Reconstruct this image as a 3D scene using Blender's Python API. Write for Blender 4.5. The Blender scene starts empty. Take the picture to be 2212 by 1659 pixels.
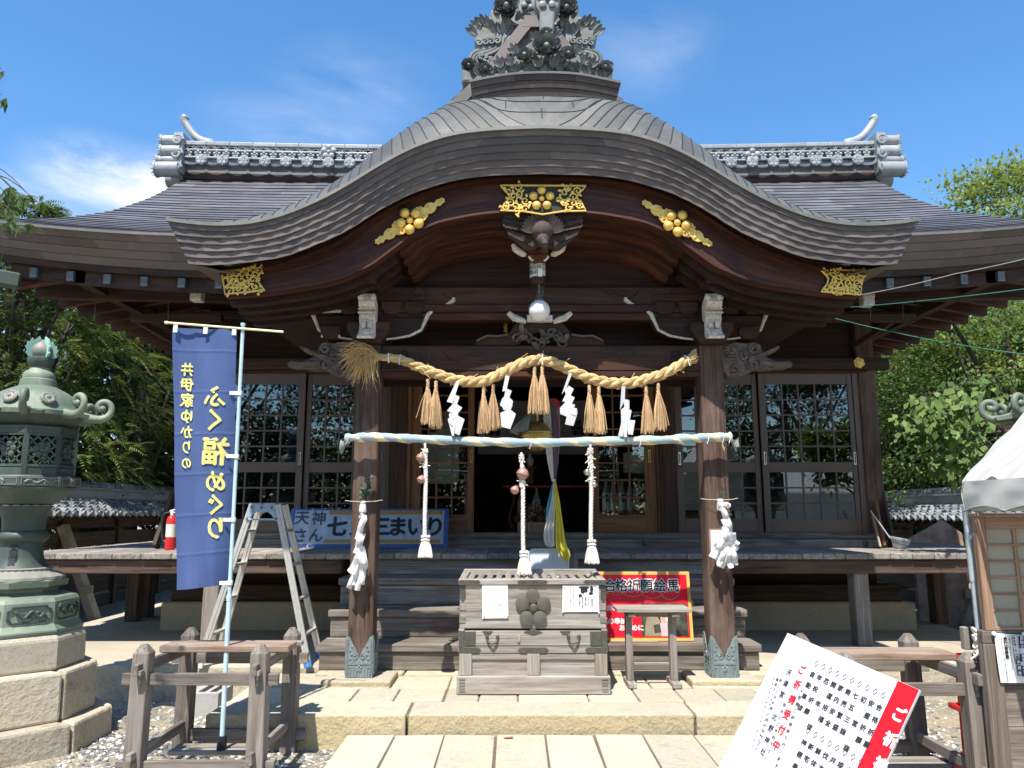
import bpy, bmesh, math, random
from mathutils import Vector, Matrix, noise as mnoise
R = math.radians
random.seed(7)
C = bpy.context.scene.collection
SC = bpy.context.scene

# ---------------------------------------------------------------- camera
EYE = Vector((0.0, 0.0, 1.68))
PITCH = R(9.42)
cam_data = bpy.data.cameras.new('camera')
cam = bpy.data.objects.new('camera', cam_data); C.objects.link(cam)
cam.location = EYE
cam.rotation_euler = (math.pi/2 + PITCH, 0, 0)
cam_data.sensor_width = 36.0
cam_data.lens = 36.0*1662/2212
cam_data.clip_start = 0.05; cam_data.clip_end = 2000
SC.camera = cam

# ---------------------------------------------------------------- sun and sky
SUN_TRAVEL = Vector((0.14, 0.46, -0.88)).normalized()
sd = bpy.data.lights.new('sun', 'SUN'); sun = bpy.data.objects.new('sun', sd); C.objects.link(sun)
sd.energy = 4.8; sd.angle = R(0.53); sd.color = (1.0, 0.95, 0.87)
sun.rotation_euler = SUN_TRAVEL.to_track_quat('-Z', 'Y').to_euler()
sun.location = (-6, -20, 30)
SUN_EL = math.asin(-SUN_TRAVEL.z); SUN_AZ = math.atan2(-SUN_TRAVEL.x, -SUN_TRAVEL.y)
world = bpy.data.worlds.new('World'); SC.world = world; world.use_nodes = True
wn = world.node_tree.nodes; wl = world.node_tree.links
bg = wn['Background']; bg.inputs['Strength'].default_value = 0.15
sky = wn.new('ShaderNodeTexSky'); sky.sky_type = 'NISHITA'; sky.sun_disc = False
sky.sun_elevation = SUN_EL; sky.sun_rotation = SUN_AZ
sky.altitude = 100; sky.air_density = 1.15; sky.dust_density = 0.15; sky.ozone_density = 3.0
wtc = wn.new('ShaderNodeTexCoord')
wmap = wn.new('ShaderNodeMapping'); wmap.inputs['Scale'].default_value = (3.0, 3.0, 7.5)
wmap.inputs['Rotation'].default_value = (0.0, 0.25, 0.3)
wnoi = wn.new('ShaderNodeTexNoise'); wnoi.inputs['Scale'].default_value = 1.35; wnoi.inputs['Detail'].default_value = 9
wnoi.inputs['Roughness'].default_value = 0.58; wnoi.inputs['Distortion'].default_value = 0.35
wl.new(wtc.outputs['Generated'], wmap.inputs['Vector']); wl.new(wmap.outputs['Vector'], wnoi.inputs['Vector'])
def cloud_patch(direction, radius, gain, flat=2.2):
    # a bank of cloud in one part of the sky: falls off with the angle from its centre
    sub = wn.new('ShaderNodeVectorMath'); sub.operation = 'SUBTRACT'
    d = Vector(direction).normalized(); sub.inputs[1].default_value = d
    wl.new(wtc.outputs['Generated'], sub.inputs[0])
    sc = wn.new('ShaderNodeVectorMath'); sc.operation = 'MULTIPLY'; sc.inputs[1].default_value = (1, 1, flat)
    wl.new(sub.outputs[0], sc.inputs[0])
    ln = wn.new('ShaderNodeVectorMath'); ln.operation = 'LENGTH'; wl.new(sc.outputs[0], ln.inputs[0])
    mr = wn.new('ShaderNodeMapRange'); mr.inputs[1].default_value = 0; mr.inputs[2].default_value = radius
    mr.inputs[3].default_value = gain; mr.inputs[4].default_value = 0.0; mr.interpolation_type = 'SMOOTHSTEP'
    wl.new(ln.outputs['Value'], mr.inputs[0]); return mr.outputs[0]
def at(u, v, Y):
    # a point at depth Y (metres in front of the eye) seen at (u, v) on a 2212 x 1659 picture
    dx = (u-1106)/1662.0; dy = (829.5-v)/1662.0
    c = math.cos(PITCH); s = math.sin(PITCH); k = c - dy*s
    return Vector((Y*dx/k, Y, EYE.z + Y*(s+dy*c)/k))
patches = [cloud_patch(at(225, 380, 30)-EYE, 0.105, 1.4, 2.0), cloud_patch(at(80, 420, 30)-EYE, 0.13, 0.42, 3.6),
           cloud_patch(at(310, 405, 30)-EYE, 0.10, 1.4, 1.8),
           cloud_patch(at(780, 190, 30)-EYE, 0.13, 0.22, 2.0), cloud_patch(at(660, 290, 30)-EYE, 0.16, 0.35, 3.0),
           cloud_patch(at(1400, 110, 30)-EYE, 0.12, 0.16, 1.6), cloud_patch((0.9, -1.0, 0.55), 0.7, 1.3, 1.2),
           cloud_patch((-0.9, -1.0, 0.8), 0.5, 0.9, 1.2)]
acc = patches[0]
for p in patches[1:]:
    mx = wn.new('ShaderNodeMath'); mx.operation = 'MAXIMUM'; wl.new(acc, mx.inputs[0]); wl.new(p, mx.inputs[1]); acc = mx.outputs[0]
crm = wn.new('ShaderNodeMapRange'); crm.inputs[1].default_value = 0.40; crm.inputs[2].default_value = 0.66
wl.new(wnoi.outputs['Fac'], crm.inputs[0])
cmul = wn.new('ShaderNodeMath'); cmul.operation = 'MULTIPLY'; cmul.use_clamp = True
wl.new(crm.outputs[0], cmul.inputs[0]); wl.new(acc, cmul.inputs[1])
cmix = wn.new('ShaderNodeMix'); cmix.data_type = 'RGBA'
cmix.inputs[7].default_value = (4.6, 4.7, 4.9, 1)
wl.new(cmul.outputs[0], cmix.inputs[0]); hs = wn.new('ShaderNodeHueSaturation'); hs.inputs['Saturation'].default_value = 1.24; hs.inputs['Value'].default_value = 0.88; wl.new(sky.outputs[0], hs.inputs['Color']); wl.new(hs.outputs[0], cmix.inputs[6]); wl.new(cmix.outputs[2], bg.inputs['Color'])
SC.view_settings.view_transform = 'Standard'; SC.view_settings.look = 'None'
SC.view_settings.exposure = 0.84; SC.view_settings.gamma = 1.0
SC.cycles.max_bounces = 8; SC.cycles.diffuse_bounces = 4; SC.cycles.glossy_bounces = 3
SC.cycles.transmission_bounces = 6; SC.cycles.transparent_max_bounces = 8
SC.cycles.use_adaptive_sampling = True; SC.cycles.adaptive_threshold = 0.02
SC.cycles.sample_clamp_indirect = 6.0

# ---------------------------------------------------------------- materials
class NT:
    def __init__(s, m): s.t = m.node_tree; s.n = s.t.nodes; s.l = s.t.links
    def new(s, typ, **kw):
        nd = s.n.new(typ)
        for k, v in kw.items():
            if k.startswith('i_'):
                key = k[2:]; nd.inputs[int(key) if key.isdigit() else key].default_value = v
            else: setattr(nd, k, v)
        return nd
    def link(s, a, b): s.l.new(a, b)
def newmat(name):
    m = bpy.data.materials.new(name); m.use_nodes = True; return m, NT(m), m.node_tree.nodes['Principled BSDF']
def rgb(c, k=1.0): return (c[0]*k, c[1]*k, c[2]*k, 1)
def ramp(nt, fac, stops):
    r = nt.new('ShaderNodeValToRGB'); e = r.color_ramp.elements
    while len(e) < len(stops): e.new(0.5)
    for i, (p, c) in enumerate(stops): e[i].position = p; e[i].color = rgb(c)
    if fac is not None: nt.link(fac, r.inputs[0])
    return r.outputs[0]
def mixc(nt, fac, a, b, mode='MIX'):
    m = nt.new('ShaderNodeMix', data_type='RGBA', blend_type=mode)
    for sock, val in ((0, fac), (6, a), (7, b)):
        if isinstance(val, (int, float)): m.inputs[sock].default_value = val
        elif isinstance(val, tuple): m.inputs[sock].default_value = rgb(val)
        else: nt.link(val, m.inputs[sock])
    return m.outputs[2]
def grain_coord(nt, scale=(1, 1, 1)):
    a = nt.new('ShaderNodeAttribute', attribute_name='gc')
    m = nt.new('ShaderNodeMapping'); m.inputs['Scale'].default_value = scale
    nt.link(a.outputs['Vector'], m.inputs['Vector']); return m.outputs[0]
def noise(nt, vec, scale, detail=5, rough=0.55, dist=0.0):
    n = nt.new('ShaderNodeTexNoise', i_Scale=scale, i_Detail=detail, i_Roughness=rough, i_Distortion=dist)
    nt.link(vec, n.inputs['Vector']); return n.outputs['Fac']
def maprange(nt, fac, a, b, c, d):
    r = nt.new('ShaderNodeMapRange'); r.inputs[1].default_value = a; r.inputs[2].default_value = b
    r.inputs[3].default_value = c; r.inputs[4].default_value = d; nt.link(fac, r.inputs[0]); return r.outputs[0]
def bump(nt, bs, h, strength, dist=0.01):
    b = nt.new('ShaderNodeBump', i_Strength=strength, i_Distance=dist); nt.link(h, b.inputs['Height']); nt.link(b.outputs[0], bs.inputs['Normal'])
def tone(nt, col, lo=0.75, hi=1.2):
    # each piece a little lighter or darker than the next
    a = nt.new('ShaderNodeAttribute', attribute_name='rnd')
    v = nt.new('ShaderNodeHueSaturation'); nt.link(maprange(nt, a.outputs['Fac'], 0, 1, lo, hi), v.inputs['Value'])
    nt.link(col, v.inputs['Color']); return v.outputs[0]

def wood(name, dark, mid, light, rough=0.75, stain=None, stain_amt=0.4, bumpk=0.35, spread=(0.75, 1.25), fine=70.0, spec=0.3):
    m, nt, bs = newmat(name)
    g = noise(nt, grain_coord(nt, (1.1, fine*0.28, fine*0.28)), 1.0, 6, 0.6, 1.1)
    f = noise(nt, grain_coord(nt, (1.6, fine*1.05, fine*1.05)), 1.0, 4, 0.65, 0.4)
    c = ramp(nt, g, [(0.30, dark), (0.5, mid), (0.72, light)])
    c = mixc(nt, maprange(nt, f, 0.52, 0.70, 0, 0.6), c, tuple(x*0.45 for x in dark))
    if stain:
        b = noise(nt, grain_coord(nt, (0.9, 2.2, 2.2)), 1.7, 4, 0.6)
        c = mixc(nt, maprange(nt, b, 0.48, 0.68, 0, stain_amt), c, stain)
    c = tone(nt, c, *spread)
    nt.link(c, bs.inputs['Base Color']); bs.inputs['Roughness'].default_value = rough
    bs.inputs['Specular IOR Level'].default_value = spec
    bump(nt, bs, f, bumpk, 0.004); return m
def stone(name, base, warm, dark, speck=230, rough=0.9, bumpk=0.4, amt=0.5, bd=0.006, grainy=0.8):
    m, nt, bs = newmat(name)
    g = grain_coord(nt)
    s = noise(nt, g, speck, 3, 0.7); b = noise(nt, g, 2.3, 5, 0.65); q = noise(nt, g, speck*0.33, 2, 0.6)
    c = mixc(nt, maprange(nt, b, 0.35, 0.68, 0, 1), base, warm)
    c = mixc(nt, maprange(nt, s, 0.54, 0.66, 0, grainy*0.7), c, dark)
    c = mixc(nt, maprange(nt, q, 0.55, 0.75, 0, grainy*0.45), c, tuple(x*1.35 for x in base))
    st = noise(nt, g, 5.2, 6, 0.7)
    c = mixc(nt, maprange(nt, st, 0.54, 0.74, 0, amt), c, tuple(x*0.35 for x in dark))
    hz_ = nt.new('ShaderNodeAttribute', attribute_name='rnd'); c = mixc(nt, maprange(nt, hz_.outputs['Fac'], 0.55, 1.0, 0, 0.45), c, mixc(nt, 0.6, c, warm))
    c = tone(nt, c, 0.80, 1.14)
    nt.link(c, bs.inputs['Base Color']); bs.inputs['Roughness'].default_value = rough
    bs.inputs['Specular IOR Level'].default_value = 0.25
    bump(nt, bs, q, bumpk, bd); return m
def plain(name, col, rough=0.6, metal=0.0, var=0.18, scale=6.0, spread=(0.92, 1.08), bumpk=0.0, spec=0.4, dirt=None, dirt_amt=0.5, bscale=60):
    m, nt, bs = newmat(name)
    g = grain_coord(nt)
    b = noise(nt, g, scale, 5, 0.6)
    c = ramp(nt, b, [(0.3, tuple(x*(1-var) for x in col)), (0.7, tuple(min(1, x*(1+var)) for x in col))])
    if dirt:
        d = noise(nt, g, scale*1.7, 6, 0.7)
        c = mixc(nt, maprange(nt, d, 0.5, 0.72, 0, dirt_amt), c, dirt)
    c = tone(nt, c, *spread)
    nt.link(c, bs.inputs['Base Color']); bs.inputs['Roughness'].default_value = rough
    bs.inputs['Metallic'].default_value = metal; bs.inputs['Specular IOR Level'].default_value = spec
    if bumpk: bump(nt, bs, noise(nt, g, bscale, 3, 0.6), bumpk, 0.004)
    return m
def leafmat(name, stops, trans=0.35):
    m, nt, bs = newmat(name)
    a = nt.new('ShaderNodeAttribute', attribute_name='rnd')
    c = ramp(nt, a.outputs['Fac'], stops)
    nt.link(c, bs.inputs['Base Color']); bs.inputs['Roughness'].default_value = 0.55; bs.inputs['Specular IOR Level'].default_value = 0.25
    tr = nt.new('ShaderNodeBsdfTranslucent'); nt.link(mixc(nt, 0.4, c, (0.25, 0.32, 0.03)), tr.inputs['Color'])
    ms = nt.new('ShaderNodeMixShader', i_0=trans); nt.link(bs.outputs[0], ms.inputs[1]); nt.link(tr.outputs[0], ms.inputs[2])
    nt.link(ms.outputs[0], nt.n['Material Output'].inputs['Surface']); return m
def cloth(name, col, trans=0.25, rough=0.9, var=0.1, weave=900):
    m, nt, bs = newmat(name)
    g = grain_coord(nt)
    b = noise(nt, g, 5.0, 4, 0.6)
    c = tone(nt, ramp(nt, b, [(0.3, tuple(x*(1-var) for x in col)), (0.7, tuple(min(1, x*(1+var)) for x in col))]), 0.93, 1.07)
    nt.link(c, bs.inputs['Base Color']); bs.inputs['Roughness'].default_value = rough; bs.inputs['Specular IOR Level'].default_value = 0.15
    tr = nt.new('ShaderNodeBsdfTranslucent'); nt.link(c, tr.inputs['Color'])
    ms = nt.new('ShaderNodeMixShader', i_0=trans); nt.link(bs.outputs[0], ms.inputs[1]); nt.link(tr.outputs[0], ms.inputs[2])
    nt.link(ms.outputs[0], nt.n['Material Output'].inputs['Surface']); return m

M = {}
M['timber'] = wood('dark_temple_timber', (0.014, 0.0075, 0.005), (0.038, 0.0195, 0.0125), (0.07, 0.037, 0.024), 0.7, (0.066, 0.023, 0.011), 0.5, spread=(0.7, 1.35))
M['redtimber'] = wood('reddish_cypress_timber', (0.022, 0.0075, 0.004), (0.062, 0.020, 0.010), (0.125, 0.044, 0.02), 0.55, (0.022, 0.008, 0.005), 0.8, spread=(0.8, 1.25))
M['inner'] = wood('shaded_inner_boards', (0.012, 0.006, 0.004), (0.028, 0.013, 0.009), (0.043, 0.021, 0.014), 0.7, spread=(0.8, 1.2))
M['pillar'] = wood('weathered_pillar_wood', (0.038, 0.022, 0.016), (0.085, 0.05, 0.036), (0.15, 0.098, 0.072), 0.85, (0.22, 0.165, 0.13), 0.45, 0.6, (0.9, 1.1))
M['step'] = wood('grey_brown_step_wood', (0.11, 0.094, 0.078), (0.23, 0.20, 0.168), (0.37, 0.33, 0.285), 0.85, (0.115, 0.068, 0.045), 0.6, 0.6)
M['deck'] = wood('silvered_deck_wood', (0.14, 0.125, 0.105), (0.26, 0.235, 0.205), (0.40, 0.37, 0.33), 0.9, (0.18, 0.125, 0.09), 0.5, 0.7)
M['grey'] = wood('silver_grey_old_wood', (0.15, 0.135, 0.115), (0.275, 0.25, 0.215), (0.40, 0.37, 0.325), 0.9, (0.24, 0.155, 0.10), 0.35, 0.6, (0.85, 1.15))
M['frame'] = wood('brown_grey_frame_wood', (0.10, 0.082, 0.069), (0.195, 0.165, 0.14), (0.32, 0.28, 0.245), 0.88, (0.27, 0.24, 0.215), 0.5, 0.6, (0.8, 1.2))
M['plank'] = wood('fresh_brown_plank', (0.13, 0.085, 0.06), (0.225, 0.155, 0.11), (0.33, 0.245, 0.185), 0.85, (0.32, 0.27, 0.23), 0.5, 0.5)
M['door_wood'] = wood('orange_door_wood', (0.12, 0.05, 0.020), (0.20, 0.088, 0.038), (0.28, 0.135, 0.062), 0.5, spread=(0.9, 1.1), bumpk=0.15)
M['fence_wood'] = wood('old_fence_wood', (0.03, 0.02, 0.014), (0.07, 0.045, 0.032), (0.12, 0.08, 0.058), 0.85, (0.10, 0.082, 0.066), 0.5)
M['board_wood'] = wood('tan_board_wood', (0.19, 0.11, 0.068), (0.30, 0.185, 0.118), (0.40, 0.265, 0.18), 0.7, spread=(0.9, 1.1))
M['lowboard'] = wood('grey_brown_panel_wood', (0.105, 0.080, 0.064), (0.18, 0.142, 0.115), (0.27, 0.22, 0.19), 0.85, spread=(0.85, 1.15))
M['carved'] = plain('carved_weathered_wood', (0.10, 0.075, 0.060), 0.85, var=0.5, scale=14, dirt=(0.24, 0.22, 0.20), dirt_amt=0.55, bumpk=0.4)
M['phoenix'] = plain('dark_carved_wood', (0.055, 0.038, 0.032), 0.8, var=0.45, scale=12, dirt=(0.12, 0.10, 0.09), dirt_amt=0.4, bumpk=0.3)
M['gofun'] = plain('flaking_white_paint', (0.62, 0.57, 0.49), 0.9, var=0.2, scale=30, dirt=(0.12, 0.085, 0.06), dirt_amt=0.85, bumpk=0.5)
M['alu'] = plain('brown_door_frame', (0.125, 0.088, 0.072), 0.42, var=0.05, scale=2, spread=(0.97, 1.03), metal=0.25)
M['gold'] = plain('gilded_metal', (0.78, 0.53, 0.13), 0.42, metal=0.40, var=0.12, scale=18, dirt=(0.5, 0.28, 0.06), dirt_amt=0.45)
M['goldplate'] = plain('dark_fitting_plate', (0.035, 0.036, 0.028), 0.55, var=0.3, metal=0.3)
M['brass'] = plain('old_brass', (0.50, 0.36, 0.10), 0.38, metal=0.75, var=0.25, scale=14, dirt=(0.28, 0.2, 0.08), dirt_amt=0.6)
M['steel'] = plain('bright_steel', (0.62, 0.60, 0.57), 0.22, metal=0.95, var=0.08)
M['alloy'] = plain('dull_aluminium', (0.58, 0.565, 0.52), 0.45, metal=0.55, var=0.08, scale=9, dirt=(0.40, 0.36, 0.30), dirt_amt=0.35)
M['galv'] = plain('galvanised_pipe', (0.50, 0.55, 0.58), 0.38, metal=0.6, var=0.14, scale=9, dirt=(0.34, 0.36, 0.38), dirt_amt=0.4)
M['hinge'] = plain('rusty_blue_steel', (0.34, 0.47, 0.58), 0.5, metal=0.3, var=0.12, scale=24, dirt=(0.23, 0.085, 0.04), dirt_amt=0.85)
M['bluecap'] = plain('blue_plastic', (0.04, 0.16, 0.42), 0.5)
M['rust'] = plain('rust', (0.24, 0.09, 0.05), 0.85, var=0.3, scale=30)
M['iron'] = plain('dark_iron', (0.10, 0.10, 0.085), 0.5, metal=0.5, var=0.25, scale=20, dirt=(0.16, 0.13, 0.08), dirt_amt=0.5, bumpk=0.2)
M['crest'] = plain('bronze_crest', (0.115, 0.108, 0.090), 0.5, metal=0.35, var=0.2, scale=10, dirt=(0.18, 0.15, 0.10), dirt_amt=0.5)
M['sleeve'] = plain('blue_green_copper_sleeve', (0.185, 0.225, 0.225), 0.6, metal=0.25, var=0.25, scale=16, dirt=(0.09, 0.11, 0.11), dirt_amt=0.6, bumpk=0.25)
M['straw'] = plain('straw_rope', (0.55, 0.385, 0.175), 0.85, var=0.3, scale=40, spread=(0.75, 1.2), dirt=(0.42, 0.27, 0.11), dirt_amt=0.5)
M['drystraw'] = plain('dry_straw', (0.52, 0.345, 0.185), 0.85, var=0.25, scale=30, spread=(0.65, 1.35))
M['cotton'] = plain('white_cotton_rope', (0.76, 0.71, 0.63), 0.9, var=0.1, scale=30, spread=(0.85, 1.1))
M['paper'] = cloth('white_paper', (0.76, 0.76, 0.755), 0.3, var=0.03)
M['notice'] = plain('notice_paper', (0.83, 0.83, 0.80), 0.7, var=0.03, scale=4)
M['ink'] = plain('black_ink', (0.018, 0.018, 0.02), 0.7, var=0.1)
M['greyink'] = plain('grey_ink', (0.11, 0.115, 0.125), 0.7, var=0.1)
M['fadedink'] = plain('faded_ink', (0.36, 0.37, 0.37), 0.8, var=0.1)
M['navyink'] = plain('navy_ink', (0.06, 0.05, 0.18), 0.7, var=0.05)
M['redink'] = plain('red_ink', (0.50, 0.006, 0.015), 0.6, var=0.05)
M['whiteboard'] = plain('white_board', (0.60, 0.60, 0.61), 0.45, var=0.02, scale=3)
M['redband'] = plain('red_band', (0.52, 0.006, 0.012), 0.4, var=0.05)
M['redsign'] = plain('red_sign', (0.74, 0.006, 0.022), 0.4, var=0.06)
M['goldborder'] = plain('ochre_border', (0.72, 0.42, 0.10), 0.5, var=0.06)
M['orange'] = plain('orange_bar', (0.62, 0.33, 0.045), 0.55, var=0.1)
M['bluesign'] = plain('blue_sign_edge', (0.045, 0.115, 0.36), 0.5, var=0.2, scale=7, dirt=(0.16, 0.25, 0.5), dirt_amt=0.4)
M['signface'] = plain('pale_blue_sign_face', (0.56, 0.64, 0.74), 0.28, var=0.08, scale=8, bumpk=0.25, bscale=14, dirt=(0.72, 0.76, 0.8), dirt_amt=0.5)
M['banner'] = cloth('blue_banner_cloth', (0.095, 0.145, 0.325), 0.30, 0.85, 0.06)
M['yellowprint'] = cloth('pale_yellow_print', (0.86, 0.80, 0.28), 0.25, 0.85, 0.05)
M['bluepole'] = plain('pale_blue_pole', (0.46, 0.61, 0.68), 0.3, var=0.12, scale=8)
M['yellowpole'] = plain('pale_yellow_pole', (0.80, 0.74, 0.40), 0.35, var=0.06)
M['clip'] = plain('white_plastic', (0.74, 0.75, 0.75), 0.5, var=0.04)
M['black'] = plain('black_plastic', (0.02, 0.02, 0.022), 0.5, var=0.1)
M['tarp'] = cloth('white_tent_fabric', (0.60, 0.59, 0.555), 0.25, 0.6, 0.03)
M['blueribbon'] = cloth('faded_blue_cloth', (0.36, 0.45, 0.52), 0.12, 0.9, 0.16)
M['greenribbon'] = cloth('faded_green_cloth', (0.38, 0.50, 0.45), 0.12, 0.9, 0.14)
M['creamribbon'] = cloth('faded_cream_cloth', (0.80, 0.67, 0.42), 0.12, 0.9, 0.12)
M['pinkcloth'] = cloth('faded_pink_cloth', (0.55, 0.30, 0.29), 0.2)
M['purplecloth'] = cloth('faded_purple_cloth', (0.20, 0.15, 0.22), 0.2)
M['whitecloth'] = cloth('white_cloth', (0.74, 0.72, 0.67), 0.25)
M['cyancloth'] = cloth('sky_blue_cloth', (0.10, 0.42, 0.58), 0.25)
M['yellowcloth'] = cloth('yellow_cloth', (0.78, 0.70, 0.10), 0.3)
M['sagecloth'] = cloth('sage_cloth', (0.28, 0.32, 0.28), 0.15)
M['mauvecloth'] = cloth('mauve_cloth', (0.40, 0.34, 0.34), 0.15)
M['redcloth'] = cloth('red_cloth', (0.62, 0.08, 0.10), 0.2)
M['pinkbell'] = plain('salmon_clay', (0.36, 0.21, 0.17), 0.5, var=0.12, scale=12, metal=0.15, dirt=(0.32, 0.2, 0.17), dirt_amt=0.5)
M['tile'] = plain('grey_roof_tile', (0.17, 0.18, 0.19), 0.45, var=0.22, scale=3, spread=(0.65, 1.35), dirt=(0.09, 0.10, 0.105), dirt_amt=0.55)
M['silvertile'] = plain('silver_ridge_tile', (0.30, 0.315, 0.325), 0.45, var=0.12, scale=7, spread=(0.85, 1.15), dirt=(0.15, 0.165, 0.172), dirt_amt=0.6, spec=0.4)
M['sculpt'] = plain('grey_green_clay_sculpture', (0.155, 0.165, 0.158), 0.5, var=0.3, scale=9, spread=(0.7, 1.25), dirt=(0.27, 0.285, 0.28), dirt_amt=0.5)
M['globe'] = plain('opal_glass', (0.74, 0.73, 0.69), 0.35, var=0.04, scale=3, dirt=(0.6, 0.55, 0.46), dirt_amt=0.25)
M['granite'] = stone('pale_granite', (0.43, 0.395, 0.32), (0.46, 0.40, 0.29), (0.25, 0.215, 0.155), 70, amt=0.34, grainy=1.0)
M['granite_old'] = stone('weathered_granite', (0.42, 0.385, 0.305), (0.46, 0.385, 0.265), (0.20, 0.175, 0.13), 65, bumpk=0.8, amt=0.5, bd=0.012)
M['yellowstone'] = stone('yellow_granite_face', (0.42, 0.355, 0.235), (0.45, 0.37, 0.21), (0.25, 0.19, 0.10), 62, bumpk=0.9, amt=0.22, bd=0.015)
M['plinth'] = stone('plinth_granite', (0.38, 0.34, 0.255), (0.43, 0.37, 0.25), (0.16, 0.14, 0.10), 90, amt=0.2)
M['concrete'] = plain('terrace_concrete', (0.40, 0.35, 0.26), 0.9, var=0.14, scale=1.4, dirt=(0.36, 0.31, 0.24), dirt_amt=0.6, bumpk=0.15)
M['cblock'] = stone('grey_concrete_block', (0.36, 0.36, 0.34), (0.40, 0.39, 0.36), (0.22, 0.22, 0.21), 120)
M['joint'] = plain('dark_mortar', (0.13, 0.105, 0.07), 0.95, var=0.3, scale=30)
M['red'] = plain('red_paint', (0.55, 0.02, 0.02), 0.35, var=0.08)
M['vermilion'] = plain('dark_red_lacquer', (0.30, 0.03, 0.03), 0.3, var=0.08)
M['whitebox'] = plain('frosted_plastic', (0.62, 0.66, 0.70), 0.35, var=0.03, scale=2)
M['porcelain'] = plain('white_porcelain', (0.74, 0.74, 0.70), 0.2, var=0.03)
M['bottle'] = plain('pale_green_glass', (0.30, 0.36, 0.32), 0.12, var=0.05)
M['wire'] = plain('green_cable', (0.05, 0.22, 0.17), 0.5, var=0.1)
M['greywire'] = plain('grey_cable', (0.34, 0.33, 0.31), 0.6, var=0.1)
M['curtain'] = plain('grey_curtain', (0.23, 0.23, 0.225), 0.9, var=0.08)
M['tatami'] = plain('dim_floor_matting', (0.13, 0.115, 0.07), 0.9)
M['bark'] = wood('tree_bark', (0.03, 0.024, 0.018), (0.07, 0.055, 0.042), (0.12, 0.10, 0.08), 0.95, bumpk=0.9)
M['cardboard'] = plain('faded_painted_board', (0.36, 0.25, 0.19), 0.85, var=0.35, scale=6, dirt=(0.55, 0.45, 0.28), dirt_amt=0.6)
M['photo'] = plain('printed_photo', (0.06, 0.06, 0.04), 0.45, var=0.9, scale=12)
M['khaki'] = plain('printed_khaki', (0.26, 0.21, 0.14), 0.5, var=0.2)
M['rose'] = plain('printed_rose', (0.55, 0.40, 0.42), 0.5, var=0.1)
M['skinprint'] = plain('printed_skin', (0.50, 0.34, 0.26), 0.5, var=0.1)
M['extlabel'] = plain('pale_label', (0.62, 0.62, 0.54), 0.5, var=0.1)
M['redlantern'] = plain('red_paper', (0.36, 0.015, 0.02), 0.6)
def copper(name, a, b, streak, patina, rough=0.45, metal=0.35, pat_amt=0.4, sp=(0.74, 1.26)):
    m, nt, bs = newmat(name)
    g = grain_coord(nt)
    n1 = noise(nt, g, 1.6, 5, 0.6)
    n2 = noise(nt, grain_coord(nt, (14, 14, 1.2)), 1.0, 4, 0.6)
    c = mixc(nt, maprange(nt, n1, 0.35, 0.65, 0, 1), a, b)
    c = mixc(nt, maprange(nt, n2, 0.55, 0.75, 0, 0.55), c, streak)
    c = mixc(nt, maprange(nt, noise(nt, g, 5.5, 6, 0.7), 0.52, 0.72, 0, pat_amt), c, patina)
    c = tone(nt, c, *sp)
    nt.link(c, bs.inputs['Base Color']); bs.inputs['Metallic'].default_value = metal
    nt.link(maprange(nt, n1, 0.3, 0.7, rough-0.06, rough+0.12), bs.inputs['Roughness'])
    bump(nt, bs, n1, 0.15, 0.01); return m
M['roof'] = copper('oxidised_copper_sheet', (0.105, 0.102, 0.118), (0.14, 0.138, 0.152), (0.185, 0.185, 0.185), (0.16, 0.18, 0.175), 0.46, 0.25)
M['cap'] = copper('grey_green_copper_cap', (0.088, 0.088, 0.082), (0.122, 0.116, 0.104), (0.19, 0.15, 0.108), (0.135, 0.155, 0.14), 0.5, 0.2, 0.6)
M['fascia'] = copper('brown_copper_edge', (0.095, 0.076, 0.068), (0.13, 0.105, 0.095), (0.155, 0.138, 0.128), (0.105, 0.112, 0.10), 0.55, 0.12)
M['ridgecop'] = copper('red_brown_copper', (0.066, 0.049, 0.044), (0.09, 0.065, 0.057), (0.13, 0.105, 0.09), (0.10, 0.105, 0.10), 0.5, 0.2, 0.3)
M['verdigris'] = copper('verdigris_bronze', (0.115, 0.155, 0.115), (0.20, 0.235, 0.17), (0.30, 0.305, 0.225), (0.08, 0.105, 0.085), 0.6, 0.15, 0.55)
M['darkbronze'] = copper('dark_green_bronze', (0.050, 0.070, 0.058), (0.072, 0.095, 0.080), (0.10, 0.125, 0.106), (0.14, 0.165, 0.143), 0.55, 0.25, 0.35)
M['brightverd'] = copper('bright_verdigris', (0.20, 0.40, 0.34), (0.28, 0.47, 0.40), (0.40, 0.5, 0.44), (0.15, 0.24, 0.2), 0.65, 0.1, 0.4)
M['brownbronze'] = copper('brown_grey_bronze', (0.17, 0.17, 0.145), (0.235, 0.225, 0.19), (0.30, 0.285, 0.24), (0.12, 0.18, 0.15), 0.6, 0.2, 0.5)
M['capblue'] = plain('blue_grey_copper_cap', (0.095, 0.11, 0.118), 0.5, metal=0.2, var=0.15)

def glassmat():
    m = bpy.data.materials.new('window_glass'); m.use_nodes = True; nt = NT(m)
    nt.n.remove(nt.n['Principled BSDF'])
    tr = nt.new('ShaderNodeBsdfTransparent'); tr.inputs[0].default_value = (0.80, 0.84, 0.83, 1)
    gl = nt.new('ShaderNodeBsdfGlossy'); gl.inputs['Roughness'].default_value = 0.01; gl.inputs[0].default_value = (0.85, 0.9, 0.95, 1)
    fr = nt.new('ShaderNodeFresnel'); fr.inputs[0].default_value = 1.75
    ms = nt.new('ShaderNodeMixShader'); nt.link(maprange(nt, fr.outputs[0], 0, 1, 0.03, 1.0), ms.inputs[0])
    nt.link(tr.outputs[0], ms.inputs[1]); nt.link(gl.outputs[0], ms.inputs[2])
    nt.link(ms.outputs[0], nt.n['Material Output'].inputs['Surface']); return m
M['glass'] = glassmat()

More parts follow.
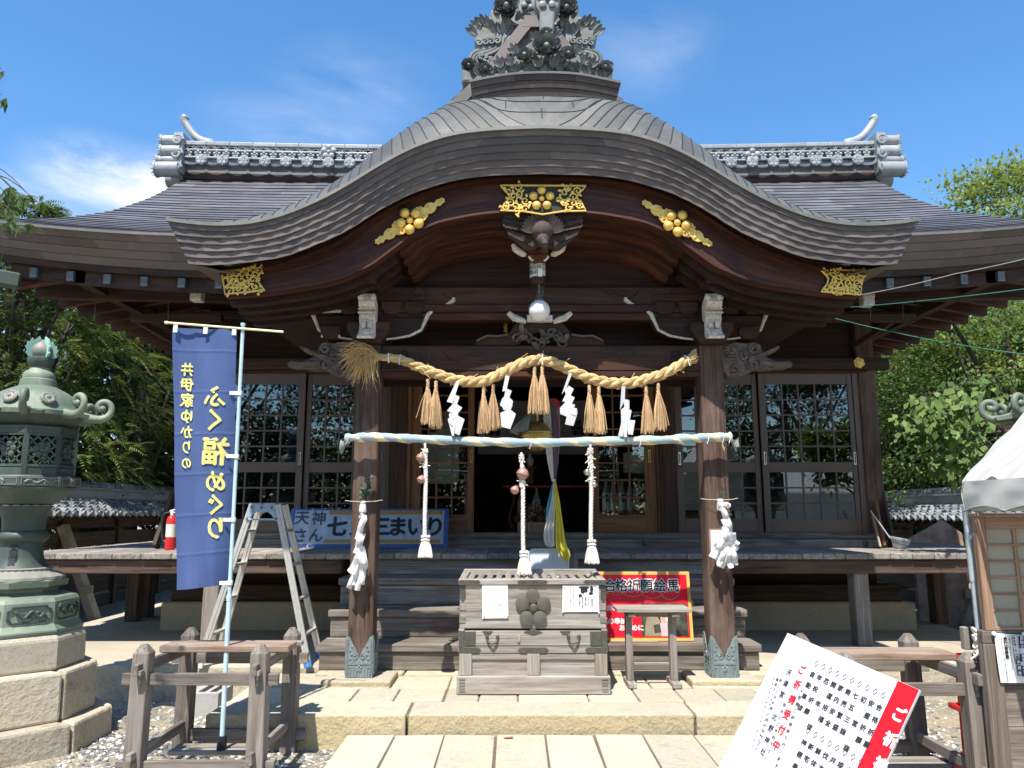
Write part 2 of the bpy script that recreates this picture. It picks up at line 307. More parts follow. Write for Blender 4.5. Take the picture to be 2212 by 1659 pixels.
# ---------------------------------------------------------------- mesh helpers
class MB:
    """Collects vertices and faces of ONE object; gc = grain coordinates, rnd = a tone per piece."""
    def __init__(s): s.v = []; s.f = []; s.g = []; s.r = []; s.mi = []
    def add(s, verts, faces, gc=None, rnd=None, mi=0):
        o = len(s.v); r = random.random() if rnd is None else rnd
        off = Vector((random.uniform(-9, 9), random.uniform(-9, 9), random.uniform(-9, 9))) if gc is not None else None
        s.v += [tuple(x) for x in verts]
        s.g += [tuple(Vector(x)+off) for x in gc] if gc is not None else [tuple(x) for x in verts]
        s.r += r if isinstance(r, list) else [r]*len(verts)
        s.f += [tuple(i+o for i in f) for f in faces]; s.mi += [mi]*len(faces)
    def box(s, c, d, rot=None, mi=0, taper=1.0, rnd=None):
        # c centre, d full sizes; grain runs along the longest side
        c = Vector(c); L = []
        for z in (-1, 1):
            k = taper if z > 0 else 1.0
            for x, y in ((-1, -1), (1, -1), (1, 1), (-1, 1)): L.append(Vector((x*d[0]/2*k, y*d[1]/2*k, z*d[2]/2)))
        ax = max(range(3), key=lambda i: d[i])
        gc = [(p[ax], p[(ax+1) % 3], p[(ax+2) % 3]) for p in L]
        vs = [(rot @ p if rot else p) + c for p in L]
        s.add(vs, [(3, 2, 1, 0), (4, 5, 6, 7), (0, 1, 5, 4), (1, 2, 6, 5), (2, 3, 7, 6), (3, 0, 4, 7)], gc, rnd, mi)
    def ab(s, a, b, mi=0, rnd=None):
        a = Vector(a); b = Vector(b); s.box((a+b)/2, [abs(b[i]-a[i]) for i in range(3)], None, mi, 1.0, rnd)
    def beam(s, p, q, w, h, up=(0, 0, 1), mi=0, rnd=None, taper=1.0):
        # bar from p to q, w across and h in the up direction
        p = Vector(p); q = Vector(q); d = (q-p); L = d.length; d.normalize(); up = Vector(up)
        x = d.cross(up)
        if x.length < 1e-4: x = d.cross(Vector((0, 1, 0)))
        x.normalize(); y = x.cross(d).normalized(); gc = []; vs = []
        for t, k in ((0, 1.0), (L, taper)):
            for a, b in ((-1, -1), (1, -1), (1, 1), (-1, 1)):
                vs.append(p + d*t + x*(a*w/2*k) + y*(b*h/2*k)); gc.append((t, a*w/2, b*h/2))
        s.add(vs, [(0, 1, 2, 3), (7, 6, 5, 4), (4, 5, 1, 0), (5, 6, 2, 1), (6, 7, 3, 2), (7, 4, 0, 3)], gc, rnd, mi)
    def tube(s, path, rad, n=8, mi=0, rnd=None, caps=True, flat=1.0, up=None):
        path = [Vector(p) for p in path]; m = len(path)
        rr = rad if isinstance(rad, (list, tuple)) else [rad]*m
        vs = []; gc = []; fs = []; prev = Vector(up) if up else None; acc = 0
        for i, p in enumerate(path):
            t = (path[min(i+1, m-1)]-path[max(i-1, 0)])
            t = t.normalized() if t.length > 1e-9 else Vector((0, 0, 1))
            if prev is None:
                prev = t.cross(Vector((0, 1, 0)))
                if prev.length < 0.1: prev = t.cross(Vector((1, 0, 0)))
            x = prev - t*prev.dot(t)
            if x.length < 1e-6: x = t.orthogonal()
            x.normalize(); prev = x; y = t.cross(x)
            if i: acc += (p-path[i-1]).length
            for k in range(n):
                a = 2*math.pi*k/n
                vs.append(p + x*(math.cos(a)*rr[i]) + y*(math.sin(a)*rr[i]*flat)); gc.append((acc, math.cos(a)*rr[i], math.sin(a)*rr[i]))
        for i in range(m-1):
            for k in range(n):
                k2 = (k+1) % n; fs.append((i*n+k, i*n+k2, (i+1)*n+k2, (i+1)*n+k))
        if caps: fs.append(tuple(range(n-1, -1, -1))); fs.append(tuple(range((m-1)*n, m*n)))
        s.add(vs, fs, gc, rnd, mi)
    def lathe(s, prof, n=24, c=(0, 0, 0), phase=0.0, mi=0, rnd=None, fn=None, cap=True):
        # prof [(radius, z)]; fn(angle, i) scales the radius
        c = Vector(c); vs = []; fs = []
        for i, (r, z) in enumerate(prof):
            for k in range(n):
                a = 2*math.pi*k/n + phase; q = r*(fn(a, i) if fn else 1.0)
                vs.append(c + Vector((math.cos(a)*q, math.sin(a)*q, z)))
        for i in range(len(prof)-1):
            for k in range(n):
                k2 = (k+1) % n; fs.append((i*n+k, i*n+k2, (i+1)*n+k2, (i+1)*n+k))
        if cap: fs.append(tuple(range(n-1, -1, -1))); fs.append(tuple(range((len(prof)-1)*n, len(prof)*n)))
        s.add(vs, fs, [v-c for v in vs], rnd, mi)
    def prism(s, poly, o, ex, ey, depth, mi=0, rnd=None):
        # flat outline poly [(a, b)] at o + a*ex + b*ey, thickened backwards along ex x ey
        o = Vector(o); ex = Vector(ex); ey = Vector(ey); nz = ex.cross(ey).normalized()*depth; n = len(poly)
        ar = sum(poly[i][0]*poly[(i+1) % n][1]-poly[(i+1) % n][0]*poly[i][1] for i in range(n))
        if ar < 0: poly = poly[::-1]
        vs = [o + ex*a + ey*b for a, b in poly] + [o + ex*a + ey*b - nz for a, b in poly]
        fs = [tuple(range(n)), tuple(range(2*n-1, n-1, -1))] + [(i, i+n, (i+1) % n+n, (i+1) % n) for i in range(n)]
        s.add(vs, fs, [(a, b, 0) for a, b in poly]+[(a, b, depth) for a, b in poly], rnd, mi)
    def grid(s, rows, mi=0, rnd=None, gc=None, closed=False, flip=False):
        n = len(rows[0]); m = len(rows); vs = [p for r in rows for p in r]; fs = []
        for i in range(m-1):
            for k in range(n if closed else n-1):
                k2 = (k+1) % n; f = (i*n+k, i*n+k2, (i+1)*n+k2, (i+1)*n+k); fs.append(f[::-1] if flip else f)
        s.add(vs, fs, gc, rnd, mi)
    def ball(s, c, r, n=10, m=7, mi=0, rnd=None, sz=1.0, sx=1.0, sy=1.0):
        c = Vector(c); vs = []; fs = []
        for i in range(m+1):
            t = math.pi*i/m
            for k in range(n):
                a = 2*math.pi*k/n
                vs.append(c + Vector((math.sin(t)*math.cos(a)*r*sx, math.sin(t)*math.sin(a)*r*sy, -math.cos(t)*r*sz)))
        for i in range(m):
            for k in range(n):
                k2 = (k+1) % n; fs.append((i*n+k, i*n+k2, (i+1)*n+k2, (i+1)*n+k))
        s.add(vs, fs, None, rnd, mi)
    def disc(s, c, r, depth, nrm=(0, -1, 0), n=16, mi=0, rnd=None, dome=0.0):
        c = Vector(c); z = Vector(nrm).normalized(); x = z.orthogonal().normalized(); y = z.cross(x); vs = []
        for h, k in ((0, 1.0), (depth, 1.0), (depth+dome*0.6, 0.7)):
            for i in range(n):
                a = 2*math.pi*i/n; vs.append(c + z*h + (x*math.cos(a)+y*math.sin(a))*(r*k))
        vs.append(c + z*(depth+dome)); fs = [tuple(range(n-1, -1, -1))]
        for j in (0, 1):
            fs += [(j*n+i, j*n+(i+1) % n, (j+1)*n+(i+1) % n, (j+1)*n+i) for i in range(n)]
        fs += [(2*n+i, 2*n+(i+1) % n, 3*n) for i in range(n)]
        s.add(vs, fs, None, rnd, mi)
    def text(s, body, o, ex, ey, size, mi=0, vertical=False, step=1.08, bold=0.0, width=1.0, rnd=0.5):
        # o = centre of the first character; ex / ey = directions of the line and of up
        o = Vector(o); ex = Vector(ex).normalized(); ey = Vector(ey).normalized()
        for i, ch in enumerate(body):
            if ch == ' ': continue
            vs, fs, adv = glyph(ch)
            base = o + (ey*(-i*size*step) if vertical else ex*(i*size*step*width))
            for dx, dy in (((0, 0),) if not bold else ((-bold, 0), (bold, 0), (0, bold), (0, -bold))):
                nz = ex.cross(ey)*(0.0002*(dx > 0) + 0.0004*(dy > 0) + 0.0006*(dy < 0))
                s.add([base + nz + ex*(((x-adv/2)*width+dx)*size) + ey*((y-0.37+dy)*size) for x, y in vs], fs, None, rnd, mi)
    def build(s, name, mat, parent=None, bevel=0.0, smooth=None, label=None, seg=1):
        me = bpy.data.meshes.new(name)
        root = ORG.get(parent.name, Vector()) if parent else Vector()
        me.from_pydata([(v[0]-root.x, v[1]-root.y, v[2]-root.z) for v in s.v], [], s.f)
        mats = mat if isinstance(mat, (list, tuple)) else [mat]
        for q in mats: me.materials.append(M[q] if isinstance(q, str) else q)
        if len(mats) > 1: me.polygons.foreach_set('material_index', s.mi)
        a = me.attributes.new('gc', 'FLOAT_VECTOR', 'POINT'); a.data.foreach_set('vector', [x for g in s.g for x in g])
        a = me.attributes.new('rnd', 'FLOAT', 'POINT'); a.data.foreach_set('value', s.r)
        if smooth is not None:
            me.polygons.foreach_set('use_smooth', [True]*len(me.polygons)); me.set_sharp_from_angle(angle=R(smooth))
        me.update()
        o = bpy.data.objects.new(name, me); C.objects.link(o)
        if parent: o.parent = parent; ORG[o.name] = root
        if bevel:
            b = o.modifiers.new('bevel', 'BEVEL'); b.width = bevel; b.segments = seg; b.limit_method = 'ANGLE'; b.angle_limit = R(50)
            b.harden_normals = False
        if label: o['label'] = label
        return o
ORG = {}
_gl = {}
_fc = bpy.data.curves.new('lettering_source', 'FONT'); _fc.resolution_u = 3
_fo = bpy.data.objects.new('lettering_source', _fc)
def glyph(ch):
    if ch not in _gl:
        _fc.body = ch; me = bpy.data.meshes.new_from_object(_fo)
        vs = [(v.co.x, v.co.y) for v in me.vertices]; fs = [tuple(p.vertices) for p in me.polygons]
        w = (min(v[0] for v in vs)+max(v[0] for v in vs)) if vs else 1.0
        _gl[ch] = (vs, fs, w); bpy.data.meshes.remove(me)
    return _gl[ch]
def tag(o, label=None, cat=None, group=None, kind=None):
    if label: o['label'] = label
    if cat: o['category'] = cat
    if group: o['group'] = group
    if kind: o['kind'] = kind
    return o
def thing(name, label, cat, loc, group=None):
    o = bpy.data.objects.new(name, None); C.objects.link(o); o.empty_display_size = 0.1
    o.location = loc; ORG[o.name] = Vector(loc); return tag(o, label, cat, group)
def solo(mb, name, mat, label, cat, loc, group=None, **kw):
    # a thing that is one mesh: its origin sits at loc
    o = mb.build(name, mat, None, **kw); L = Vector(loc)
    o.data.transform(Matrix.Translation(-L)); o.location = L; ORG[o.name] = L
    return tag(o, label, cat, group)
def copy_tree(o, parent=None):
    c = o.copy(); C.objects.link(c); c.parent = parent
    for ch in list(o.children): copy_tree(ch, c)
    return c
def shift_copy(o, delta, label):
    c = copy_tree(o); c.location = o.location + Vector(delta); c['label'] = label; return c
def lerp(a, b, t): return a+(b-a)*t
def curve(pts, n):
    # Catmull-Rom through pts, n points
    pts = [Vector(p) for p in pts]; out = []; m = len(pts)-1
    for i in range(n):
        t = i*m/(n-1); k = min(int(t), m-1); f = t-k
        p0 = pts[max(k-1, 0)]; p1 = pts[k]; p2 = pts[k+1]; p3 = pts[min(k+2, m)]
        out.append(0.5*((2*p1)+(p2-p0)*f+(2*p0-5*p1+4*p2-p3)*f*f+(3*p1-p0-3*p2+p3)*f**3))
    return out
def interp(tab, x):
    if x <= tab[0][0]: return tab[0][1]
    for (a, b), (c, d) in zip(tab, tab[1:]):
        if x <= c: return lerp(b, d, (x-a)/(c-a))
    return tab[-1][1]
def spiral(cx, cy, r0, turns, a0, hand=1, n=22, shrink=0.12):
    return [(cx+math.cos(a0+hand*2*math.pi*turns*i/(n-1))*r0*lerp(1, shrink, i/(n-1)), cy+math.sin(a0+hand*2*math.pi*turns*i/(n-1))*r0*lerp(1, shrink, i/(n-1))) for i in range(n)]
# ---------------------------------------------------------------- the setting
AX = 0.264            # middle line of the hall
GZ = -0.06            # gravel level
PZ = 0.06             # lower paving
FZ = 0.19             # upper paving
TZ = 0.25             # terrace
def gravel_mat():
    m, nt, bs = newmat('sandy_gravel'); g = grain_coord(nt)
    v = nt.new('ShaderNodeTexVoronoi', i_Scale=42.0); nt.link(g, v.inputs['Vector'])
    c = ramp(nt, v.outputs['Distance'], [(0.1, (0.33, 0.30, 0.24)), (0.6, (0.24, 0.20, 0.14))])
    sep = nt.new('ShaderNodeSeparateColor'); nt.link(v.outputs['Color'], sep.inputs[0])
    c = mixc(nt, maprange(nt, sep.outputs[0], 0.5, 0.8, 0, 0.75), c, (0.13, 0.135, 0.14))
    c = mixc(nt, maprange(nt, sep.outputs[1], 0.86, 0.9, 0, 0.8), c, (0.62, 0.61, 0.58))
    c = mixc(nt, maprange(nt, noise(nt, g, 1.1, 5, 0.65), 0.45, 0.62, 0, 0.75), c, (0.36, 0.30, 0.20))
    nt.link(c, bs.inputs['Base Color']); bs.inputs['Roughness'].default_value = 0.95
    bump(nt, bs, v.outputs['Distance'], 0.9, 0.02); return m
M['gravel'] = gravel_mat()
b = MB()
xs = [-900, -60, -20, -8, -4, -2, 0, 2, 4, 8, 20, 60, 900]; ys = [-300, -60, -12, -2, 2, 4, 6, 8, 12, 20, 40, 100, 900]
b.grid([[(x, y, GZ) for x in xs] for y in ys])
tag(b.build('ground', 'gravel'), kind='structure', label='sandy gravel ground around the hall')
# loose pebbles, white and dark, strewn over the gravel beside the paving
def pebbles(name, mat, n, boxes, lo, hi, label):
    b = MB()
    for i in range(n):
        x0, x1, y0, y1 = random.choice(boxes)
        x = random.uniform(x0, x1); y = random.uniform(y0, y1)
        if mnoise.noise(Vector((x*1.7, y*1.7, 3.0))) + random.uniform(-0.5, 0.5) < -0.1: continue
        r = random.uniform(lo, hi); a = random.uniform(0, 6.28); e = random.uniform(0.55, 0.95); vs = []; fs = []
        for j, (q, h) in enumerate(((0.75, -0.3), (1.0, 0.15), (0.6, 0.55))):
            for k in range(6):
                t = a+k*1.047; vs.append((x+math.cos(t)*r*q*random.uniform(0.85, 1.1), y+math.sin(t)*r*q*e*random.uniform(0.85, 1.1), GZ+0.002+h*r))
        for j in (0, 1):
            fs += [(j*6+k, j*6+(k+1) % 6, j*6+6+(k+1) % 6, j*6+6+k) for k in range(6)]
        fs.append(tuple(range(12, 18))); b.add(vs, fs)
    tag(b.build(name, mat, smooth=70), kind='stuff', label=label)
PB = [(-3.3, -1.25, 4.7, 7.5), (-3.2, -1.3, 5.6, 7.0), (1.75, 3.7, 4.4, 7.5), (2.0, 3.4, 5.0, 6.6)]
M['peb_w'] = plain('white_pebbles', (0.70, 0.69, 0.66), 0.6, var=0.1, spread=(0.8, 1.1))
M['peb_d'] = plain('dark_pebbles', (0.12, 0.125, 0.13), 0.6, var=0.2, spread=(0.6, 1.7))
pebbles('white_pebbles', 'peb_w', 1900, PB, 0.009, 0.021, 'white pebbles strewn over the gravel')
pebbles('dark_pebbles', 'peb_d', 3600, PB, 0.008, 0.020, 'dark grey pebbles strewn over the gravel')

def stones(name, items, label, mats=('granite', 'yellowstone'), bevel=0.014, joint=None):
    # items: (x0, x1, y0, y1, z0, z1) blocks, top dressed and sides rough
    b = MB()
    for (x0, x1, y0, y1, z0, z1) in items:
        j = lambda: random.uniform(-0.004, 0.004)
        vs = [(x0+j(), y0+j(), z0), (x1+j(), y0+j(), z0), (x1+j(), y1+j(), z0), (x0+j(), y1+j(), z0)]
        vs += [(a, c, z1+random.uniform(-0.003, 0.003)) for a, c, _ in vs]
        r = random.random(); off = Vector((random.uniform(-9, 9),)*3)
        b.add(vs, [(4, 5, 6, 7)], vs, r, 0); b.f.pop(); b.mi.pop()
        o = len(b.v)-8
        b.f.append((o+4, o+5, o+6, o+7)); b.mi.append(0)
        for f in ((0, 1, 5, 4), (1, 2, 6, 5), (2, 3, 7, 6), (3, 0, 4, 7)): b.f.append(tuple(o+i for i in f)); b.mi.append(1)
    if joint:
        b.ab((joint[0], joint[2], joint[4]), (joint[1], joint[3], joint[5]), mi=2)
    return tag(b.build(name, list(mats)+(['joint'] if joint else []), bevel=bevel, seg=2), kind='structure', label=label)
xe = [-1.22, -0.862, -0.498, -0.118, 0.244, 0.604, 0.960, 1.335, 1.70]
it = []; yy = 6.02
for r_ in range(9):
    L = [0.93, 0.75, 0.9, 0.7, 0.85, 0.9, 0.8, 0.9, 0.9][r_]
    for a, c in zip(xe, xe[1:]):
        dx = 0.0 if r_ == 0 else random.uniform(-0.04, 0.04)
        it.append((a+0.007, c-0.007, yy-L+0.007, yy-0.007, GZ-0.05, PZ+random.uniform(-0.003, 0.003)))
    yy -= L
stones('path', it, 'pale granite paving in front of the step', ('granite', 'granite'), 0.008, (-1.21, 1.69, yy+0.02, 6.0, GZ-0.04, PZ-0.014))
# upper paving: kerb of long blocks, slabs behind
it = [(-2.277, -0.79, 6.05, 6.46, GZ-0.1, FZ), (-0.775, 1.36, 6.05, 6.46, GZ-0.1, FZ), (1.375, 2.80, 6.05, 6.46, GZ-0.1, FZ)]
x = -2.277
row1 = [-2.277, -1.75, -1.30, -0.95, -0.55, -0.27, 0.05, 0.62, 1.02, 1.38, 1.72, 2.05, 2.42, 2.80]
for a, c in zip(row1, row1[1:]): it.append((a+0.006, c-0.006, 6.467, 6.93, GZ-0.1, FZ+random.uniform(-0.003, 0.001)))
row2 = [-2.277, -1.66, -1.05, -0.55, -0.2, 0.3, 0.8, 1.2, 1.55, 2.2, 2.80]
for a, c in zip(row2, row2[1:]): it.append((a+0.006, c-0.006, 6.936, 7.56, GZ-0.1, FZ+random.uniform(-0.003, 0.001)))
stones('pavement', it, 'yellow granite platform with a kerb before the stairs', ('granite', 'yellowstone'), 0.014, (-2.26, 2.78, 6.1, 7.55, GZ-0.1, FZ-0.016))
it = [(-1.81, -1.0, 7.40, 7.60, FZ-0.02, FZ+0.026), (-0.99, 0.5, 7.40, 7.60, FZ-0.02, FZ+0.022), (0.51, 1.50, 7.40, 7.60, FZ-0.02, FZ+0.026), (1.51, 2.45, 7.40, 7.60, FZ-0.02, FZ+0.022),
      (-1.66, -1.05, 6.99, 7.44, FZ-0.05, FZ+0.045), (1.56, 2.17, 6.99, 7.44, FZ-0.05, FZ+0.045)]
stones('stair_footing', it, 'low footing stones under the pillars and stairs', ('granite', 'yellowstone'), 0.016)
# terrace under the hall
b = MB(); b.ab((-5.3, 7.9, GZ-0.2), (5.2, 14.5, TZ-0.004))
tag(b.build('terrace', 'concrete'), kind='structure', label='concrete terrace under the hall')
it = []
def run(a, c, step, y0, y1, z1):
    x = a
    while x < c-0.05:
        w = min(step*random.uniform(0.8, 1.2), c-x)
        if c-x-w < 0.35: w = c-x
        it.append((x+0.008, x+w-0.008, y0, y1, GZ-0.1, z1+random.uniform(-0.003, 0.003))); x += w
run(-5.6, -2.3, 1.15, 7.58, 7.93, TZ); run(-2.3, 2.8, 1.3, 7.58, 7.93, TZ-0.004); run(2.8, 5.5, 1.1, 7.58, 7.93, TZ)
y = 7.94
while y < 14.2:
    it.append((-5.6, -5.28, y+0.008, y+1.15, GZ-0.1, TZ)); it.append((5.18, 5.5, y+0.008, y+1.15, GZ-0.1, TZ)); y += 1.16
stones('terrace_kerb', it, 'rough granite kerb round the terrace', ('granite', 'granite_old'), 0.022)
# ---------------------------------------------------------------- the worship hall
hall = thing('shrine_hall', 'dark timber shrine hall with a curved copper porch roof and wide veranda', 'shrine', (AX, 9.0, TZ))
def P(mb, name, mat, parent=None, **kw): return mb.build(name, mat, parent or hall, **kw)
def half(pts, Y):
    # traced left-half outline -> (distance from the middle line, z)
    out = []
    for u, v in pts: p = at(u, v, Y); out.append((AX-p.x, p.z))
    out[-1] = (0.0, out[-1][1]); return out
def both(pts, n):
    # smooth symmetric curve: (w, z) from the left tip over the middle to the right tip
    c = curve([(-w, 0, z) for w, z in pts], n//2+1)
    return [(p.x, p.z) for p in c] + [(-p.x, p.z) for p in c[-2::-1]]
RIMY = 6.2
rim = both(half([(360, 473), (403, 479), (470, 484), (537, 480), (589, 469), (638, 453), (686, 432), (731, 409), (775, 383), (824, 353), (872, 327), (924, 305), (980, 289), (1036, 281), (1092, 277), (1172, 274)], RIMY), 121)
low = both(half([(411, 571), (445, 574), (492, 573), (550, 567), (608, 558), (649, 545), (690, 528), (735, 507), (776, 482), (816, 455), (852, 434), (890, 415), (926, 402), (985, 385), (1060, 375), (1172, 371)], 6.33), 121)
N = len(rim)
def lowy(i): return 6.365 - 0.065*min(1, (abs(i-N//2)/(N*0.30))**2)    # the edge leans in more at the crown
# copper edge in six lapped courses, each of short bent sheets
b = MB(); K = 6
for k in range(K):
    i = 0; off = (k*3) % 7
    while i < N-1:
        j = min(N-1, i+(7 if i else 7-off) if True else 0)
        if j <= i: j = i+1
        rows = []; gc = []
        for q in range(i, j+1):
            a = Vector((AX+rim[q][0], RIMY, rim[q][1])); c = Vector((AX+low[q][0], lowy(q), low[q][1]))
            jit = 0.0035*math.sin(q*1.9+k*2.1)+0.004*mnoise.noise(Vector((q*0.5, k*3.1, 0)))
            t0 = k/K; t1 = (k+1)/K
            p0 = a.lerp(c, t0)+Vector((0, 0.004, 0)); p1 = a.lerp(c, t1+0.02)+Vector((0, -0.013+jit, 0))
            pm = a.lerp(c, lerp(t0, t1, 0.72))+Vector((0, -0.006+jit*0.5, 0))
            pe = p1+Vector((0, 0.018, 0.004))
            rows.append((p0, pm, p1, pe))
        grid = [[r[n_] for r in rows] for n_ in range(4)]
        b.grid(grid, gc=[(p.x, p.z, p.y) for r_ in grid for p in r_], flip=True); i = j
porch_roof = P(b, 'porch_roof', 'fascia', smooth=35)
# rolled copper cap over the edge and the vault running back
def rise(w): return interp([(0, 0.64), (0.9, 0.62), (1.04, 0.57), (1.51, 0.41), (1.67, 0.34), (1.94, 0.255), (2.38, 0.16), (2.9, 0.05), (3.25, 0.01)], w)
def reach(w): return interp([(0, 0.70), (1.0, 0.66), (1.6, 0.50), (2.4, 0.32), (3.2, 0.15)], w)
def crown_at(c, d):
    # point of the roof skin: c counts rim steps from the middle, d = depth behind the rim
    q = max(0.0, min(N-1.001, c+N//2)); i0 = int(q); f = q-i0; x = lerp(rim[i0][0], rim[i0+1][0], f); z = lerp(rim[i0][1], rim[i0+1][1], f)
    w = abs(x); k = min(1.0, d/reach(w)); r_ = rise(w)*(1-(1-k)**1.7) + (0.05*(d-reach(w)) if d > reach(w) else 0)
    return Vector((AX+x, RIMY-0.012+d, z+0.012+r_))
def swing(c, d):
    # seams lean outwards as they climb, most near the crown
    a = abs(c); return math.copysign(a + 9.5*math.exp(-(a/19.0)**2)*min(1, d/0.66)**0.85, c)
b = MB(); DS = [0, 0.02, 0.05, 0.10, 0.16, 0.24, 0.33, 0.44, 0.56, 0.70, 1.0, 1.6, 2.6, 3.4]
edges = [-60]+list(range(-58, -1, 2))+[2]+list(range(4, 60, 2))+[60]
def patch(c0, c1, d0):
    rows = []
    for d in DS:
        l, r_ = swing(c0, d), swing(c1, d); rows.append([crown_at(lerp(l, r_, t/4), d) for t in range(5)])
    b.grid(rows, gc=[(p.x, p.z, p.y) for rr in rows for p in rr])
for c0, c1 in zip(edges, edges[1:]):
    if c0 == -2: continue
    patch(c0, c1, 0)
for t0 in range(-24, 24, 4):      # crown between the two swung seams
    rows = []
    for d in DS:
        m_ = swing(2, d); rows.append([crown_at(m_*(t0+t)/24, d) for t in range(5)])
    b.grid(rows, gc=[(p.x, p.z, p.y) for rr in rows for p in rr], rnd=0.5)
lip = [[(AX+rim[q][0], RIMY-0.014, rim[q][1]+0.012) for q in range(N)], [(AX+rim[q][0], RIMY-0.016, rim[q][1]-0.02) for q in range(N)], [(AX+rim[q][0], RIMY+0.01, rim[q][1]-0.02) for q in range(N)]]
b.grid(lip, flip=True)
def seam(path): b.tube(path, 0.006, 5, flat=0.7, mi=1)
for c in range(-58, 60, 2):
    if abs(c) < 2: continue
    seam([crown_at(swing(c, d), d)+Vector((0, 0, 0.002)) for d in DS[:10]])
for dk, sp in ((0.58, 4.6), (0.44, 6.6), (0.29, 8.6), (0.13, 10.4)):
    path = []
    for t in range(-12, 13):
        e = abs(t)/12; path.append(crown_at(sp*t/12*(1.0), dk+(0.68-dk)*e**3.2)+Vector((0, 0, 0.003)))
    seam(path)
for dk, xs_ in ((0.06, (0.0,)), (0.2, (-4.0, 3.6)), (0.36, (0.4,)), (0.5, (-2.6, 2.9))):
    for c in xs_: seam([crown_at(c, dk), crown_at(c, dk+0.12)])
P(b, 'cap', ['cap', 'goldplate'], porch_roof, smooth=40)
# closed sides of the porch roof (tips) and its back soffit
b = MB()
for s_, q in ((1, 0), (-1, N-1)):
    x = AX+rim[q][0]; xl = AX+low[q][0]
    a = [(x, RIMY, rim[q][1]), (x, RIMY+1.9, rim[q][1]+0.05)]
    c = [(xl, lowy(q), low[q][1]), (xl+0.02*s_, RIMY+1.9, low[q][1]+0.05)]
    e = [(xl+0.36*s_, lowy(q)+0.10, low[q][1]-0.06), (xl+0.36*s_, RIMY+1.9, low[q][1]-0.02)]
    b.grid([a, c, e], flip=(s_ > 0))
P(b, 'side_edge', 'fascia', porch_roof)

# ---- gable board, red moulding, inner ribs
hlow = both(half([(489, 643), (545, 640), (603, 633), (683, 621), (738, 607), (766, 595), (802, 579), (845, 548), (887, 517), (924, 497), (961, 484), (1036, 470), (1100, 464), (1172, 461)], 6.52), 121)
def sub(c, i): return c[i]
b = MB()
hup = [(x*0.985, z+0.06) for x, z in low]
lowk = both(half([(478, 582), (540, 578), (608, 564), (690, 534), (735, 512), (776, 487), (816, 460), (852, 439), (890, 421), (926, 408), (985, 391), (1060, 381), (1172, 377)], 6.50), 121)
f0 = [Vector((AX+x, 6.50, z+0.03)) for x, z in lowk]; f1 = [Vector((AX+x, 6.50, z)) for x, z in hlow]
m0 = [a.lerp(c, 0.30) for a, c in zip(f0, f1)]; m1 = [a.lerp(c, 0.66) for a, c in zip(f0, f1)]
gcx = lambda g: [(i_*0.055, r_*0.1, 0) for r_, rr in enumerate(g) for i_ in range(len(rr))]
back1 = [p+Vector((0, 0.09, 0)) for p in f1]; back0 = [p+Vector((0, 0.09, 0)) for p in f0]
g = [f0, m0, m1, f1, back1]; b.grid(g, gc=gcx(g), flip=True)
b.add([f0[0], f1[0], back1[0], back0[0]], [(3, 2, 1, 0)]); b.add([f0[-1], f1[-1], back1[-1], back0[-1]], [(0, 1, 2, 3)])
gable_board = P(b, 'gable_board', 'redtimber', smooth=40)
b = MB()
def bandstrip(c, dz0, dz1, y0, y1):
    r0 = [Vector((AX+x, y0, z+dz0)) for x, z in c]; r1 = [Vector((AX+x, y0, z+dz1)) for x, z in c]; r2 = [Vector((AX+x, y1, z+dz1)) for x, z in c]
    r3 = [Vector((AX+x, y1, z+dz0)) for x, z in c]
    g = [r3, r0, r1, r2]; b.grid(g, gc=gcx(g), flip=True)
bandstrip(lowk, -0.035, -0.062, 6.462, 6.505)
bandstrip(hlow, 0.035, 0.012, 6.484, 6.51)
P(b, 'moulding', 'redtimber', gable_board, smooth=40)
b = MB(); span = range(34, N-34)
def rib(dw, dz, y0, y1, th):
    c = []
    for q in span:
        x, z = hlow[q]; w = abs(x); x2 = x*(1-dw)
        z2 = z - dz*(1-0.25*min(1, w/1.6))
        # small cusp half way up each side
        z2 += 0.05*math.exp(-((w-1.18)/0.05)**2)*(-1)*0.6
        c.append((x2, z2))
    r0 = [Vector((AX+x, y0, z+th)) for x, z in c]; r1 = [Vector((AX+x, y0, z)) for x, z in c]; r2 = [Vector((AX+x, y1, z)) for x, z in c]
    g = [r0, r1, r2]; b.grid(g, gc=gcx(g), flip=True)
rib(0.0, 0.03, 6.60, 6.72, 0.12); rib(0.015, 0.075, 6.74, 6.86, 0.12); rib(0.03, 0.125, 6.88, 7.0, 0.12); rib(0.045, 0.17, 7.02, 7.25, 0.12)
P(b, 'rib', 'redtimber', gable_board, smooth=40)
# soffit between gable board and eave tips, with the running battens
b = MB()
for s_ in (-1, 1):
    q0 = 0 if s_ < 0 else N-1
    for k in range(4):
        path = []
        for t in range(0, 34):
            q = t if s_ < 0 else N-1-t
            path.append(Vector((AX+hlow[q][0]*(1.0 if k else 1.0), 6.66+0.2*k, hlow[q][1]-0.02-0.012*k)))
        for p_, q_ in zip(path, path[1:]): b.beam(p_, q_, 0.10, 0.045)
g = [[Vector((AX+x, 6.6, z+0.03)) for x, z in hlow], [Vector((AX+x, 9.3, z+0.05)) for x, z in hlow]]
b.grid(g, gc=gcx(g), flip=True)
P(b, 'porch_soffit', 'inner')

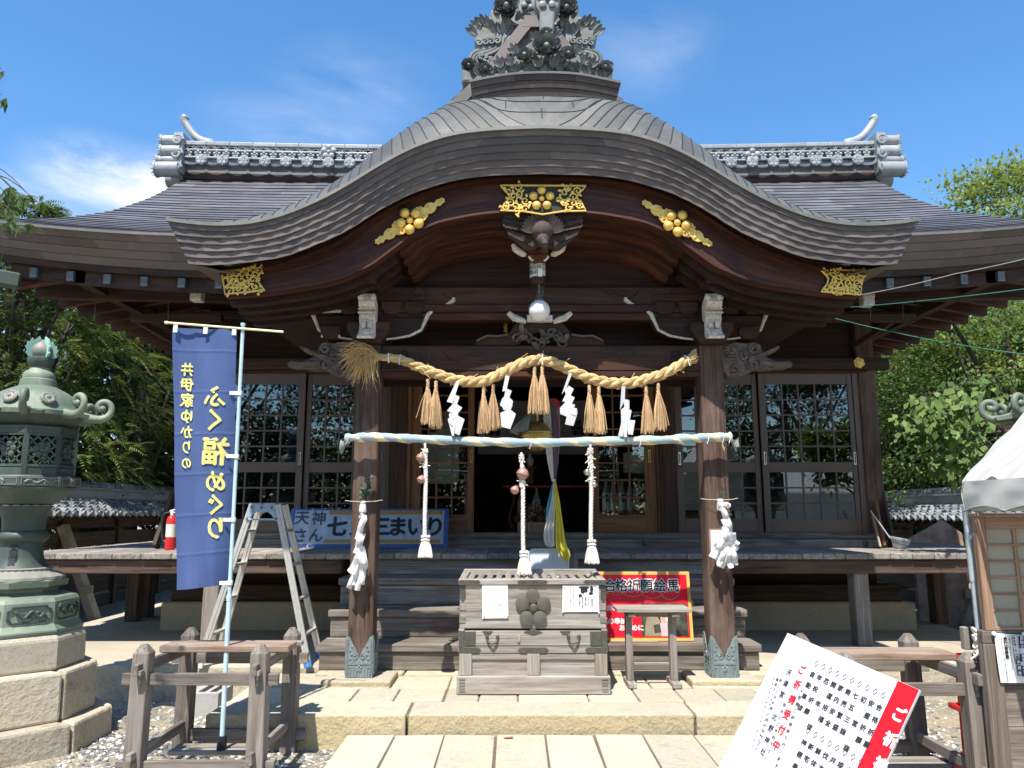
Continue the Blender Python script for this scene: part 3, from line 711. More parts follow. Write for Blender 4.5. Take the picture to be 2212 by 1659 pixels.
# ---- gold fittings on the gable board
def filigree(b, poly, n, size):
    # scrolls scattered inside an outline given as [(x0, x1, y)] scan rows
    pts = []
    tries = 0
    while len(pts) < n and tries < 4000:
        tries += 1; k = random.randrange(len(poly)-1); t = random.random()
        x0 = lerp(poly[k][0], poly[k+1][0], t); x1 = lerp(poly[k][1], poly[k+1][1], t); y = lerp(poly[k][2], poly[k+1][2], t)
        x = random.uniform(x0+size*0.7, x1-size*0.7)
        if all((x-a)**2+(y-c)**2 > (size*1.25)**2 for a, c in pts): pts.append((x, y))
    return pts
def scroll(b, O, ex, ey, x, y, r, hand, a0, th, out=0.012):
    sp = spiral(x, y, r, 1.15, a0, hand, 18, 0.18)
    nz = ex.cross(ey)
    b.tube([O+ex*p+ey*q+nz*out for p, q in sp], [lerp(th, th*0.7, i/17) for i in range(18)], 6, flat=0.8)
    # two little leaves
    for da in (0.4, 2.2):
        p0 = Vector((x+math.cos(a0+da)*r, y+math.sin(a0+da)*r)); dd = Vector((math.cos(a0+da+0.5), math.sin(a0+da+0.5)))
        p1 = p0+dd*r*0.9
        b.tube([O+ex*p0.x+ey*p0.y+nz*out, O+ex*lerp(p0.x, p1.x, .5)+ey*lerp(p0.y, p1.y, .5)+nz*(out*1.2), O+ex*p1.x+ey*p1.y+nz*out], [th*1.1, th*1.6, th*0.3], 5, flat=0.6)
def plum(b, O, ex, ey, R_, r_, nz=None, dome=0.5, rc=None, depth=0.008, n=18, rot=0.0):
    nz = nz or ex.cross(ey)
    for k in range(5):
        a = math.pi/2+2*math.pi*k/5+rot
        b.disc(O+ex*math.cos(a)*R_+ey*math.sin(a)*R_, r_, depth, nz, n, dome=r_*dome)
    b.disc(O, rc or r_*0.62, depth*1.3, nz, n, dome=(rc or r_*0.62)*dome)
EX = Vector((1, 0, 0)); EY = Vector((0, 0, 1)); GY = 6.478
def fit(u0, v0, quad, n, size, central=False, rims=None, label=None):
    # quad: outline in picture units round the fitting, drawn on the gable board
    O = Vector((0, GY, 0)); pl = MB(); pts = [at(u, v, GY) for u, v in quad]
    pl.prism([(p.x, p.z) for p in pts], Vector((0, GY+0.004, 0)), EX, EY, 0.012)
    base = P(pl, 'gold_fitting', 'goldplate', gable_board)
    if label: base['label'] = label
    fb = MB(); k = rims if rims else list(range(len(pts)))
    ring = [p+Vector((0, -0.008, 0)) for p in pts]; ring.append(ring[0])
    fb.tube(ring, 0.009, 6, flat=0.8)
    vs = [p.z for p in pts]; lo, hi = min(vs), max(vs); rows = []
    for t in range(9):
        z = lerp(lo+0.012, hi-0.012, t/8); xs = []
        for a, c in zip(pts, pts[1:]+pts[:1]):
            if (a.z-z)*(c.z-z) < 0: xs.append(lerp(a.x, c.x, (z-a.z)/(c.z-a.z)))
        if len(xs) >= 2: rows.append((min(xs), max(xs), z))
    for x, z in filigree(fb, rows, n, size):
        if central and abs(x-AX) < 0.13: continue
        scroll(fb, O, EX, EY, x, z, size*random.uniform(0.8, 1.05), random.choice((-1, 1)), random.uniform(0, 6.28), 0.0085)
    if central:
        c = (pts[0]+pts[len(pts)//2])/2; cz = (lo+hi)/2+0.012
        plum(fb, Vector((AX, GY-0.004, cz)), EX, EY, 0.078, 0.040, dome=0.75)
    P(fb, 'filigree', 'gold', base, smooth=50)
fit(0, 0, [(1081, 401), (1091, 413), (1098, 420), (1101, 428), (1090, 440), (1081, 455), (1130, 457), (1172, 464), (1216, 457), (1266, 456), (1257, 440), (1246, 428), (1250, 419), (1257, 412), (1266, 402)], 34, 0.036, True, label='bow-shaped gilt fitting with a plum crest at the crown')
fit(0, 0, [(480, 586), (570, 580), (561, 592), (557, 602), (560, 612), (566, 620), (573, 627), (487, 636)], 22, 0.034, label='gilt scrollwork fitting on the left gable tip')
fit(0, 0, [(1774, 585), (1866, 584), (1858, 637), (1773, 630), (1781, 621), (1787, 612), (1789, 602), (1783, 594)], 22, 0.034, label='gilt scrollwork fitting on the right gable tip')
def diag_fit(uc, vc, ang, label):
    c = at(uc, vc, GY); ex = Vector((math.cos(ang), 0, math.sin(ang))); ey = Vector((-math.sin(ang), 0, math.cos(ang)))
    nz = Vector((0, -1, 0)); b = MB(); c = c+Vector((0, 0.002, 0))
    lobes = [(-0.33, 0.022), (-0.30, 0.035), (-0.27, 0.018), (-0.24, 0.045), (-0.20, 0.052), (-0.17, 0.035), (-0.15, 0.058), (-0.11, 0.066), (-0.075, 0.05)]
    for s_ in (-1, 1):
        poly = [(s_*x, h) for x, h in lobes] + [(s_*x, -h*0.95) for x, h in lobes[::-1]]
        b.prism(poly, c+nz*0.012, ex, ey, 0.012)
        for h in (1, -1):
            b.tube([c+nz*0.02+ex*p+ey*q for p, q in spiral(s_*0.115, h*0.045, 0.034, 1.2, 0.4 if s_ > 0 else 2.7, -s_*h, 16, 0.3)], 0.0085, 6)
            b.disc(c+ex*(s_*0.2)+ey*(h*0.022)+nz*0.012, 0.016, 0.004, nz, 10, dome=0.006)
        for k in range(6):
            a = k*1.047; b.disc(c+ex*(s_*0.335+math.cos(a)*0.019)+ey*math.sin(a)*0.019+nz*0.01, 0.0115, 0.005, nz, 8, dome=0.004)
        b.disc(c+ex*(s_*0.335)+nz*0.014, 0.009, 0.005, nz, 8, dome=0.004)
    plum(b, c+nz*0.018, ex, ey, 0.083, 0.046, nz, 0.75, 0.032, rot=-ang if False else 0.0)
    o = P(b, 'gold_fitting', 'gold', gable_board, smooth=45); o['label'] = label
diag_fit(886, 478, math.atan2(41, 60), 'slanting gilt plum crest fitting on the left of the gable')
diag_fit(1462, 483, -math.atan2(41, 60), 'slanting gilt plum crest fitting on the right of the gable')

# ---- ridge box over the crown of the porch
b = MB(); BY = 6.92
top = [(1016, 179), (1060, 170), (1110, 163), (1178, 160), (1245, 163), (1296, 172), (1341, 182)]
bot = [(1029, 226), (1070, 217), (1115, 211), (1178, 208), (1240, 211), (1285, 217), (1328, 226)]
ct = curve([at(u, v, BY-0.06) for u, v in top], 25); cb = curve([at(u, v, BY) for u, v in bot], 25)
for k in range(3):
    i = 0; off = [8, 5, 8][k]
    while i < 24:
        j = min(24, i+off if i else (off if k != 1 else 3)); rows = []
        for tt, ex_ in ((k/3, -0.012), ((k+1)/3-0.02, -0.012), ((k+1)/3-0.02, 0.012)):
            rows.append([ct[q].lerp(cb[q], tt)+Vector((0, ex_-0.008*(2-k), 0)) for q in range(i, j+1)])
        b.grid(rows, flip=True, gc=[(p.x, p.z, p.y) for r_ in rows for p in r_]); i = j
for a in (0, 24):
    rows = [[ct[a], ct[a]+Vector((0, 2.4, 0.1))], [cb[a], cb[a]+Vector((0, 2.4, 0.1))]]; b.grid(rows, flip=(a == 24))
ridge_box = P(b, 'ridge_box', 'ridgecop', porch_roof)
b = MB(); rows = [[p+Vector((0, -0.035, -0.012)) for p in ct], [p+Vector((0, -0.035, 0.012)) for p in ct], [p+Vector((0, 2.4, 0.03)) for p in ct]]
rows[0][0] += Vector((-0.015, 0, 0)); b.grid(rows, flip=True); P(b, 'coping', 'cap', ridge_box)

# ---------------------------------------------------------------- main roof
YE, YR = 8.0, 11.03
ZE = EYE.z + (4.42-1.68)*1.081
def hipw(d): return interp([(0, 6.18), (0.22, 6.02), (0.76, 5.70), (1.41, 5.44), (2.27, 5.30), (3.03, 5.25)], d)
def upturn(w): return 0.155*max(0, (abs(w)-3.2)/2.6)**2
def mz(x, d): return ZE + 0.45*d + 0.0708*d*d + upturn(x-AX)*(1-0.75*d/3.03)
b = MB(); NR = 25
for r_ in range(NR):
    d0 = 3.03*r_/NR; d1 = 3.03*(r_+1)/NR; x = -hipw(d0); off = random.uniform(0.2, 0.9)
    while x < hipw(d0)-0.01:
        x1 = min(hipw(d0), x+(off if x == -hipw(d0) else 0.9)); cols = 4
        if x1 > hipw(d0)-0.15: x1 = hipw(d0)
        rows = []
        for d, dz, kk in ((d0+0.026, -0.012, 0), (d0, 0.016, 0), (d1+0.012, 0.002, 1)):
            row = []
            for t in range(cols+1):
                xx = lerp(x, x1, t/cols); xx = xx*(hipw(d1)/hipw(d0) if kk else 1.0)
                if kk and abs(lerp(x, x1, t/cols)) < hipw(d0)*0.97: xx = lerp(x, x1, t/cols)*lerp(1, hipw(d1)/hipw(d0), (abs(xx)/hipw(d0))**6)
                row.append(Vector((AX+xx, YE+d, mz(AX+xx, d)+dz+0.004*mnoise.noise(Vector((xx*1.3, r_*1.7, 0))))))
            rows.append(row)
        b.grid(rows, gc=[(p.x, p.z*1.0, p.y) for rr in rows for p in rr]); x = x1
main_roof = P(b, 'main_roof', 'roof')
# side slopes and back slope close the roof
b = MB()
for s_ in (-1, 1):
    rows = []
    for d in (0, 0.3, 0.8, 1.4, 2.1, 2.6):
        w = hipw(d); rows.append([Vector((AX+s_*w, YE+d, mz(AX+s_*w, d))), Vector((AX+s_*w, YR+(YR-YE)-d, mz(AX+s_*w, d)))])
    b.grid(rows, flip=(s_ > 0))
rows = [[Vector((AX+t*hipw(d), 2*YR-YE-d, mz(AX+t*hipw(d), d))) for t in (1, 0.5, 0, -0.5, -1)] for d in (0, 0.8, 1.6, 2.4, 3.03)]
b.grid(rows); P(b, 'back_slope', 'roof', main_roof)
# eave edge: lapped copper courses leaning inwards
b = MB(); n = 49; EH = 0.33
def eave(t, k, y=0.0):
    xx = lerp(-6.18, 6.18, t); return Vector((AX+xx*(1-0.009*k), YE+0.06*k+y, mz(AX+xx, 0)-EH*k/4-0.004))
for k in range(4):
    i = 0; off = [3, 1, 4, 2][k]
    while i < n-1:
        j = min(n-1, i+(4 if i else off)); rows = []
        for t_, dy, dz in ((0, -0.004, 0), (1, -0.010, 0.004), (1, 0.02, 0.004)):
            rows.append([eave(q/(n-1), k+t_, dy)+Vector((0, 0, dz)) for q in range(i, j+1)])
        b.grid(rows, flip=True, gc=[(p.x, p.z, p.y) for rr in rows for p in rr]); i = j
for s_ in (0, 1):
    rows = [[eave(s_, k), eave(s_, k)+Vector((0, 5.9, 0))] for k in range(5)]; b.grid(rows, flip=(s_ == 1))
P(b, 'eave_edge', 'fascia', main_roof)
b = MB(); g = [[eave(q/(n-1), 0, -0.016)+Vector((0, 0, 0.018)) for q in range(n)], [eave(q/(n-1), 0, -0.018)+Vector((0, 0, -0.014)) for q in range(n)]]
b.grid(g, flip=True); P(b, 'eave_lip', 'cap', main_roof)
# red-brown boards and beams under the eave edge
b = MB()
for k, (dz, y, h, dp) in enumerate(((EH+0.035, 0.235, 0.07, 0.07), (EH+0.15, 0.30, 0.15, 0.05))):
    for q in range(n-1):
        a = eave(q/(n-1), 0); c = eave((q+1)/(n-1), 0); sh = 0.962-0.012*k
        a = Vector((AX+(a.x-AX)*sh, YE+y+dp/2, a.z-dz)); c = Vector((AX+(c.x-AX)*sh, YE+y+dp/2, c.z-dz))
        b.beam(a, c, dp, h)
        if q == 0:
            b.beam(a, a+Vector((0, 5.4, 0)), dp, h); 
        if q == n-2: b.beam(c, c+Vector((0, 5.4, 0)), dp, h)
P(b, 'eave_board', 'timber', main_roof)
# soffit and rafters
b = MB(); SZ = lambda x, d: mz(x, 0)-EH-0.10+0.16*d
rows = [[Vector((AX+t*5.78, YE+0.32+d, SZ(AX+t*5.78, d)+0.05)) for t in [q/12-1 for q in range(25)]] for d in (0, 0.9, 1.8)]
b.grid(rows, flip=True)
for s_ in (-1, 1):
    rows = [[Vector((AX+s_*(5.78-d), y, ZE-EH-0.05+0.16*d+0.10)) for y in (YE+0.32, 13.2)] for d in (0, 0.8, 1.7)]
    b.grid(rows, flip=(s_ > 0))
P(b, 'soffit', 'redtimber', main_roof)
for i in range(28):
    x = AX+(i-13.5)*0.415
    if abs(x-AX) < 3.0: continue
    b = MB(); b.beam((x, YE+0.30, SZ(x, 0)-0.03), (x, 10.0, SZ(x, 1.7)-0.03), 0.068, 0.10)
    o = P(b, 'rafter', 'timber', main_roof)
    b = MB(); b.beam((x, YE+0.255, SZ(x, 0)-0.035), (x, YE+0.30, SZ(x, 0)-0.032), 0.078, 0.108); P(b, 'rafter_cap', 'capblue', main_roof)
for s_ in (-1, 1):
    for i in range(12):
        y = 8.42+i*0.415; x0 = AX+s_*5.86; x1 = AX+s_*4.2
        z = ZE-EH-0.10
        b = MB(); b.beam((x0, y, z+0.02), (x1, y, z+0.30), 0.085, 0.13); P(b, 'rafter', 'redtimber', main_roof)
# carrying beams further in, a rail and its brace under each side
for s_ in (-1, 1):
    def one(p, q, w, h):
        b = MB(); b.beam(p, q, w, h); P(b, 'eave_beam', 'timber', main_roof)
    one((AX+s_*5.1, 8.3, ZE-EH-0.04), (AX+s_*5.1, 13.3, ZE-EH-0.04), 0.12, 0.14)
    one((AX+s_*3.0, 8.85, ZE-EH-0.12), (AX+s_*5.9, 8.85, ZE-EH-0.06), 0.12, 0.15)
    one(at(285 if s_ < 0 else 1975, 688, 9.0), at(480 if s_ < 0 else 1760, 688, 9.0), 0.09, 0.085)
    one(at(300 if s_ < 0 else 1925, 694, 9.1), at(392 if s_ < 0 else 1845, 748, 9.6), 0.06, 0.07)
for s_ in (-1, 1):      # hanging rods of the eave
    for u in ((206, 364) if s_ < 0 else (1950, 1880)):
        b = MB(); p = at(u, 600, 8.9); q = at(u, 690, 8.9); b.tube([p, q], 0.008, 6); P(b, 'hanging_rod', 'iron', main_roof)
b = MB(); p = at(2, 598, 8.15); b.beam(p+Vector((-0.55, -0.35, 0.02)), p+Vector((0.14, 0.12, -0.02)), 0.14, 0.17); P(b, 'corner_cap', 'darkbronze', main_roof, bevel=0.02)
for u, v in ((427, 634), (1872, 645)):
    b = MB(); p = at(u, v, 8.5); b.box(p, (0.13, 0.12, 0.19)); b.box(p+Vector((0, -0.01, 0.02)), (0.14, 0.11, 0.05))
    P(b, 'beam_end', 'gofun', main_roof, bevel=0.008)

# ---- tiled ridge
def rz(v): return at(1700, v, YR-0.16).z
def rup(x): return 0.085*(abs(x-AX)/5.25)**2-0.03
b = MB(); RX = 5.22; SEG = 30
def ridge_layer(mb, z0, z1, th, mi=0, x1=RX):
    for i in range(SEG):
        xa = AX-x1+2*x1*i/SEG; xb = AX-x1+2*x1*(i+1)/SEG
        vs = []
        for x in (xa, xb):
            for y in (YR-th, YR+th):
                for z in (z0, z1): vs.append((x, y, z+rup(x)))
        mb.add(vs, [(0, 1, 5, 4), (1, 3, 7, 5), (3, 2, 6, 7), (2, 0, 4, 6), (0, 2, 3, 1), (4, 5, 7, 6)], None, None, mi)
ridge_layer(b, rz(376), rz(310), 0.10)
ridge = P(b, 'ridge', 'tile')
b = MB()
for z0, z1, th in ((rz(320), rz(311), 0.17), (rz(332), rz(327.5), 0.17), (rz(348.5), rz(344), 0.18)): ridge_layer(b, z0, z1, th)
P(b, 'ridge_course', 'silvertile', ridge, bevel=0.012, seg=2)
b = MB(); z0 = rz(376); ridge_layer(b, z0-0.1, z0, 0.11); P(b, 'ridge_base', 'timber', ridge)
b = MB(); step = 0.158
nn = int(2*RX/step)
for i in range(nn):                                       # band of interlocking rings and band of small plum flowers
    x = AX-RX+0.1+i*step
    if abs(x-AX) < 1.6: continue
    zc = rz(323.8)+rup(x)-0.025
    b.tube([(x+math.cos(t)*0.072, YR-0.15, zc+math.sin(t)*0.062) for t in [math.pi*k/8 for k in range(9)]], 0.011, 5)
    b.tube([(x+math.cos(t)*0.045, YR-0.15, zc+math.sin(t)*0.04) for t in [math.pi*k/6 for k in range(7)]], 0.008, 5)
P(b, 'ring_frieze', 'tile', ridge, smooth=60)
b = MB()
for i in range(nn+14):
    x = AX-RX+0.08+i*0.142
    if abs(x-AX) < 1.6 or x > AX+RX: continue
    plum(b, Vector((x, YR-0.155, rz(338)+rup(x))), EX, EY, 0.038, 0.023, Vector((0, -1, 0)), 0.6, 0.012, 0.006, 8)
P(b, 'plum_frieze', 'silvertile', ridge, smooth=50)
b = MB()
for i in range(34):                                       # scalloped tiles under the flowers
    x = AX+(i-16.5)*0.316
    if abs(x-AX) < 1.5: continue
    zc = rz(357)+rup(x)
    for k in range(2):
        pts = [(x+0.158+math.cos(t)*0.145, YR-0.2-0.012*k, zc+0.045-0.02*k+math.sin(t)*0.085) for t in [math.pi+math.pi*q/8 for q in range(9)]]
        b.tube(pts, 0.016, 5)
    b.beam((x+0.02, YR-0.12, zc+0.02), (x+0.30, YR-0.12, zc+0.02), 0.05, 0.07)
P(b, 'scallop_frieze', 'tile', ridge, smooth=50)
med0 = None
for i in range(34):
    x = AX+(i-16.5)*0.316
    if abs(x-AX) < 1.6 or abs(x-AX) > RX-0.05: continue
    b = MB(); o_ = Vector((x, YR-0.235, rz(356)+rup(x)))
    b.disc(o_, 0.082, 0.03, (0, -1, 0), 20); plum(b, o_+Vector((0, -0.03, 0)), EX, EY, 0.049, 0.0275, Vector((0, -1, 0)), 0.10, 0.019, 0.010, 14)
    P(b, 'medallion', 'silvertile', ridge, smooth=40)
for u, v in ((710, 328), (1626, 336)):
    b = MB(); plum(b, at(u, v, YR-0.2), EX, EY, 0.075, 0.045, Vector((0, -1, 0)), 0.5, 0.03, 0.012, 14); P(b, 'plum_crest', 'silvertile', ridge, smooth=40)
for s_ in (-1, 1):
    b = MB(); X = AX+s_*(RX+0.02)
    zt = rz(308)+rup(X); zb = rz(384)+rup(X)
    b.box((X+s_*0.03, YR, (zt+zb)/2+0.04), (0.14, 0.5, zt-zb+0.06))
    for k, (dz, dx, r_, L) in enumerate(((0.05, 0.02, 0.085, 0.30), (0.22, 0.04, 0.095, 0.26), (0.36, 0.10, 0.07, 0.24), (0.50, 0.05, 0.115, 0.36))):
        z = zt-dz; x0 = X+s_*(-0.02+dx*0.4); x1 = X+s_*(0.10+dx+L*0.55)
        b.tube([(x0, YR-0.20, z), (x1, YR-0.22, z-0.01)], [r_, r_], 16); b.tube([(x0, YR+0.2, z), (x1, YR+0.2, z)], r_, 12)
        b.tube([(x1-s_*0.03, YR-0.22, z-0.01), (x1-s_*0.01, YR-0.22, z-0.01)], r_*1.1, 16)
        for j in range(9):
            a = j*0.7; b.tube([(x1-s_*0.01, YR-0.22+math.cos(a)*r_*0.75, z+math.sin(a)*r_*0.75), (x1+s_*0.05, YR-0.22+math.cos(a)*r_*0.8, z+0.01+math.sin(a)*r_*0.95)], [0.02, 0.003], 5)
    for sp in ((0.0, 0.12), (0.22, 0.30), (0.44, 0.10)):
        b.tube([(X+s_*0.03+math.cos(t)*r2, YR-0.27, zt-sp[0]-0.06+math.sin(t)*r2) for t, r2 in [(k*0.5, 0.085*(1-k/26)) for k in range(20)]], 0.022, 6)
    P(b, 'ridge_end_tile', 'silvertile', ridge, smooth=45)
    b = MB(); base = at(437 if s_ < 0 else 1847, 305, YR); tip = at(399 if s_ < 0 else 1887, 262, YR); mid = base.lerp(tip, 0.5)+Vector((0, 0, -0.05))
    root_ = base+Vector((-s_*0.16, 0, -0.07))
    b.tube(curve([root_, base+Vector((0, 0, 0.0)), mid, tip, tip+Vector((s_*-0.02, 0, 0.09))], 16), [0.07, 0.09, 0.085, 0.075, 0.066, 0.06, 0.058, 0.056, 0.056, 0.056, 0.056, 0.058, 0.062, 0.066, 0.062, 0.045], 14)
    P(b, 'ridge_horn', 'silvertile', ridge, smooth=50)
# ---------------------------------------------------------------- gable and clay flower sculpture over the porch
def r1(x, y, Y): return at(932.5+0.2083*x, 0.2083*y, Y)
GF = 7.5
def gw(u, v, Y=GF): p = at(u, v, Y); return (AX-p.x, p.z)
prof = [gw(1133, 40), gw(1116, 60), gw(1090, 93), gw(1053, 140), gw(1016, 180), gw(975, 217), gw(925, 256)]
apex = prof[0]
b = MB()
for s_ in (-1, 1):
    for k in range(len(prof)-1):
        (w0, z0), (w1, z1) = prof[k], prof[k+1]; n = 2 if k else 1
        for q in range(n):
            a0 = lerp(w0, w1, q/n); a1 = lerp(w0, w1, (q+1)/n); c0 = lerp(z0, z1, q/n); c1 = lerp(z0, z1, (q+1)/n)
            rows = [[Vector((AX+s_*a0, GF, c0)), Vector((AX+s_*a0, 11.0, c0))], [Vector((AX+s_*a1, GF, c1+0.012)), Vector((AX+s_*a1, 11.0, c1+0.012))], [Vector((AX+s_*a1, GF, c1)), Vector((AX+s_*a1, 11.0, c1))]]
            b.grid(rows, flip=(s_ < 0), gc=[(p.x, p.y, p.z) for r_ in rows for p in r_])
b.ab((AX-apex[0], GF-0.01, apex[1]-0.02), (AX+apex[0], 11.0, apex[1]+0.03))
gable_roof = P(b, 'gable_roof', 'fascia')
b = MB()
for s_ in (-1, 1):
    for k in range(len(prof)-1):
        (w0, z0), (w1, z1) = prof[k], prof[k+1]
        for j, (ins, y0, y1) in enumerate(((0.0, GF-0.012, GF+0.05), (0.09, GF+0.05, GF+0.13), (0.18, GF+0.13, GF+0.24))):
            a = Vector((AX+s_*max(0, w0-ins), y0, z0-ins*0.5-0.005)); c = Vector((AX+s_*max(0, w1-ins), y0, z1-ins*0.5-0.005)); dn = Vector((-s_*0.10, 0, -0.06))
            if w0-ins <= 0.05: continue
            rows = [[a, c], [a+dn, c+dn], [a+dn+Vector((0, y1-y0, 0)), c+dn+Vector((0, y1-y0, 0))]]; b.grid(rows, flip=(s_ < 0))
for k in range(4):
    b.ab((AX-apex[0]-0.02+0.03*k, GF-0.014+0.05*k, apex[1]-0.02-0.085*(k+1)), (AX+apex[0]+0.02-0.03*k, GF+0.05+0.05*k, apex[1]-0.02-0.085*k))
P(b, 'verge', 'fascia', gable_roof)
b = MB(); b.prism([(-w, z) for w, z in prof]+[(w, z) for w, z in prof[::-1]], Vector((AX, GF+0.26, 0)), EX, EY, 0.05); P(b, 'pediment', 'fascia', gable_roof)

def petal(b, base, d, up, L, W, cup=0.4, tip=0.5, ribs=True):
    # a cupped petal or leaf growing from base along d, facing up
    d = d.normalized(); up = (up-d*up.dot(d)).normalized(); x = d.cross(up); rows = []
    for i in range(6):
        t = i/5; w = W*math.sin(math.pi*min(1, 0.12+t*lerp(0.86, 0.62, tip)))*1.0; row = []
        for j in range(7):
            s_ = j/3-1; rib = (0.012*L*math.cos(j*math.pi) if ribs else 0)
            row.append(base + d*(L*t*(1-0.10*abs(s_)*t)) + x*(w*s_*0.5) + up*(cup*L*(t*t*0.6) + cup*0.45*W*s_*s_ + rib))
        rows.append(row)
    b.grid(rows); b.grid([[p-up*0.012 for p in r_] for r_ in rows], flip=True)
def peony(b, c, r, nz=Vector((0, -1, 0)), layers=4, seed=0):
    rr = random.Random(seed); ex = nz.orthogonal().normalized(); ey = nz.cross(ex)
    for l in range(layers):
        n = [7, 6, 5, 4, 3][l]; R0 = r*[0.20, 0.16, 0.10, 0.05, 0.02][l]; L = r*[0.95, 0.78, 0.62, 0.46, 0.3][l]; lift = [0.30, 0.7, 1.2, 2.0, 3.0][l]
        for k in range(n):
            a = 2*math.pi*k/n + l*0.5 + rr.uniform(-0.12, 0.12); d = ex*math.cos(a)+ey*math.sin(a)
            petal(b, c+d*R0+nz*(0.03*l*r), d+nz*lift, nz-d*lift, L*rr.uniform(0.9, 1.05), r*[0.80, 0.74, 0.66, 0.56, 0.45][l], 0.50, 1.0)
    b.ball(c+nz*r*0.42, r*0.24, 8, 6)
def leafspray(b, c, ang, L, n=3, spread=0.5, nz=Vector((0, -1, 0))):
    for k in range(n):
        a = ang+(k-(n-1)/2)*spread; d = Vector((math.cos(a), -0.25, math.sin(a)))
        petal(b, c, d, nz, L*(1.0-0.2*abs(k-(n-1)/2)/max(1, n/2)), L*0.40, 0.22, 0.25)
def stream(b, pts, r, Y, off=(0, 1, 2), gap=0.05):
    path = curve([r1(x, y, Y) for x, y in pts], 22)
    for k in off:
        q = []
        for i, p in enumerate(path):
            t = (path[min(i+1, 21)]-path[max(0, i-1)]).normalized(); n_ = Vector((t.z, 0, -t.x)); q.append(p+n_*(k-1)*gap)
        b.tube(q, [r*(0.5+0.5*math.sin(math.pi*(0.1+0.8*i/21))) for i in range(22)], 6)
SY = 7.86
M['sculptlight'] = plain('pale_grey_clay', (0.17, 0.18, 0.175), 0.5, var=0.15, scale=9)
left = [(310, 850), (312, 740), (330, 660), (370, 632), (408, 625), (414, 585), (440, 520), (472, 490), (470, 465), (443, 425), (437, 345), (455, 262), (500, 195), (552, 152), (600, 172), (606, 115), (640, 72), (655, -20), (720, -120), (900, -170), (1040, -170)]
right = [(1190, -170), (1420, -150), (1480, -40), (1505, 60), (1530, 120), (1532, 165), (1600, 178), (1660, 215), (1708, 290), (1716, 380), (1692, 460), (1698, 530), (1742, 590), (1756, 640), (1800, 650), (1868, 715), (1880, 760), (1855, 835)]
pl = [r1(x, y, SY) for x, y in left+right]
b = MB(); b.prism([(p.x, p.z) for p in pl], Vector((0, SY, 0)), EX, EY, 0.22)
sculpture = P(b, 'ridge_sculpture', 'sculpt', hall, bevel=0.03, seg=2)
b = MB(); ZN = Vector((0, -1, 0))
SF = SY-0.04
for x, y, r_, sd_ in ((775, 90, 0.150, 1), (1395, 105, 0.135, 2), (385, 690, 0.085, 3), (1805, 715, 0.085, 4)):
    b = MB(); peony(b, r1(x, y, SF-0.05), r_, seed=sd_); P(b, 'peony', 'sculpt', sculpture, smooth=60)
b = MB()
for s_, X in ((1, lambda x: x), (-1, lambda x: 2150-x)):
    stream(b, [(X(850), 290), (X(760), 295), (X(715), 380), (X(690), 470), (X(600), 530), (X(470), 560), (X(430), 620), (X(470), 700)], 0.027, SF-0.02, gap=0.036)
    stream(b, [(X(820), 330), (X(760), 400), (X(720), 460), (X(700), 500)], 0.022, SF-0.02, (0, 1, 2), 0.034)
    for k in range(4):
        c = r1(X(495+62*k), 455-6*k, SF-0.03); sp = spiral(c.x, c.z, 0.040, 1.2, 2.2 if s_ > 0 else 0.9, -s_, 18, 0.2)
        b.tube([(x, SF-0.05, z) for x, z in sp], [0.020*(1-0.4*i/17) for i in range(18)], 6)
        b.tube([(c.x, SF-0.03, c.z-0.02), (c.x-s_*0.01, SF-0.03, c.z-0.075)], [0.022, 0.014], 6)
    for k in range(3):
        c = r1(X(520+45*k), 600+20*k, SF-0.03); sp = spiral(c.x, c.z, 0.04, 1.4, 1.0, s_, 18, 0.2)
        b.tube([(x, SF-0.05, z) for x, z in sp], 0.018, 6)
    for k in range(8):
        x = 470+k*46; y = 330-math.sin(k*0.85)*70-(k*12); a = (2.5-k*0.1) if s_ > 0 else math.pi-(2.5-k*0.1)
        leafspray(b, r1(X(x), y+40, SF-0.03), a, 0.17, 2, 0.45)
    for k in range(5):
        a = (1.9-k*0.35) if s_ > 0 else math.pi-(1.9-k*0.35)
        leafspray(b, r1(X(690+k*60), 190+20*(k % 2), SF-0.02), a, 0.13, 2, 0.4)
    stream(b, [(X(800), 175), (X(815), 225), (X(870), 262), (X(900), 265)], 0.024, SF-0.015, (1,))
P(b, 'wave_and_leaf_relief', 'sculpt', sculpture, smooth=60)
b = MB(); a = [(1120, 345), (1118, 125), (1085, 70), (1070, -20), (1075, -150), (1335, -150), (1338, -20), (1318, 65), (1282, 115), (1262, 345)]
PY = 7.42
pts = [r1(x, y, PY) for x, y in a]; b.prism([(p.x, p.z) for p in pts], Vector((0, PY, 0)), EX, EY, 0.22)
post = P(b, 'crest_post', 'sculptlight', sculpture, bevel=0.02, seg=2)
b = MB()
for x, y in ((1150, 52), (1250, 52), (1120, -45), (1285, -45), (1200, -10)): b.disc(r1(x, y, PY), 0.038 if y > 0 or x != 1200 else 0.026, 0.02, n=20, dome=0.01)
for x, y in ((1030, 80), (1000, 0), (960, 60)): b.disc(r1(x, y, SY-0.01), 0.034, 0.02, n=18, dome=0.012)
for r_ in (0.075, 0.058, 0.042):
    c = r1(1050, 190, SY-0.03); b.tube([(c.x+math.cos(t)*r_, c.y, c.z+math.sin(t)*r_) for t in [math.pi*k/12 for k in range(13)]], 0.008, 6)
P(b, 'crest', 'sculptlight', post, smooth=45)
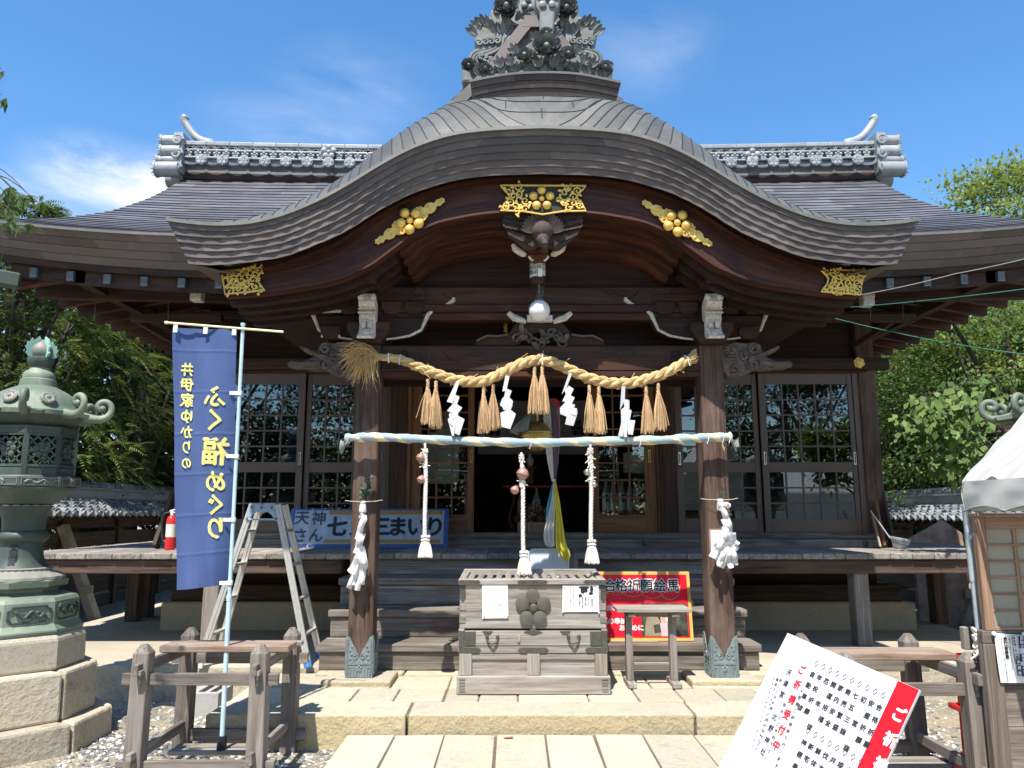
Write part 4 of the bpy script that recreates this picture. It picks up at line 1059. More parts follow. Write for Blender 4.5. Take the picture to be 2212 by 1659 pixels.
# flower group standing on the ridge box
FY = 7.0
b = MB(); outline = [(490, 815), (560, 770), (700, 690), (800, 640), (880, 560), (950, 500), (1000, 450), (1080, 410), (1180, 400), (1290, 415), (1370, 470), (1430, 540), (1500, 590), (1600, 650), (1720, 720), (1850, 790), (1840, 835), (1500, 790), (1180, 770), (800, 790)]
pts = [r1(x, y, FY+0.12) for x, y in outline]; b.prism([(p.x, p.z) for p in pts], Vector((0, FY+0.12, 0)), EX, EY, 0.14)
flower_group = P(b, 'flower_group', 'sculpt', sculpture, bevel=0.015)
b = MB(); F2 = FY+0.02
peony(b, r1(1190, 525, F2-0.03), 0.150, Vector((0, -0.95, 0.2)).normalized(), 5, 5); P(b, 'peony', 'sculpt', flower_group, smooth=60)
for x, y, r_, sd_ in ((1190, 365, 0.072, 6), (960, 600, 0.098, 7), (1415, 585, 0.094, 8), (555, 725, 0.066, 9), (1800, 715, 0.072, 10)):
    b = MB(); peony(b, r1(x, y, F2), r_, Vector((0, -0.92, 0.35)).normalized(), 4, sd_); P(b, 'peony', 'sculpt', flower_group, smooth=60)
b = MB(); rr = random.Random(5)
for k in range(64):
    x = 500+k*21; y = interp([(490, 815), (800, 770), (1180, 755), (1500, 770), (1850, 835)], x)-rr.uniform(5, 50)
    leafspray(b, r1(x, y, F2), math.pi/2+rr.uniform(-0.8, 0.8), rr.uniform(0.075, 0.12), 3, 0.5)
for x, y, a in ((1080, 640, 2.3), (1300, 640, 0.8), (1120, 700, 1.9), (1250, 700, 1.2), (880, 560, 2.2), (1490, 560, 0.9), (1270, 400, 0.8), (1110, 420, 2.5), (830, 680, 2.0), (1560, 660, 1.0), (720, 700, 2.0), (1640, 700, 1.0)):
    leafspray(b, r1(x, y, F2-0.03), a, 0.125, 3, 0.55)
P(b, 'leaf_relief', 'sculpt', flower_group, smooth=60)
# ---------------------------------------------------------------- porch pillars, beams and carvings
PYF = 7.11; PW = 0.225
pil = []
for xc in (-1.35, 1.878):
    b = MB(); b.box((xc, PYF+PW/2, (FZ+0.045+3.24)/2), (PW, PW, 3.24-FZ-0.045))
    pillar = P(b, 'pillar', 'pillar', hall, bevel=0.018, seg=2); pil.append(pillar)
    b = MB(); z0, z1 = FZ+0.046, 0.60; w = PW/2+0.008
    for nx, ny in ((0, -1), (1, 0), (-1, 0)):
        o_ = Vector((xc+nx*w, PYF+PW/2+ny*w, 0)); ex = Vector((-ny, nx, 0)); hw = w
        poly = [(-hw, z0), (hw, z0), (hw, z1), (hw*0.72, z1-0.02), (hw*0.40, z1-0.10), (hw*0.26, z1-0.12), (0, z1-0.20), (-hw*0.26, z1-0.12), (-hw*0.40, z1-0.10), (-hw*0.72, z1-0.02), (-hw, z1)]
        b.prism(poly, o_, ex, EY, 0.006)
        nz = ex.cross(EY)
        for sx in (-1, 1):
            b.tube([o_+nz*0.003+ex*sx*hw*0.86+EY*(z0+0.03), o_+nz*0.003+ex*sx*hw*0.86+EY*(z1-0.04)], 0.006, 5)
            b.tube([o_+nz*0.003+ex*p+EY*q for p, q in spiral(sx*0.036, z1-0.185, 0.026, 1.1, 1.6, sx, 14, 0.3)], 0.005, 5)
            for k in range(6): b.disc(o_+ex*sx*hw*(0.55+0.12*(k % 2))+EY*(z1-0.10-0.035*k), 0.009, 0.004, nz, 8, dome=0.004)
        for k in range(9): b.beam(o_+ex*lerp(-hw*0.8, hw*0.8, k/8)+EY*(z0+0.01)+nz*0.003, o_+ex*lerp(-hw*0.8, hw*0.8, k/8)+EY*(z0+0.10)+nz*0.003, 0.008, 0.004, up=nz)
        b.beam(o_-ex*hw*0.9+EY*(z0+0.115)+nz*0.003, o_+ex*hw*0.9+EY*(z0+0.115)+nz*0.003, 0.004, 0.008)
        plum(b, o_+EY*(z1-0.285)+nz*0.001, ex, EY, 0.019, 0.011, nz, 0.4, None, 0.004, 8)
    P(b, 'metal_sleeve', 'sleeve', pillar, smooth=40)
x0, x1 = -1.35+PW/2, 1.878-PW/2
def carve(b, O, cx, cz, s_, k=1.0):
    # shallow carved scrolls near a beam end
    def tb(pts, r): b.tube([O+EX*(cx+s_*p*k)+EY*(cz+q*k) for p, q in pts], r*k, 6, flat=0.5)
    tb(spiral(0.0, 0.0, 0.105, 1.15, 3.6, -1, 20, 0.35), 0.011)
    tb([(-0.10, -0.05), (-0.13, -0.02), (-0.2, 0.0), (-0.29, 0.035), (-0.33, 0.03)], 0.010)
    tb(spiral(-0.17, 0.035, 0.045, 1.0, -0.5, 1, 12, 0.35), 0.009)
    tb([(0.22, 0.05), (0.26, 0.0), (0.33, -0.03), (0.40, 0.01), (0.46, 0.035), (0.52, 0.02), (0.58, 0.04)], 0.009)
    tb(spiral(0.36, 0.01, 0.04, 1.0, 2.0, -1, 12, 0.35), 0.008)
# lower rainbow beam
zt = 3.232; zb = 2.985
b = MB(); b.ab((x0, 7.12, zb), (x1, 7.32, zt))
low_beam = P(b, 'tie_beam', 'timber', hall, bevel=0.012)
b = MB(); b.ab((x0, 7.125, zb-0.055), (x1, 7.30, zb-0.001)); P(b, 'beam_lip', 'redtimber', low_beam, bevel=0.006)
b = MB()
for s_ in (1, -1): carve(b, Vector((0, 7.116, 0)), AX-s_*1.12, 3.11, s_, 1.0)
P(b, 'scroll_carving', 'timber', low_beam, smooth=60)
# upper rainbow beam
zt2 = 3.81; zb2 = 3.56
b = MB(); b.ab((x0-0.02, 7.13, zb2), (x1+0.02, 7.33, zt2)); up_beam = P(b, 'tie_beam', 'timber', hall, bevel=0.012)
b = MB(); b.ab((x0, 7.14, zb2-0.075), (x1, 7.29, zb2-0.001)); b.ab((x0+0.35, 7.105, zb2+0.005), (x1-0.35, 7.15, zb2+0.075)); P(b, 'beam_lip', 'redtimber', up_beam, bevel=0.012)
b = MB()
for s_ in (1, -1): carve(b, Vector((0, 7.126, 0)), AX-s_*1.14, 3.715, s_, 0.9)
P(b, 'scroll_carving', 'timber', up_beam, smooth=60)
# dark boards behind, between and above the beams
b = MB()
for k in range(3): b.ab((x0-0.1, 7.52, 2.9+0.24*k), (x1+0.1, 7.54, 2.9+0.24*(k+1)-0.004))
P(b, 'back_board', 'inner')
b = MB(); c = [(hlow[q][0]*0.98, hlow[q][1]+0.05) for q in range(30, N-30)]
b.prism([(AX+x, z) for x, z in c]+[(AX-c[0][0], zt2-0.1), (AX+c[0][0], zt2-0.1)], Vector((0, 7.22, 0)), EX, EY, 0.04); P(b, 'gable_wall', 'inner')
# purlins over the pillars
for xc in (-1.35, 1.878):
    b = MB(); b.ab((xc-0.11, 6.64, 3.74), (xc+0.11, 9.6, 4.0)); P(b, 'purlin', 'timber', hall, bevel=0.01)
    b = MB(); b.ab((xc-0.55, 7.12, 3.66), (xc+0.4, 7.30, 3.735)); P(b, 'bracket_beam', 'timber', hall, bevel=0.01)
# bracket sets
def bracket(xc, outer):
    b = MB()
    b.prism([(-0.20, 3.36), (-0.20, 3.44), (0.20, 3.44), (0.20, 3.36), (0.13, 3.27), (0.13, 3.235), (-0.13, 3.235), (-0.13, 3.27)], Vector((xc, 7.03, 0)), EX, EY, 0.40)
    # bow arms, curved underneath
    for zz, L in ((3.40, 0.52),):
        poly = [(-L, zz+0.13), (L, zz+0.13), (L-0.005, zz+0.06), (L-0.03, zz), (L-0.12, zz-0.06), (L-0.25, zz-0.085), (-L+0.25, zz-0.085), (-L+0.12, zz-0.06), (-L+0.03, zz), (-L+0.005, zz+0.06)]
        b.prism(poly, Vector((xc, 7.14, 0)), EX, EY, 0.16)
    for dx in (-0.42, -0.20, 0.20, 0.42):
        b.prism([(-0.095, 3.60), (-0.095, 3.655), (0.095, 3.655), (0.095, 3.60), (0.06, 3.535), (-0.06, 3.535)], Vector((xc+dx, 7.09, 0)), EX, EY, 0.24)
    b.prism([(-0.095, 3.35), (-0.095, 3.405), (0.095, 3.405), (0.095, 3.35), (0.06, 3.29), (-0.06, 3.29)], Vector((xc+outer*0.36, 7.06, 0)), EX, EY, 0.24)
    # cloud-shaped wing on both sides
    for s_ in (-1, 1):
        poly = [(0.40, 3.66), (0.62, 3.66), (0.78, 3.70), (0.80, 3.675), (0.74, 3.64), (0.66, 3.60), (0.58, 3.575), (0.55, 3.53), (0.53, 3.45), (0.50, 3.40), (0.40, 3.41)]
        b.prism([(s_*x, z) for x, z in poly], Vector((xc, 7.16, 0)), EX, EY, 0.11)
    br = P(b, 'bracket', 'timber', hall, bevel=0.008)
    b = MB()
    for s_ in (-1, 1):        # pale paint left along the edges
        pts = [(0.16, 3.30), (0.26, 3.312), (0.38, 3.335), (0.485, 3.39), (0.515, 3.46), (0.55, 3.545), (0.585, 3.575)]
        b.tube([(xc+s_*x, 7.135, z-0.006) for x, z in pts], [0.010, 0.011, 0.013, 0.014, 0.016, 0.022, 0.016], 6)
        pts = [(0.62, 3.585), (0.68, 3.605), (0.745, 3.645), (0.79, 3.68), (0.79, 3.705)]
        b.tube([(xc+s_*x, 7.135, z-0.004) for x, z in pts], [0.014, 0.018, 0.022, 0.026, 0.02], 6)
    if outer < 0:
        for z in (3.36, 3.60): b.ab((xc-0.45, 7.075, z-0.06), (xc-0.27, 7.085, z-0.035))
    P(b, 'paint_remnant', 'gofun', br, smooth=50)
    b = MB()                  # beast-nose end facing the front
    side = [(0, 3.62), (0.16, 3.69), (0.20, 3.60), (0.12, 3.52), (0.14, 3.46), (0.10, 3.40), (0.13, 3.33), (0.22, 3.27), (0.20, 3.25), (0.10, 3.27), (0.0, 3.34)]
    b.prism([(p, q) for p, q in side], Vector((xc-0.075, 7.10, 0)), Vector((0, -1, 0)), EY, 0.15)
    for k in range(3): b.ab((xc-0.085, 6.93+0.01*k, 3.50+0.035*k), (xc+0.085, 7.0, 3.515+0.035*k))
    for sx in (-1, 1):
        b.ball((xc+sx*0.055, 6.925, 3.645), 0.034, 8, 6); b.tube([(xc+sx*0.03, 6.955, z) for z in (3.36, 3.40, 3.44)], [0.02, 0.028, 0.016], 6)
    b.tube([(xc-0.06, 6.99, 3.42), (xc, 6.97, 3.43), (xc+0.06, 6.99, 3.42)], 0.014, 6); b.tube([(xc-0.06, 6.95, 3.31), (xc, 6.91, 3.30), (xc+0.06, 6.95, 3.31)], 0.016, 6)
    P(b, 'beast_nose', 'gofun', br, bevel=0.015, seg=2)
bracket(-1.35, -1); bracket(1.878, 1)
# elephant-headed beam ends outside the pillars
for xc, s_ in ((-1.35, -1), (1.878, 1)):
    b = MB(); O = Vector((xc+s_*PW/2, 7.13, 3.10))
    poly = [(0, 0.14), (0.13, 0.165), (0.22, 0.15), (0.30, 0.165), (0.36, 0.14), (0.38, 0.08), (0.36, 0.045), (0.43, 0.015), (0.50, -0.02), (0.57, -0.03), (0.62, -0.025), (0.645, -0.045), (0.64, -0.07), (0.60, -0.08), (0.54, -0.075), (0.47, -0.085), (0.40, -0.095), (0.35, -0.08), (0.30, -0.10), (0.25, -0.13), (0.17, -0.155), (0.10, -0.175), (0.05, -0.16), (0, -0.12)]
    b.prism([(s_*x, z) for x, z in poly], O, EX, EY, 0.15)
    def sw(pts, r): b.tube([O+EX*s_*p+EY*q+Vector((0, -0.012, 0)) for p, q in pts], r, 6)
    for cx, cz, r_, a0 in ((0.09, 0.09, 0.055, 0.4), (0.30, 0.10, 0.05, 2.0), (0.20, 0.03, 0.045, 1.0), (0.10, -0.10, 0.05, 4.0), (0.28, -0.055, 0.05, 3.0)):
        sw(spiral(cx, cz, r_, 1.3, a0, s_, 18, 0.25), 0.016)
    for k in range(5): sw([(0.02, 0.11-0.03*k), (0.06, 0.125-0.03*k), (0.11, 0.115-0.03*k)], 0.011)
    sw([(0.24, 0.0), (0.34, 0.03), (0.44, 0.07), (0.53, 0.115)], 0.018); sw([(0.24, -0.02), (0.32, 0.0), (0.42, 0.045), (0.50, 0.085)], 0.014)
    sw([(0.34, -0.04), (0.42, -0.045), (0.52, -0.055), (0.62, -0.045)], 0.028); b.ball(O+EX*s_*0.605+EY*(-0.052)+Vector((0, -0.01, 0)), 0.036, 10, 7, sx=1.3)
    sw([(0.17, 0.02), (0.21, 0.045), (0.26, 0.03), (0.21, 0.005), (0.17, 0.02)], 0.010)
    P(b, 'carved_beam_end', 'carved', hall, bevel=0.018, seg=2, smooth=50)
# frog-leg strut between the beams, gilt mirror frame behind
b = MB(); c = at(1180, 742, 7.15)
poly = [(-0.62, 0), (-0.60, 0.05), (-0.50, 0.09), (-0.40, 0.085), (-0.30, 0.11), (-0.25, 0.19), (-0.20, 0.245), (-0.12, 0.265), (-0.05, 0.22), (0, 0.215), (0.05, 0.22), (0.12, 0.265), (0.20, 0.245), (0.25, 0.19), (0.30, 0.11), (0.40, 0.085), (0.50, 0.09), (0.60, 0.05), (0.62, 0), (0.20, 0), (0.15, 0.06), (0.08, 0.11), (0, 0.13), (-0.08, 0.11), (-0.15, 0.06), (-0.20, 0)]
b.prism(poly, Vector((AX, 7.15, 3.236)), EX, EY, 0.10)
strut = P(b, 'frog_leg_strut', 'timber', hall, bevel=0.012, seg=2)
b = MB(); rr = random.Random(3)
for k in range(9):
    x = -0.22+0.055*k; z = 3.30+0.05*math.sin(k*1.3)
    b.tube([(AX+p, 7.135, q) for p, q in spiral(x, z, 0.05, 1.1, k*1.1, (-1)**k, 14, 0.3)], 0.014, 6)
    petal(b, Vector((AX+x, 7.13, z)), Vector((math.cos(k*1.7), -0.2, math.sin(k*1.7))), Vector((0, -1, 0)), 0.10, 0.05, 0.2, 0.8)
for s_ in (-1, 1):
    b.tube([(AX+s_*p, 7.12, 3.236+q) for p, q in [(0.30, 0.10), (0.40, 0.085), (0.50, 0.09), (0.60, 0.04)]], 0.012, 6)
P(b, 'dragon_carving', 'carved', strut, smooth=60)
b = MB()
for s_ in (-1, 1):
    b.tube([(AX+s_*p, 7.13, q) for p, q in ((0.13, 3.46), (0.18, 3.48), (0.24, 3.50), (0.30, 3.55))], [0.022, 0.03, 0.034, 0.024], 7)
b.box((AX, 7.18, 3.49), (0.24, 0.16, 0.06))
P(b, 'paint_remnant', 'gofun', strut, smooth=50)
b = MB(); c = at(1105, 706, 7.48); n_ = 22
b.tube([c+Vector((math.cos(2*math.pi*k/n_)*0.055, 0.02*math.sin(k), math.sin(2*math.pi*k/n_)*0.14)) for k in range(n_+1)], 0.016, 7)
for k in range(n_): b.ball(c+Vector((math.cos(2*math.pi*k/n_)*0.066, -0.01, math.sin(2*math.pi*k/n_)*0.15)), 0.017, 6, 5)
mirror = P(b, 'gilt_mirror_frame', 'gold', hall, smooth=60)
# phoenix pendant under the gable crown, bracket claws and tag-covered king post
b = MB(); PY_ = 6.56
def r4(x, y, Y): return at(1014.8+0.2051*x, 373+0.2051*y, Y)
outl = [(330, 440), (480, 452), (600, 470), (700, 480), (768, 492), (840, 480), (960, 462), (1200, 452), (1170, 520), (1180, 560), (1100, 600), (1150, 622), (1070, 680), (1000, 740), (960, 775), (900, 790), (840, 750), (820, 800), (770, 795), (730, 740), (690, 770), (600, 782), (540, 740), (480, 680), (390, 625), (430, 600), (360, 540), (350, 510)]
pts = [r4(x, y, PY_) for x, y in outl]; b.prism([(p.x, p.z) for p in pts], Vector((0, PY_, 0)), EX, EY, 0.12)
pendant = P(b, 'phoenix_pendant', 'phoenix', gable_board, bevel=0.015, seg=2)
b = MB()
for s_ in (-1, 1):
    def q4(x, y): return r4(770+s_*(x-770), y, PY_-0.02)
    for k in range(13):       # lower wing feathers
        t = k/12; p0 = q4(lerp(860, 985, t), lerp(660, 690, t)); p1 = q4(lerp(890, 1145, t), lerp(785, 628, t))
        petal(b, p0, p1-p0, Vector((0, -1, 0)), (p1-p0).length, 0.06, 0.15, 0.6)
    for row, (ya, yb, n) in enumerate(((600, 560, 9), (540, 510, 10), (478, 462, 11))):
        for k in range(n):
            t = k/(n-1); p0 = q4(lerp(810, 1050, t), lerp(ya, yb, t)); d = q4(lerp(840, 1200, t), lerp(ya+40, yb+5, t))-p0
            petal(b, p0, d, Vector((0, -1, 0.2)), max(0.08, d.length*0.95), 0.075, 0.3, 0.7)
for k in range(17):           # fan of neck feathers
    a = math.pi*(0.05+0.9*k/16); c = r4(770, 640, PY_-0.05); petal(b, c+Vector((math.cos(a)*0.08, 0, math.sin(a)*0.07)), Vector((math.cos(a), -0.3, math.sin(a))), Vector((0, -1, 0)), 0.13, 0.045, 0.1, 0.5)
b.ball(r4(765, 620, PY_-0.06), 0.095, 12, 8, sz=1.0); b.ball(r4(770, 710, PY_-0.10), 0.062, 10, 8); b.tube([r4(775, 715, PY_-0.14), r4(790, 760, PY_-0.20), r4(795, 800, PY_-0.18)], [0.045, 0.03, 0.004], 7)
P(b, 'feather_relief', 'phoenix', pendant, smooth=60)
b = MB()
for s_ in (-1, 1):
    def q4(x, y): return r4(725+s_*(x-725), y, 6.75)
    b.tube([q4(995, 755), q4(970, 800), q4(930, 830), q4(880, 860), q4(855, 870)], [0.02, 0.035, 0.034, 0.03, 0.012], 7)
    b.tube([q4(830, 880), q4(805, 900), q4(780, 925)], [0.012, 0.02, 0.016], 7)
P(b, 'paint_remnant', 'gofun', pendant, smooth=60)
b = MB(); p = r4(722, 840, 6.80); b.prism([(-0.092, 0.06), (0.092, 0.06), (0.092, -0.02), (0.06, -0.09), (-0.06, -0.09), (-0.092, -0.02)], Vector((p.x, 6.72, p.z)), EX, EY, 0.18)
p = r4(765, 780, 6.7); b.box(p, (0.07, 0.14, 0.12)); P(b, 'bearing_block', 'redtimber', pendant, bevel=0.008)
b = MB(); a = r4(715, 925, 6.9); c = r4(715, 1190, 6.9); b.lathe([(0.066, 0), (0.074, 0.04), (0.074, a.z-c.z-0.05), (0.06, a.z-c.z)], 20, (a.x, 6.9, c.z))
king = P(b, 'king_post', 'timber', hall, smooth=40)
for ang, txt, hh in ((-2.55, '中村屋', 0.17), (-1.95, '晶おば', 0.16), (-1.32, '鋼辰', 0.17), (-0.75, '北の', 0.14)):
    b = MB(); nz = Vector((math.cos(ang), math.sin(ang), 0)); ex = Vector((-math.sin(ang), math.cos(ang), 0)); o_ = Vector((a.x, 6.9, (a.z+c.z)/2+0.03))+nz*0.0745
    b.prism([(-0.021, -hh/2), (0.021, -hh/2), (0.021, hh/2), (-0.021, hh/2)], o_, ex, EY, 0.002)
    b.text(txt, o_+nz*0.002+EY*(hh/2-0.03), ex, EY, 0.042, mi=1, vertical=True, bold=0.015)
    P(b, 'paper_tag', ['notice' if ang == -1.32 else 'extlabel', 'ink'], king)
# ---------------------------------------------------------------- wall, doors, veranda, stairs, room
WY = 10.0
def W(u, v): return at(u, v, WY)
def wx(u): return at(u, 1000, WY).x
def wz(v): return at(1153, v, WY).z
zs, zt_ = wz(1150), wz(806)
def mir(x): return 2*AX-x
# posts
for xc in (wx(1441), mir(wx(1441)), wx(1884), mir(wx(1884))):
    big = abs(xc-AX) > 3
    b = MB(); b.box((xc, WY+0.10, (zs-0.12+4.35)/2), (0.23, 0.26, 4.35-zs+0.12)); P(b, 'wall_post', 'pillar' if big else 'timber', hall, bevel=0.012)
# head beam, upper boards, frieze
b = MB(); b.ab((mir(wx(1884))-0.28, WY-0.10, wz(801)), (wx(1884)+0.28, WY+0.02, wz(776))); P(b, 'head_beam', 'timber', hall, bevel=0.01)
b = MB(); b.ab((mir(wx(1884)), WY-0.05, zt_+0.0), (wx(1884), WY+0.03, wz(801)-0.004)); P(b, 'head_rail', 'redtimber', hall, bevel=0.006)
b = MB()
for k in range(4): b.ab((mir(wx(1884)), WY+0.06, wz(776)+0.18*k), (wx(1884), WY+0.09, wz(776)+0.18*(k+1)-0.004))
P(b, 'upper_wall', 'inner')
b = MB(); b.ab((mir(wx(1884))-0.5, WY-0.03, wz(690)), (wx(1884)+0.5, WY+0.10, wz(672))); b.ab((mir(wx(1884))-0.4, WY-0.06, wz(655)), (wx(1884)+0.4, WY+0.16, wz(630))); P(b, 'wall_plate', 'timber', hall, bevel=0.01)
for s_ in (-1, 1):
    x = AX+s_*(wx(1864)-AX); b = MB(); c = Vector((x, WY-0.102, wz(787)))
    b.disc(c, 0.075, 0.008, n=6); b.disc(c+Vector((0, -0.008, 0)), 0.042, 0.008, n=18, dome=0.005)
    for k in range(6): b.disc(c+Vector((math.cos(k*1.047)*0.055, -0.007, math.sin(k*1.047)*0.055)), 0.010, 0.006, n=8, dome=0.004)
    P(b, 'gold_fitting', 'gold', hall, smooth=40)
# sill beams
b = MB(); b.ab((mir(wx(1884))-0.16, WY-0.09, wz(1182)-0.02), (wx(1884)+0.16, WY+0.2, wz(1164)-0.003)); b.ab((mir(wx(1884))-0.12, WY-0.05, wz(1164)), (wx(1884)+0.12, WY+0.2, zs-0.012))
P(b, 'sill', 'step', hall, bevel=0.01)
b = MB(); b.ab((mir(wx(1868)), WY-0.03, zs-0.011), (wx(1868), WY+0.10, zs)); P(b, 'door_track', 'alu', hall)
for u in (1386, 1850, 456):
    b = MB(); b.disc(Vector((wx(u), WY-0.091, wz(1173))), 0.035, 0.012, n=18, dome=0.012); P(b, 'nail_cover', 'iron', hall, smooth=50)
def door(x0, x1, y, cols, top, mid, bot, rows_u, rows_l, mat, gx0=None, gx1=None, st=0.065, handles=(), hz=None):
    # glazed lattice panel: stiles, rails, bars; glass behind
    b = MB(); gx0 = gx0 if gx0 is not None else x0+st; gx1 = gx1 if gx1 is not None else x1-st; d = 0.034
    b.ab((x0, y, zs), (gx0, y+d, zt_)); b.ab((gx1, y, zs), (x1, y+d, zt_))
    b.ab((gx0+0.001, y+0.001, top), (gx1-0.001, y+d-0.001, zt_-0.001)); b.ab((gx0+0.001, y+0.001, zs+0.001), (gx1-0.001, y+d-0.001, bot))
    areas = [(bot, top, rows_u)]
    if mid:
        b.ab((gx0+0.001, y+0.001, mid[0]), (gx1-0.001, y+d-0.001, mid[1])); areas = [(mid[1], top, rows_u), (bot, mid[0], rows_l)]
    for lo, hi, rows in areas:
        for k in range(1, cols):
            x = lerp(gx0, gx1, k/cols); b.ab((x-0.011, y+0.004, lo), (x+0.011, y+d-0.006, hi))
        for k in range(1, rows):
            z = lerp(lo, hi, k/rows); b.ab((gx0, y+0.006, z-0.011), (gx1, y+d-0.008, z+0.011))
    o = P(b, 'sliding_door', mat, hall, bevel=0.003)
    g = MB(); g.ab((gx0, y+0.016, bot), (gx1, y+0.020, top)); P(g, 'glass', 'glass', o)
    for hx in handles:
        h = MB(); h.ab((hx-0.016, y-0.006, hz-0.085), (hx+0.016, y+0.002, hz+0.085)); h.ab((hx-0.007, y-0.009, hz-0.065), (hx+0.007, y-0.004, hz+0.065), mi=1)
        P(h, 'handle', ['steel', 'iron'] if mat == 'alu' else ['brass', 'iron'], o, bevel=0.002)
    return o
zm = (wz(1020), wz(998)); ztop = wz(830); zbot = wz(1121); hz = wz(990)
# outer bays: two glazed doors each, mirrored about the middle
for m_ in (False, True):
    f = (lambda x: mir(x)) if m_ else (lambda x: x)
    def D(u0, u1, y, g0, g1, cols, hs):
        a, c = sorted((f(wx(u0)), f(wx(u1)))); e, g_ = sorted((f(wx(g0)), f(wx(g1))))
        return door(a, c, y, cols, ztop, zm, zbot, 5, 3, 'alu', e, g_, handles=[f(wx(h)) for h in hs], hz=hz)
    D(1463, 1645, WY+0.045, 1478, 1634, 5, (1470,)); D(1647, 1852, WY, 1661, 1842, 5, (1654, 1848))
    b = MB(); a, c = sorted((f(wx(1853)), f(wx(1870)))); b.ab((a, WY-0.01, zs), (c, WY+0.08, zt_+0.03)); a, c = sorted((f(wx(1456)), f(wx(1870))))
    b.ab((a, WY-0.012, zt_+0.002), (c, WY+0.085, zt_+0.045)); P(b, 'door_frame', 'alu', hall, bevel=0.004)
# wooden middle doors, slid aside
zb_w = wz(1112); zt_w = wz(818)
def mid_door(u0, u1, g0, g1, y, h): return door(wx(u0), wx(u1), y, 3, zt_w, None, zb_w, 8, 0, 'door_wood', wx(g0), wx(g1), handles=[wx(h)], hz=wz(985))
d1 = mid_door(1282, 1418, 1293, 1393, WY+0.02, 1404); d1['label'] = 'right orange wooden lattice door slid aside'
d2 = mid_door(886, 1024, 909, 1010, WY+0.02, 1018); d2['label'] = 'left orange wooden lattice door slid aside'
for s_, u in ((1, 1419), (-1, 886)):
    b = MB(); x = wx(u); b.ab(sorted((x, x+s_*0.05))[0:1]+[WY, zs] if False else (min(x, x+s_*0.05), WY-0.01, zs), (max(x, x+s_*0.05), WY+0.12, zt_+0.03)); P(b, 'door_jamb', 'door_wood', hall)
b = MB(); b.ab((wx(828), WY+0.02, zs), (wx(868), WY+0.05, zt_)); b.ab((wx(828), WY+0.015, zs), (wx(834), WY+0.055, zt_)); o = P(b, 'shutter_panel', 'alu', hall, bevel=0.004)
b = MB(); b.ab((wx(820)-0.0, WY+0.012, wz(1000)), (wx(823)+0.012, WY+0.022, wz(975))); P(b, 'handle', 'steel', o)
# room behind the doors
ZF = zs-0.02; RYB = 15.5
b = MB(); xa, xb = mir(wx(1884)), wx(1884)
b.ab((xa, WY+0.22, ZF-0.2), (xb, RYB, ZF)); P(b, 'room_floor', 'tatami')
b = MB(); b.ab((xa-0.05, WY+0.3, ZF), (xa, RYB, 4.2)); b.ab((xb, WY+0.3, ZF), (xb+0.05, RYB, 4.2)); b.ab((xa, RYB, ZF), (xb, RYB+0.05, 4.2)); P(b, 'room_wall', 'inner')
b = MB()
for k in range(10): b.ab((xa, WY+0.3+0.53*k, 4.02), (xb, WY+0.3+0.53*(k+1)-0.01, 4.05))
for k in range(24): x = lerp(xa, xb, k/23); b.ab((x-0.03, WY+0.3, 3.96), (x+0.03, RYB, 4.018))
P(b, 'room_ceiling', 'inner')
b = MB(); rows = []
for z in (wz(828), wz(855), wz(905), wz(950), wz(962)):
    rows.append([Vector((x, 11.6+0.02*math.sin(x*9), z)) for x in [lerp(wx(1020), wx(1300), k/40) for k in range(41)]])
b.grid(rows, flip=True)
for u in (1068, 1175, 1250):
    plum(b, Vector((at(u, 948, 11.6).x, 11.565, at(u, 926, 11.6).z)), EX, EY, 0.085, 0.042, Vector((0, -1, 0)), 0.0, 0.03, 0.003, 14)
    n_ = 6*(3*14+1)
n_curt = len(rows[0])-1; nf = (len(rows)-1)*n_curt
b.mi = [0]*nf+[1]*(len(b.f)-nf); P(b, 'crest_curtain', ['curtain', 'ink'])
# veranda: planks running front to back, beams, posts
DY, DZ, DT = 8.53, 1.232, 0.062
b = MB(); x = AX-5.72
while x < AX+5.9:
    w = random.uniform(0.22, 0.34) if abs(x-AX) > 2.1 else random.uniform(0.42, 0.72)
    b.ab((x+0.003, DY+random.uniform(-0.006, 0.006), DZ-DT), (min(x+w, AX+5.9)-0.003, WY-0.06, DZ+random.uniform(-0.003, 0.003))); x += w
veranda = P(b, 'veranda_floor', 'deck', hall, bevel=0.008)
b = MB()
for s_ in (-1, 1):
    x0_ = AX+s_*4.62; y = WY-0.055
    while y < 14.2:
        w = random.uniform(0.22, 0.34); b.ab((min(x0_, AX+s_*5.8), y+0.003, DZ-DT), (max(x0_, AX+s_*5.8), y+w-0.003, DZ+random.uniform(-0.003, 0.002))); y += w
P(b, 'side_veranda_floor', 'deck', veranda, bevel=0.008)
for p_, q_ in (((AX-5.6, DY+0.05, DZ-DT-0.155), (AX-2.12, DY+0.21, DZ-DT-0.003)), ((AX+2.10, DY+0.05, DZ-DT-0.155), (AX+5.75, DY+0.21, DZ-DT-0.003)), ((AX-5.53, DY+0.22, DZ-DT-0.15), (AX-5.37, 14.0, DZ-DT-0.003)), ((AX+5.37, DY+0.22, DZ-DT-0.15), (AX+5.53, 14.0, DZ-DT-0.003))):
    b = MB(); b.ab(p_, q_); P(b, 'veranda_beam', 'fence_wood', veranda, bevel=0.012)
pz = (TZ+DZ-DT-0.02)/2
for xc, yc in ((at(1858, 1300, 8.68).x, 8.70), (mir(at(1858, 1300, 8.68).x), 8.70), (AX-5.42, 8.72), (AX+5.6, 8.72), (AX+5.28, 10.35), (AX-5.3, 10.6), (AX-5.3, 10.95), (AX+5.28, 12.6), (AX-5.3, 12.8)):
    b = MB(); b.box((xc, yc, pz), (0.17, 0.17, DZ-DT-TZ-0.02)); P(b, 'veranda_post', 'frame' if abs(xc-AX) < 4 else 'fence_wood', veranda, bevel=0.012)
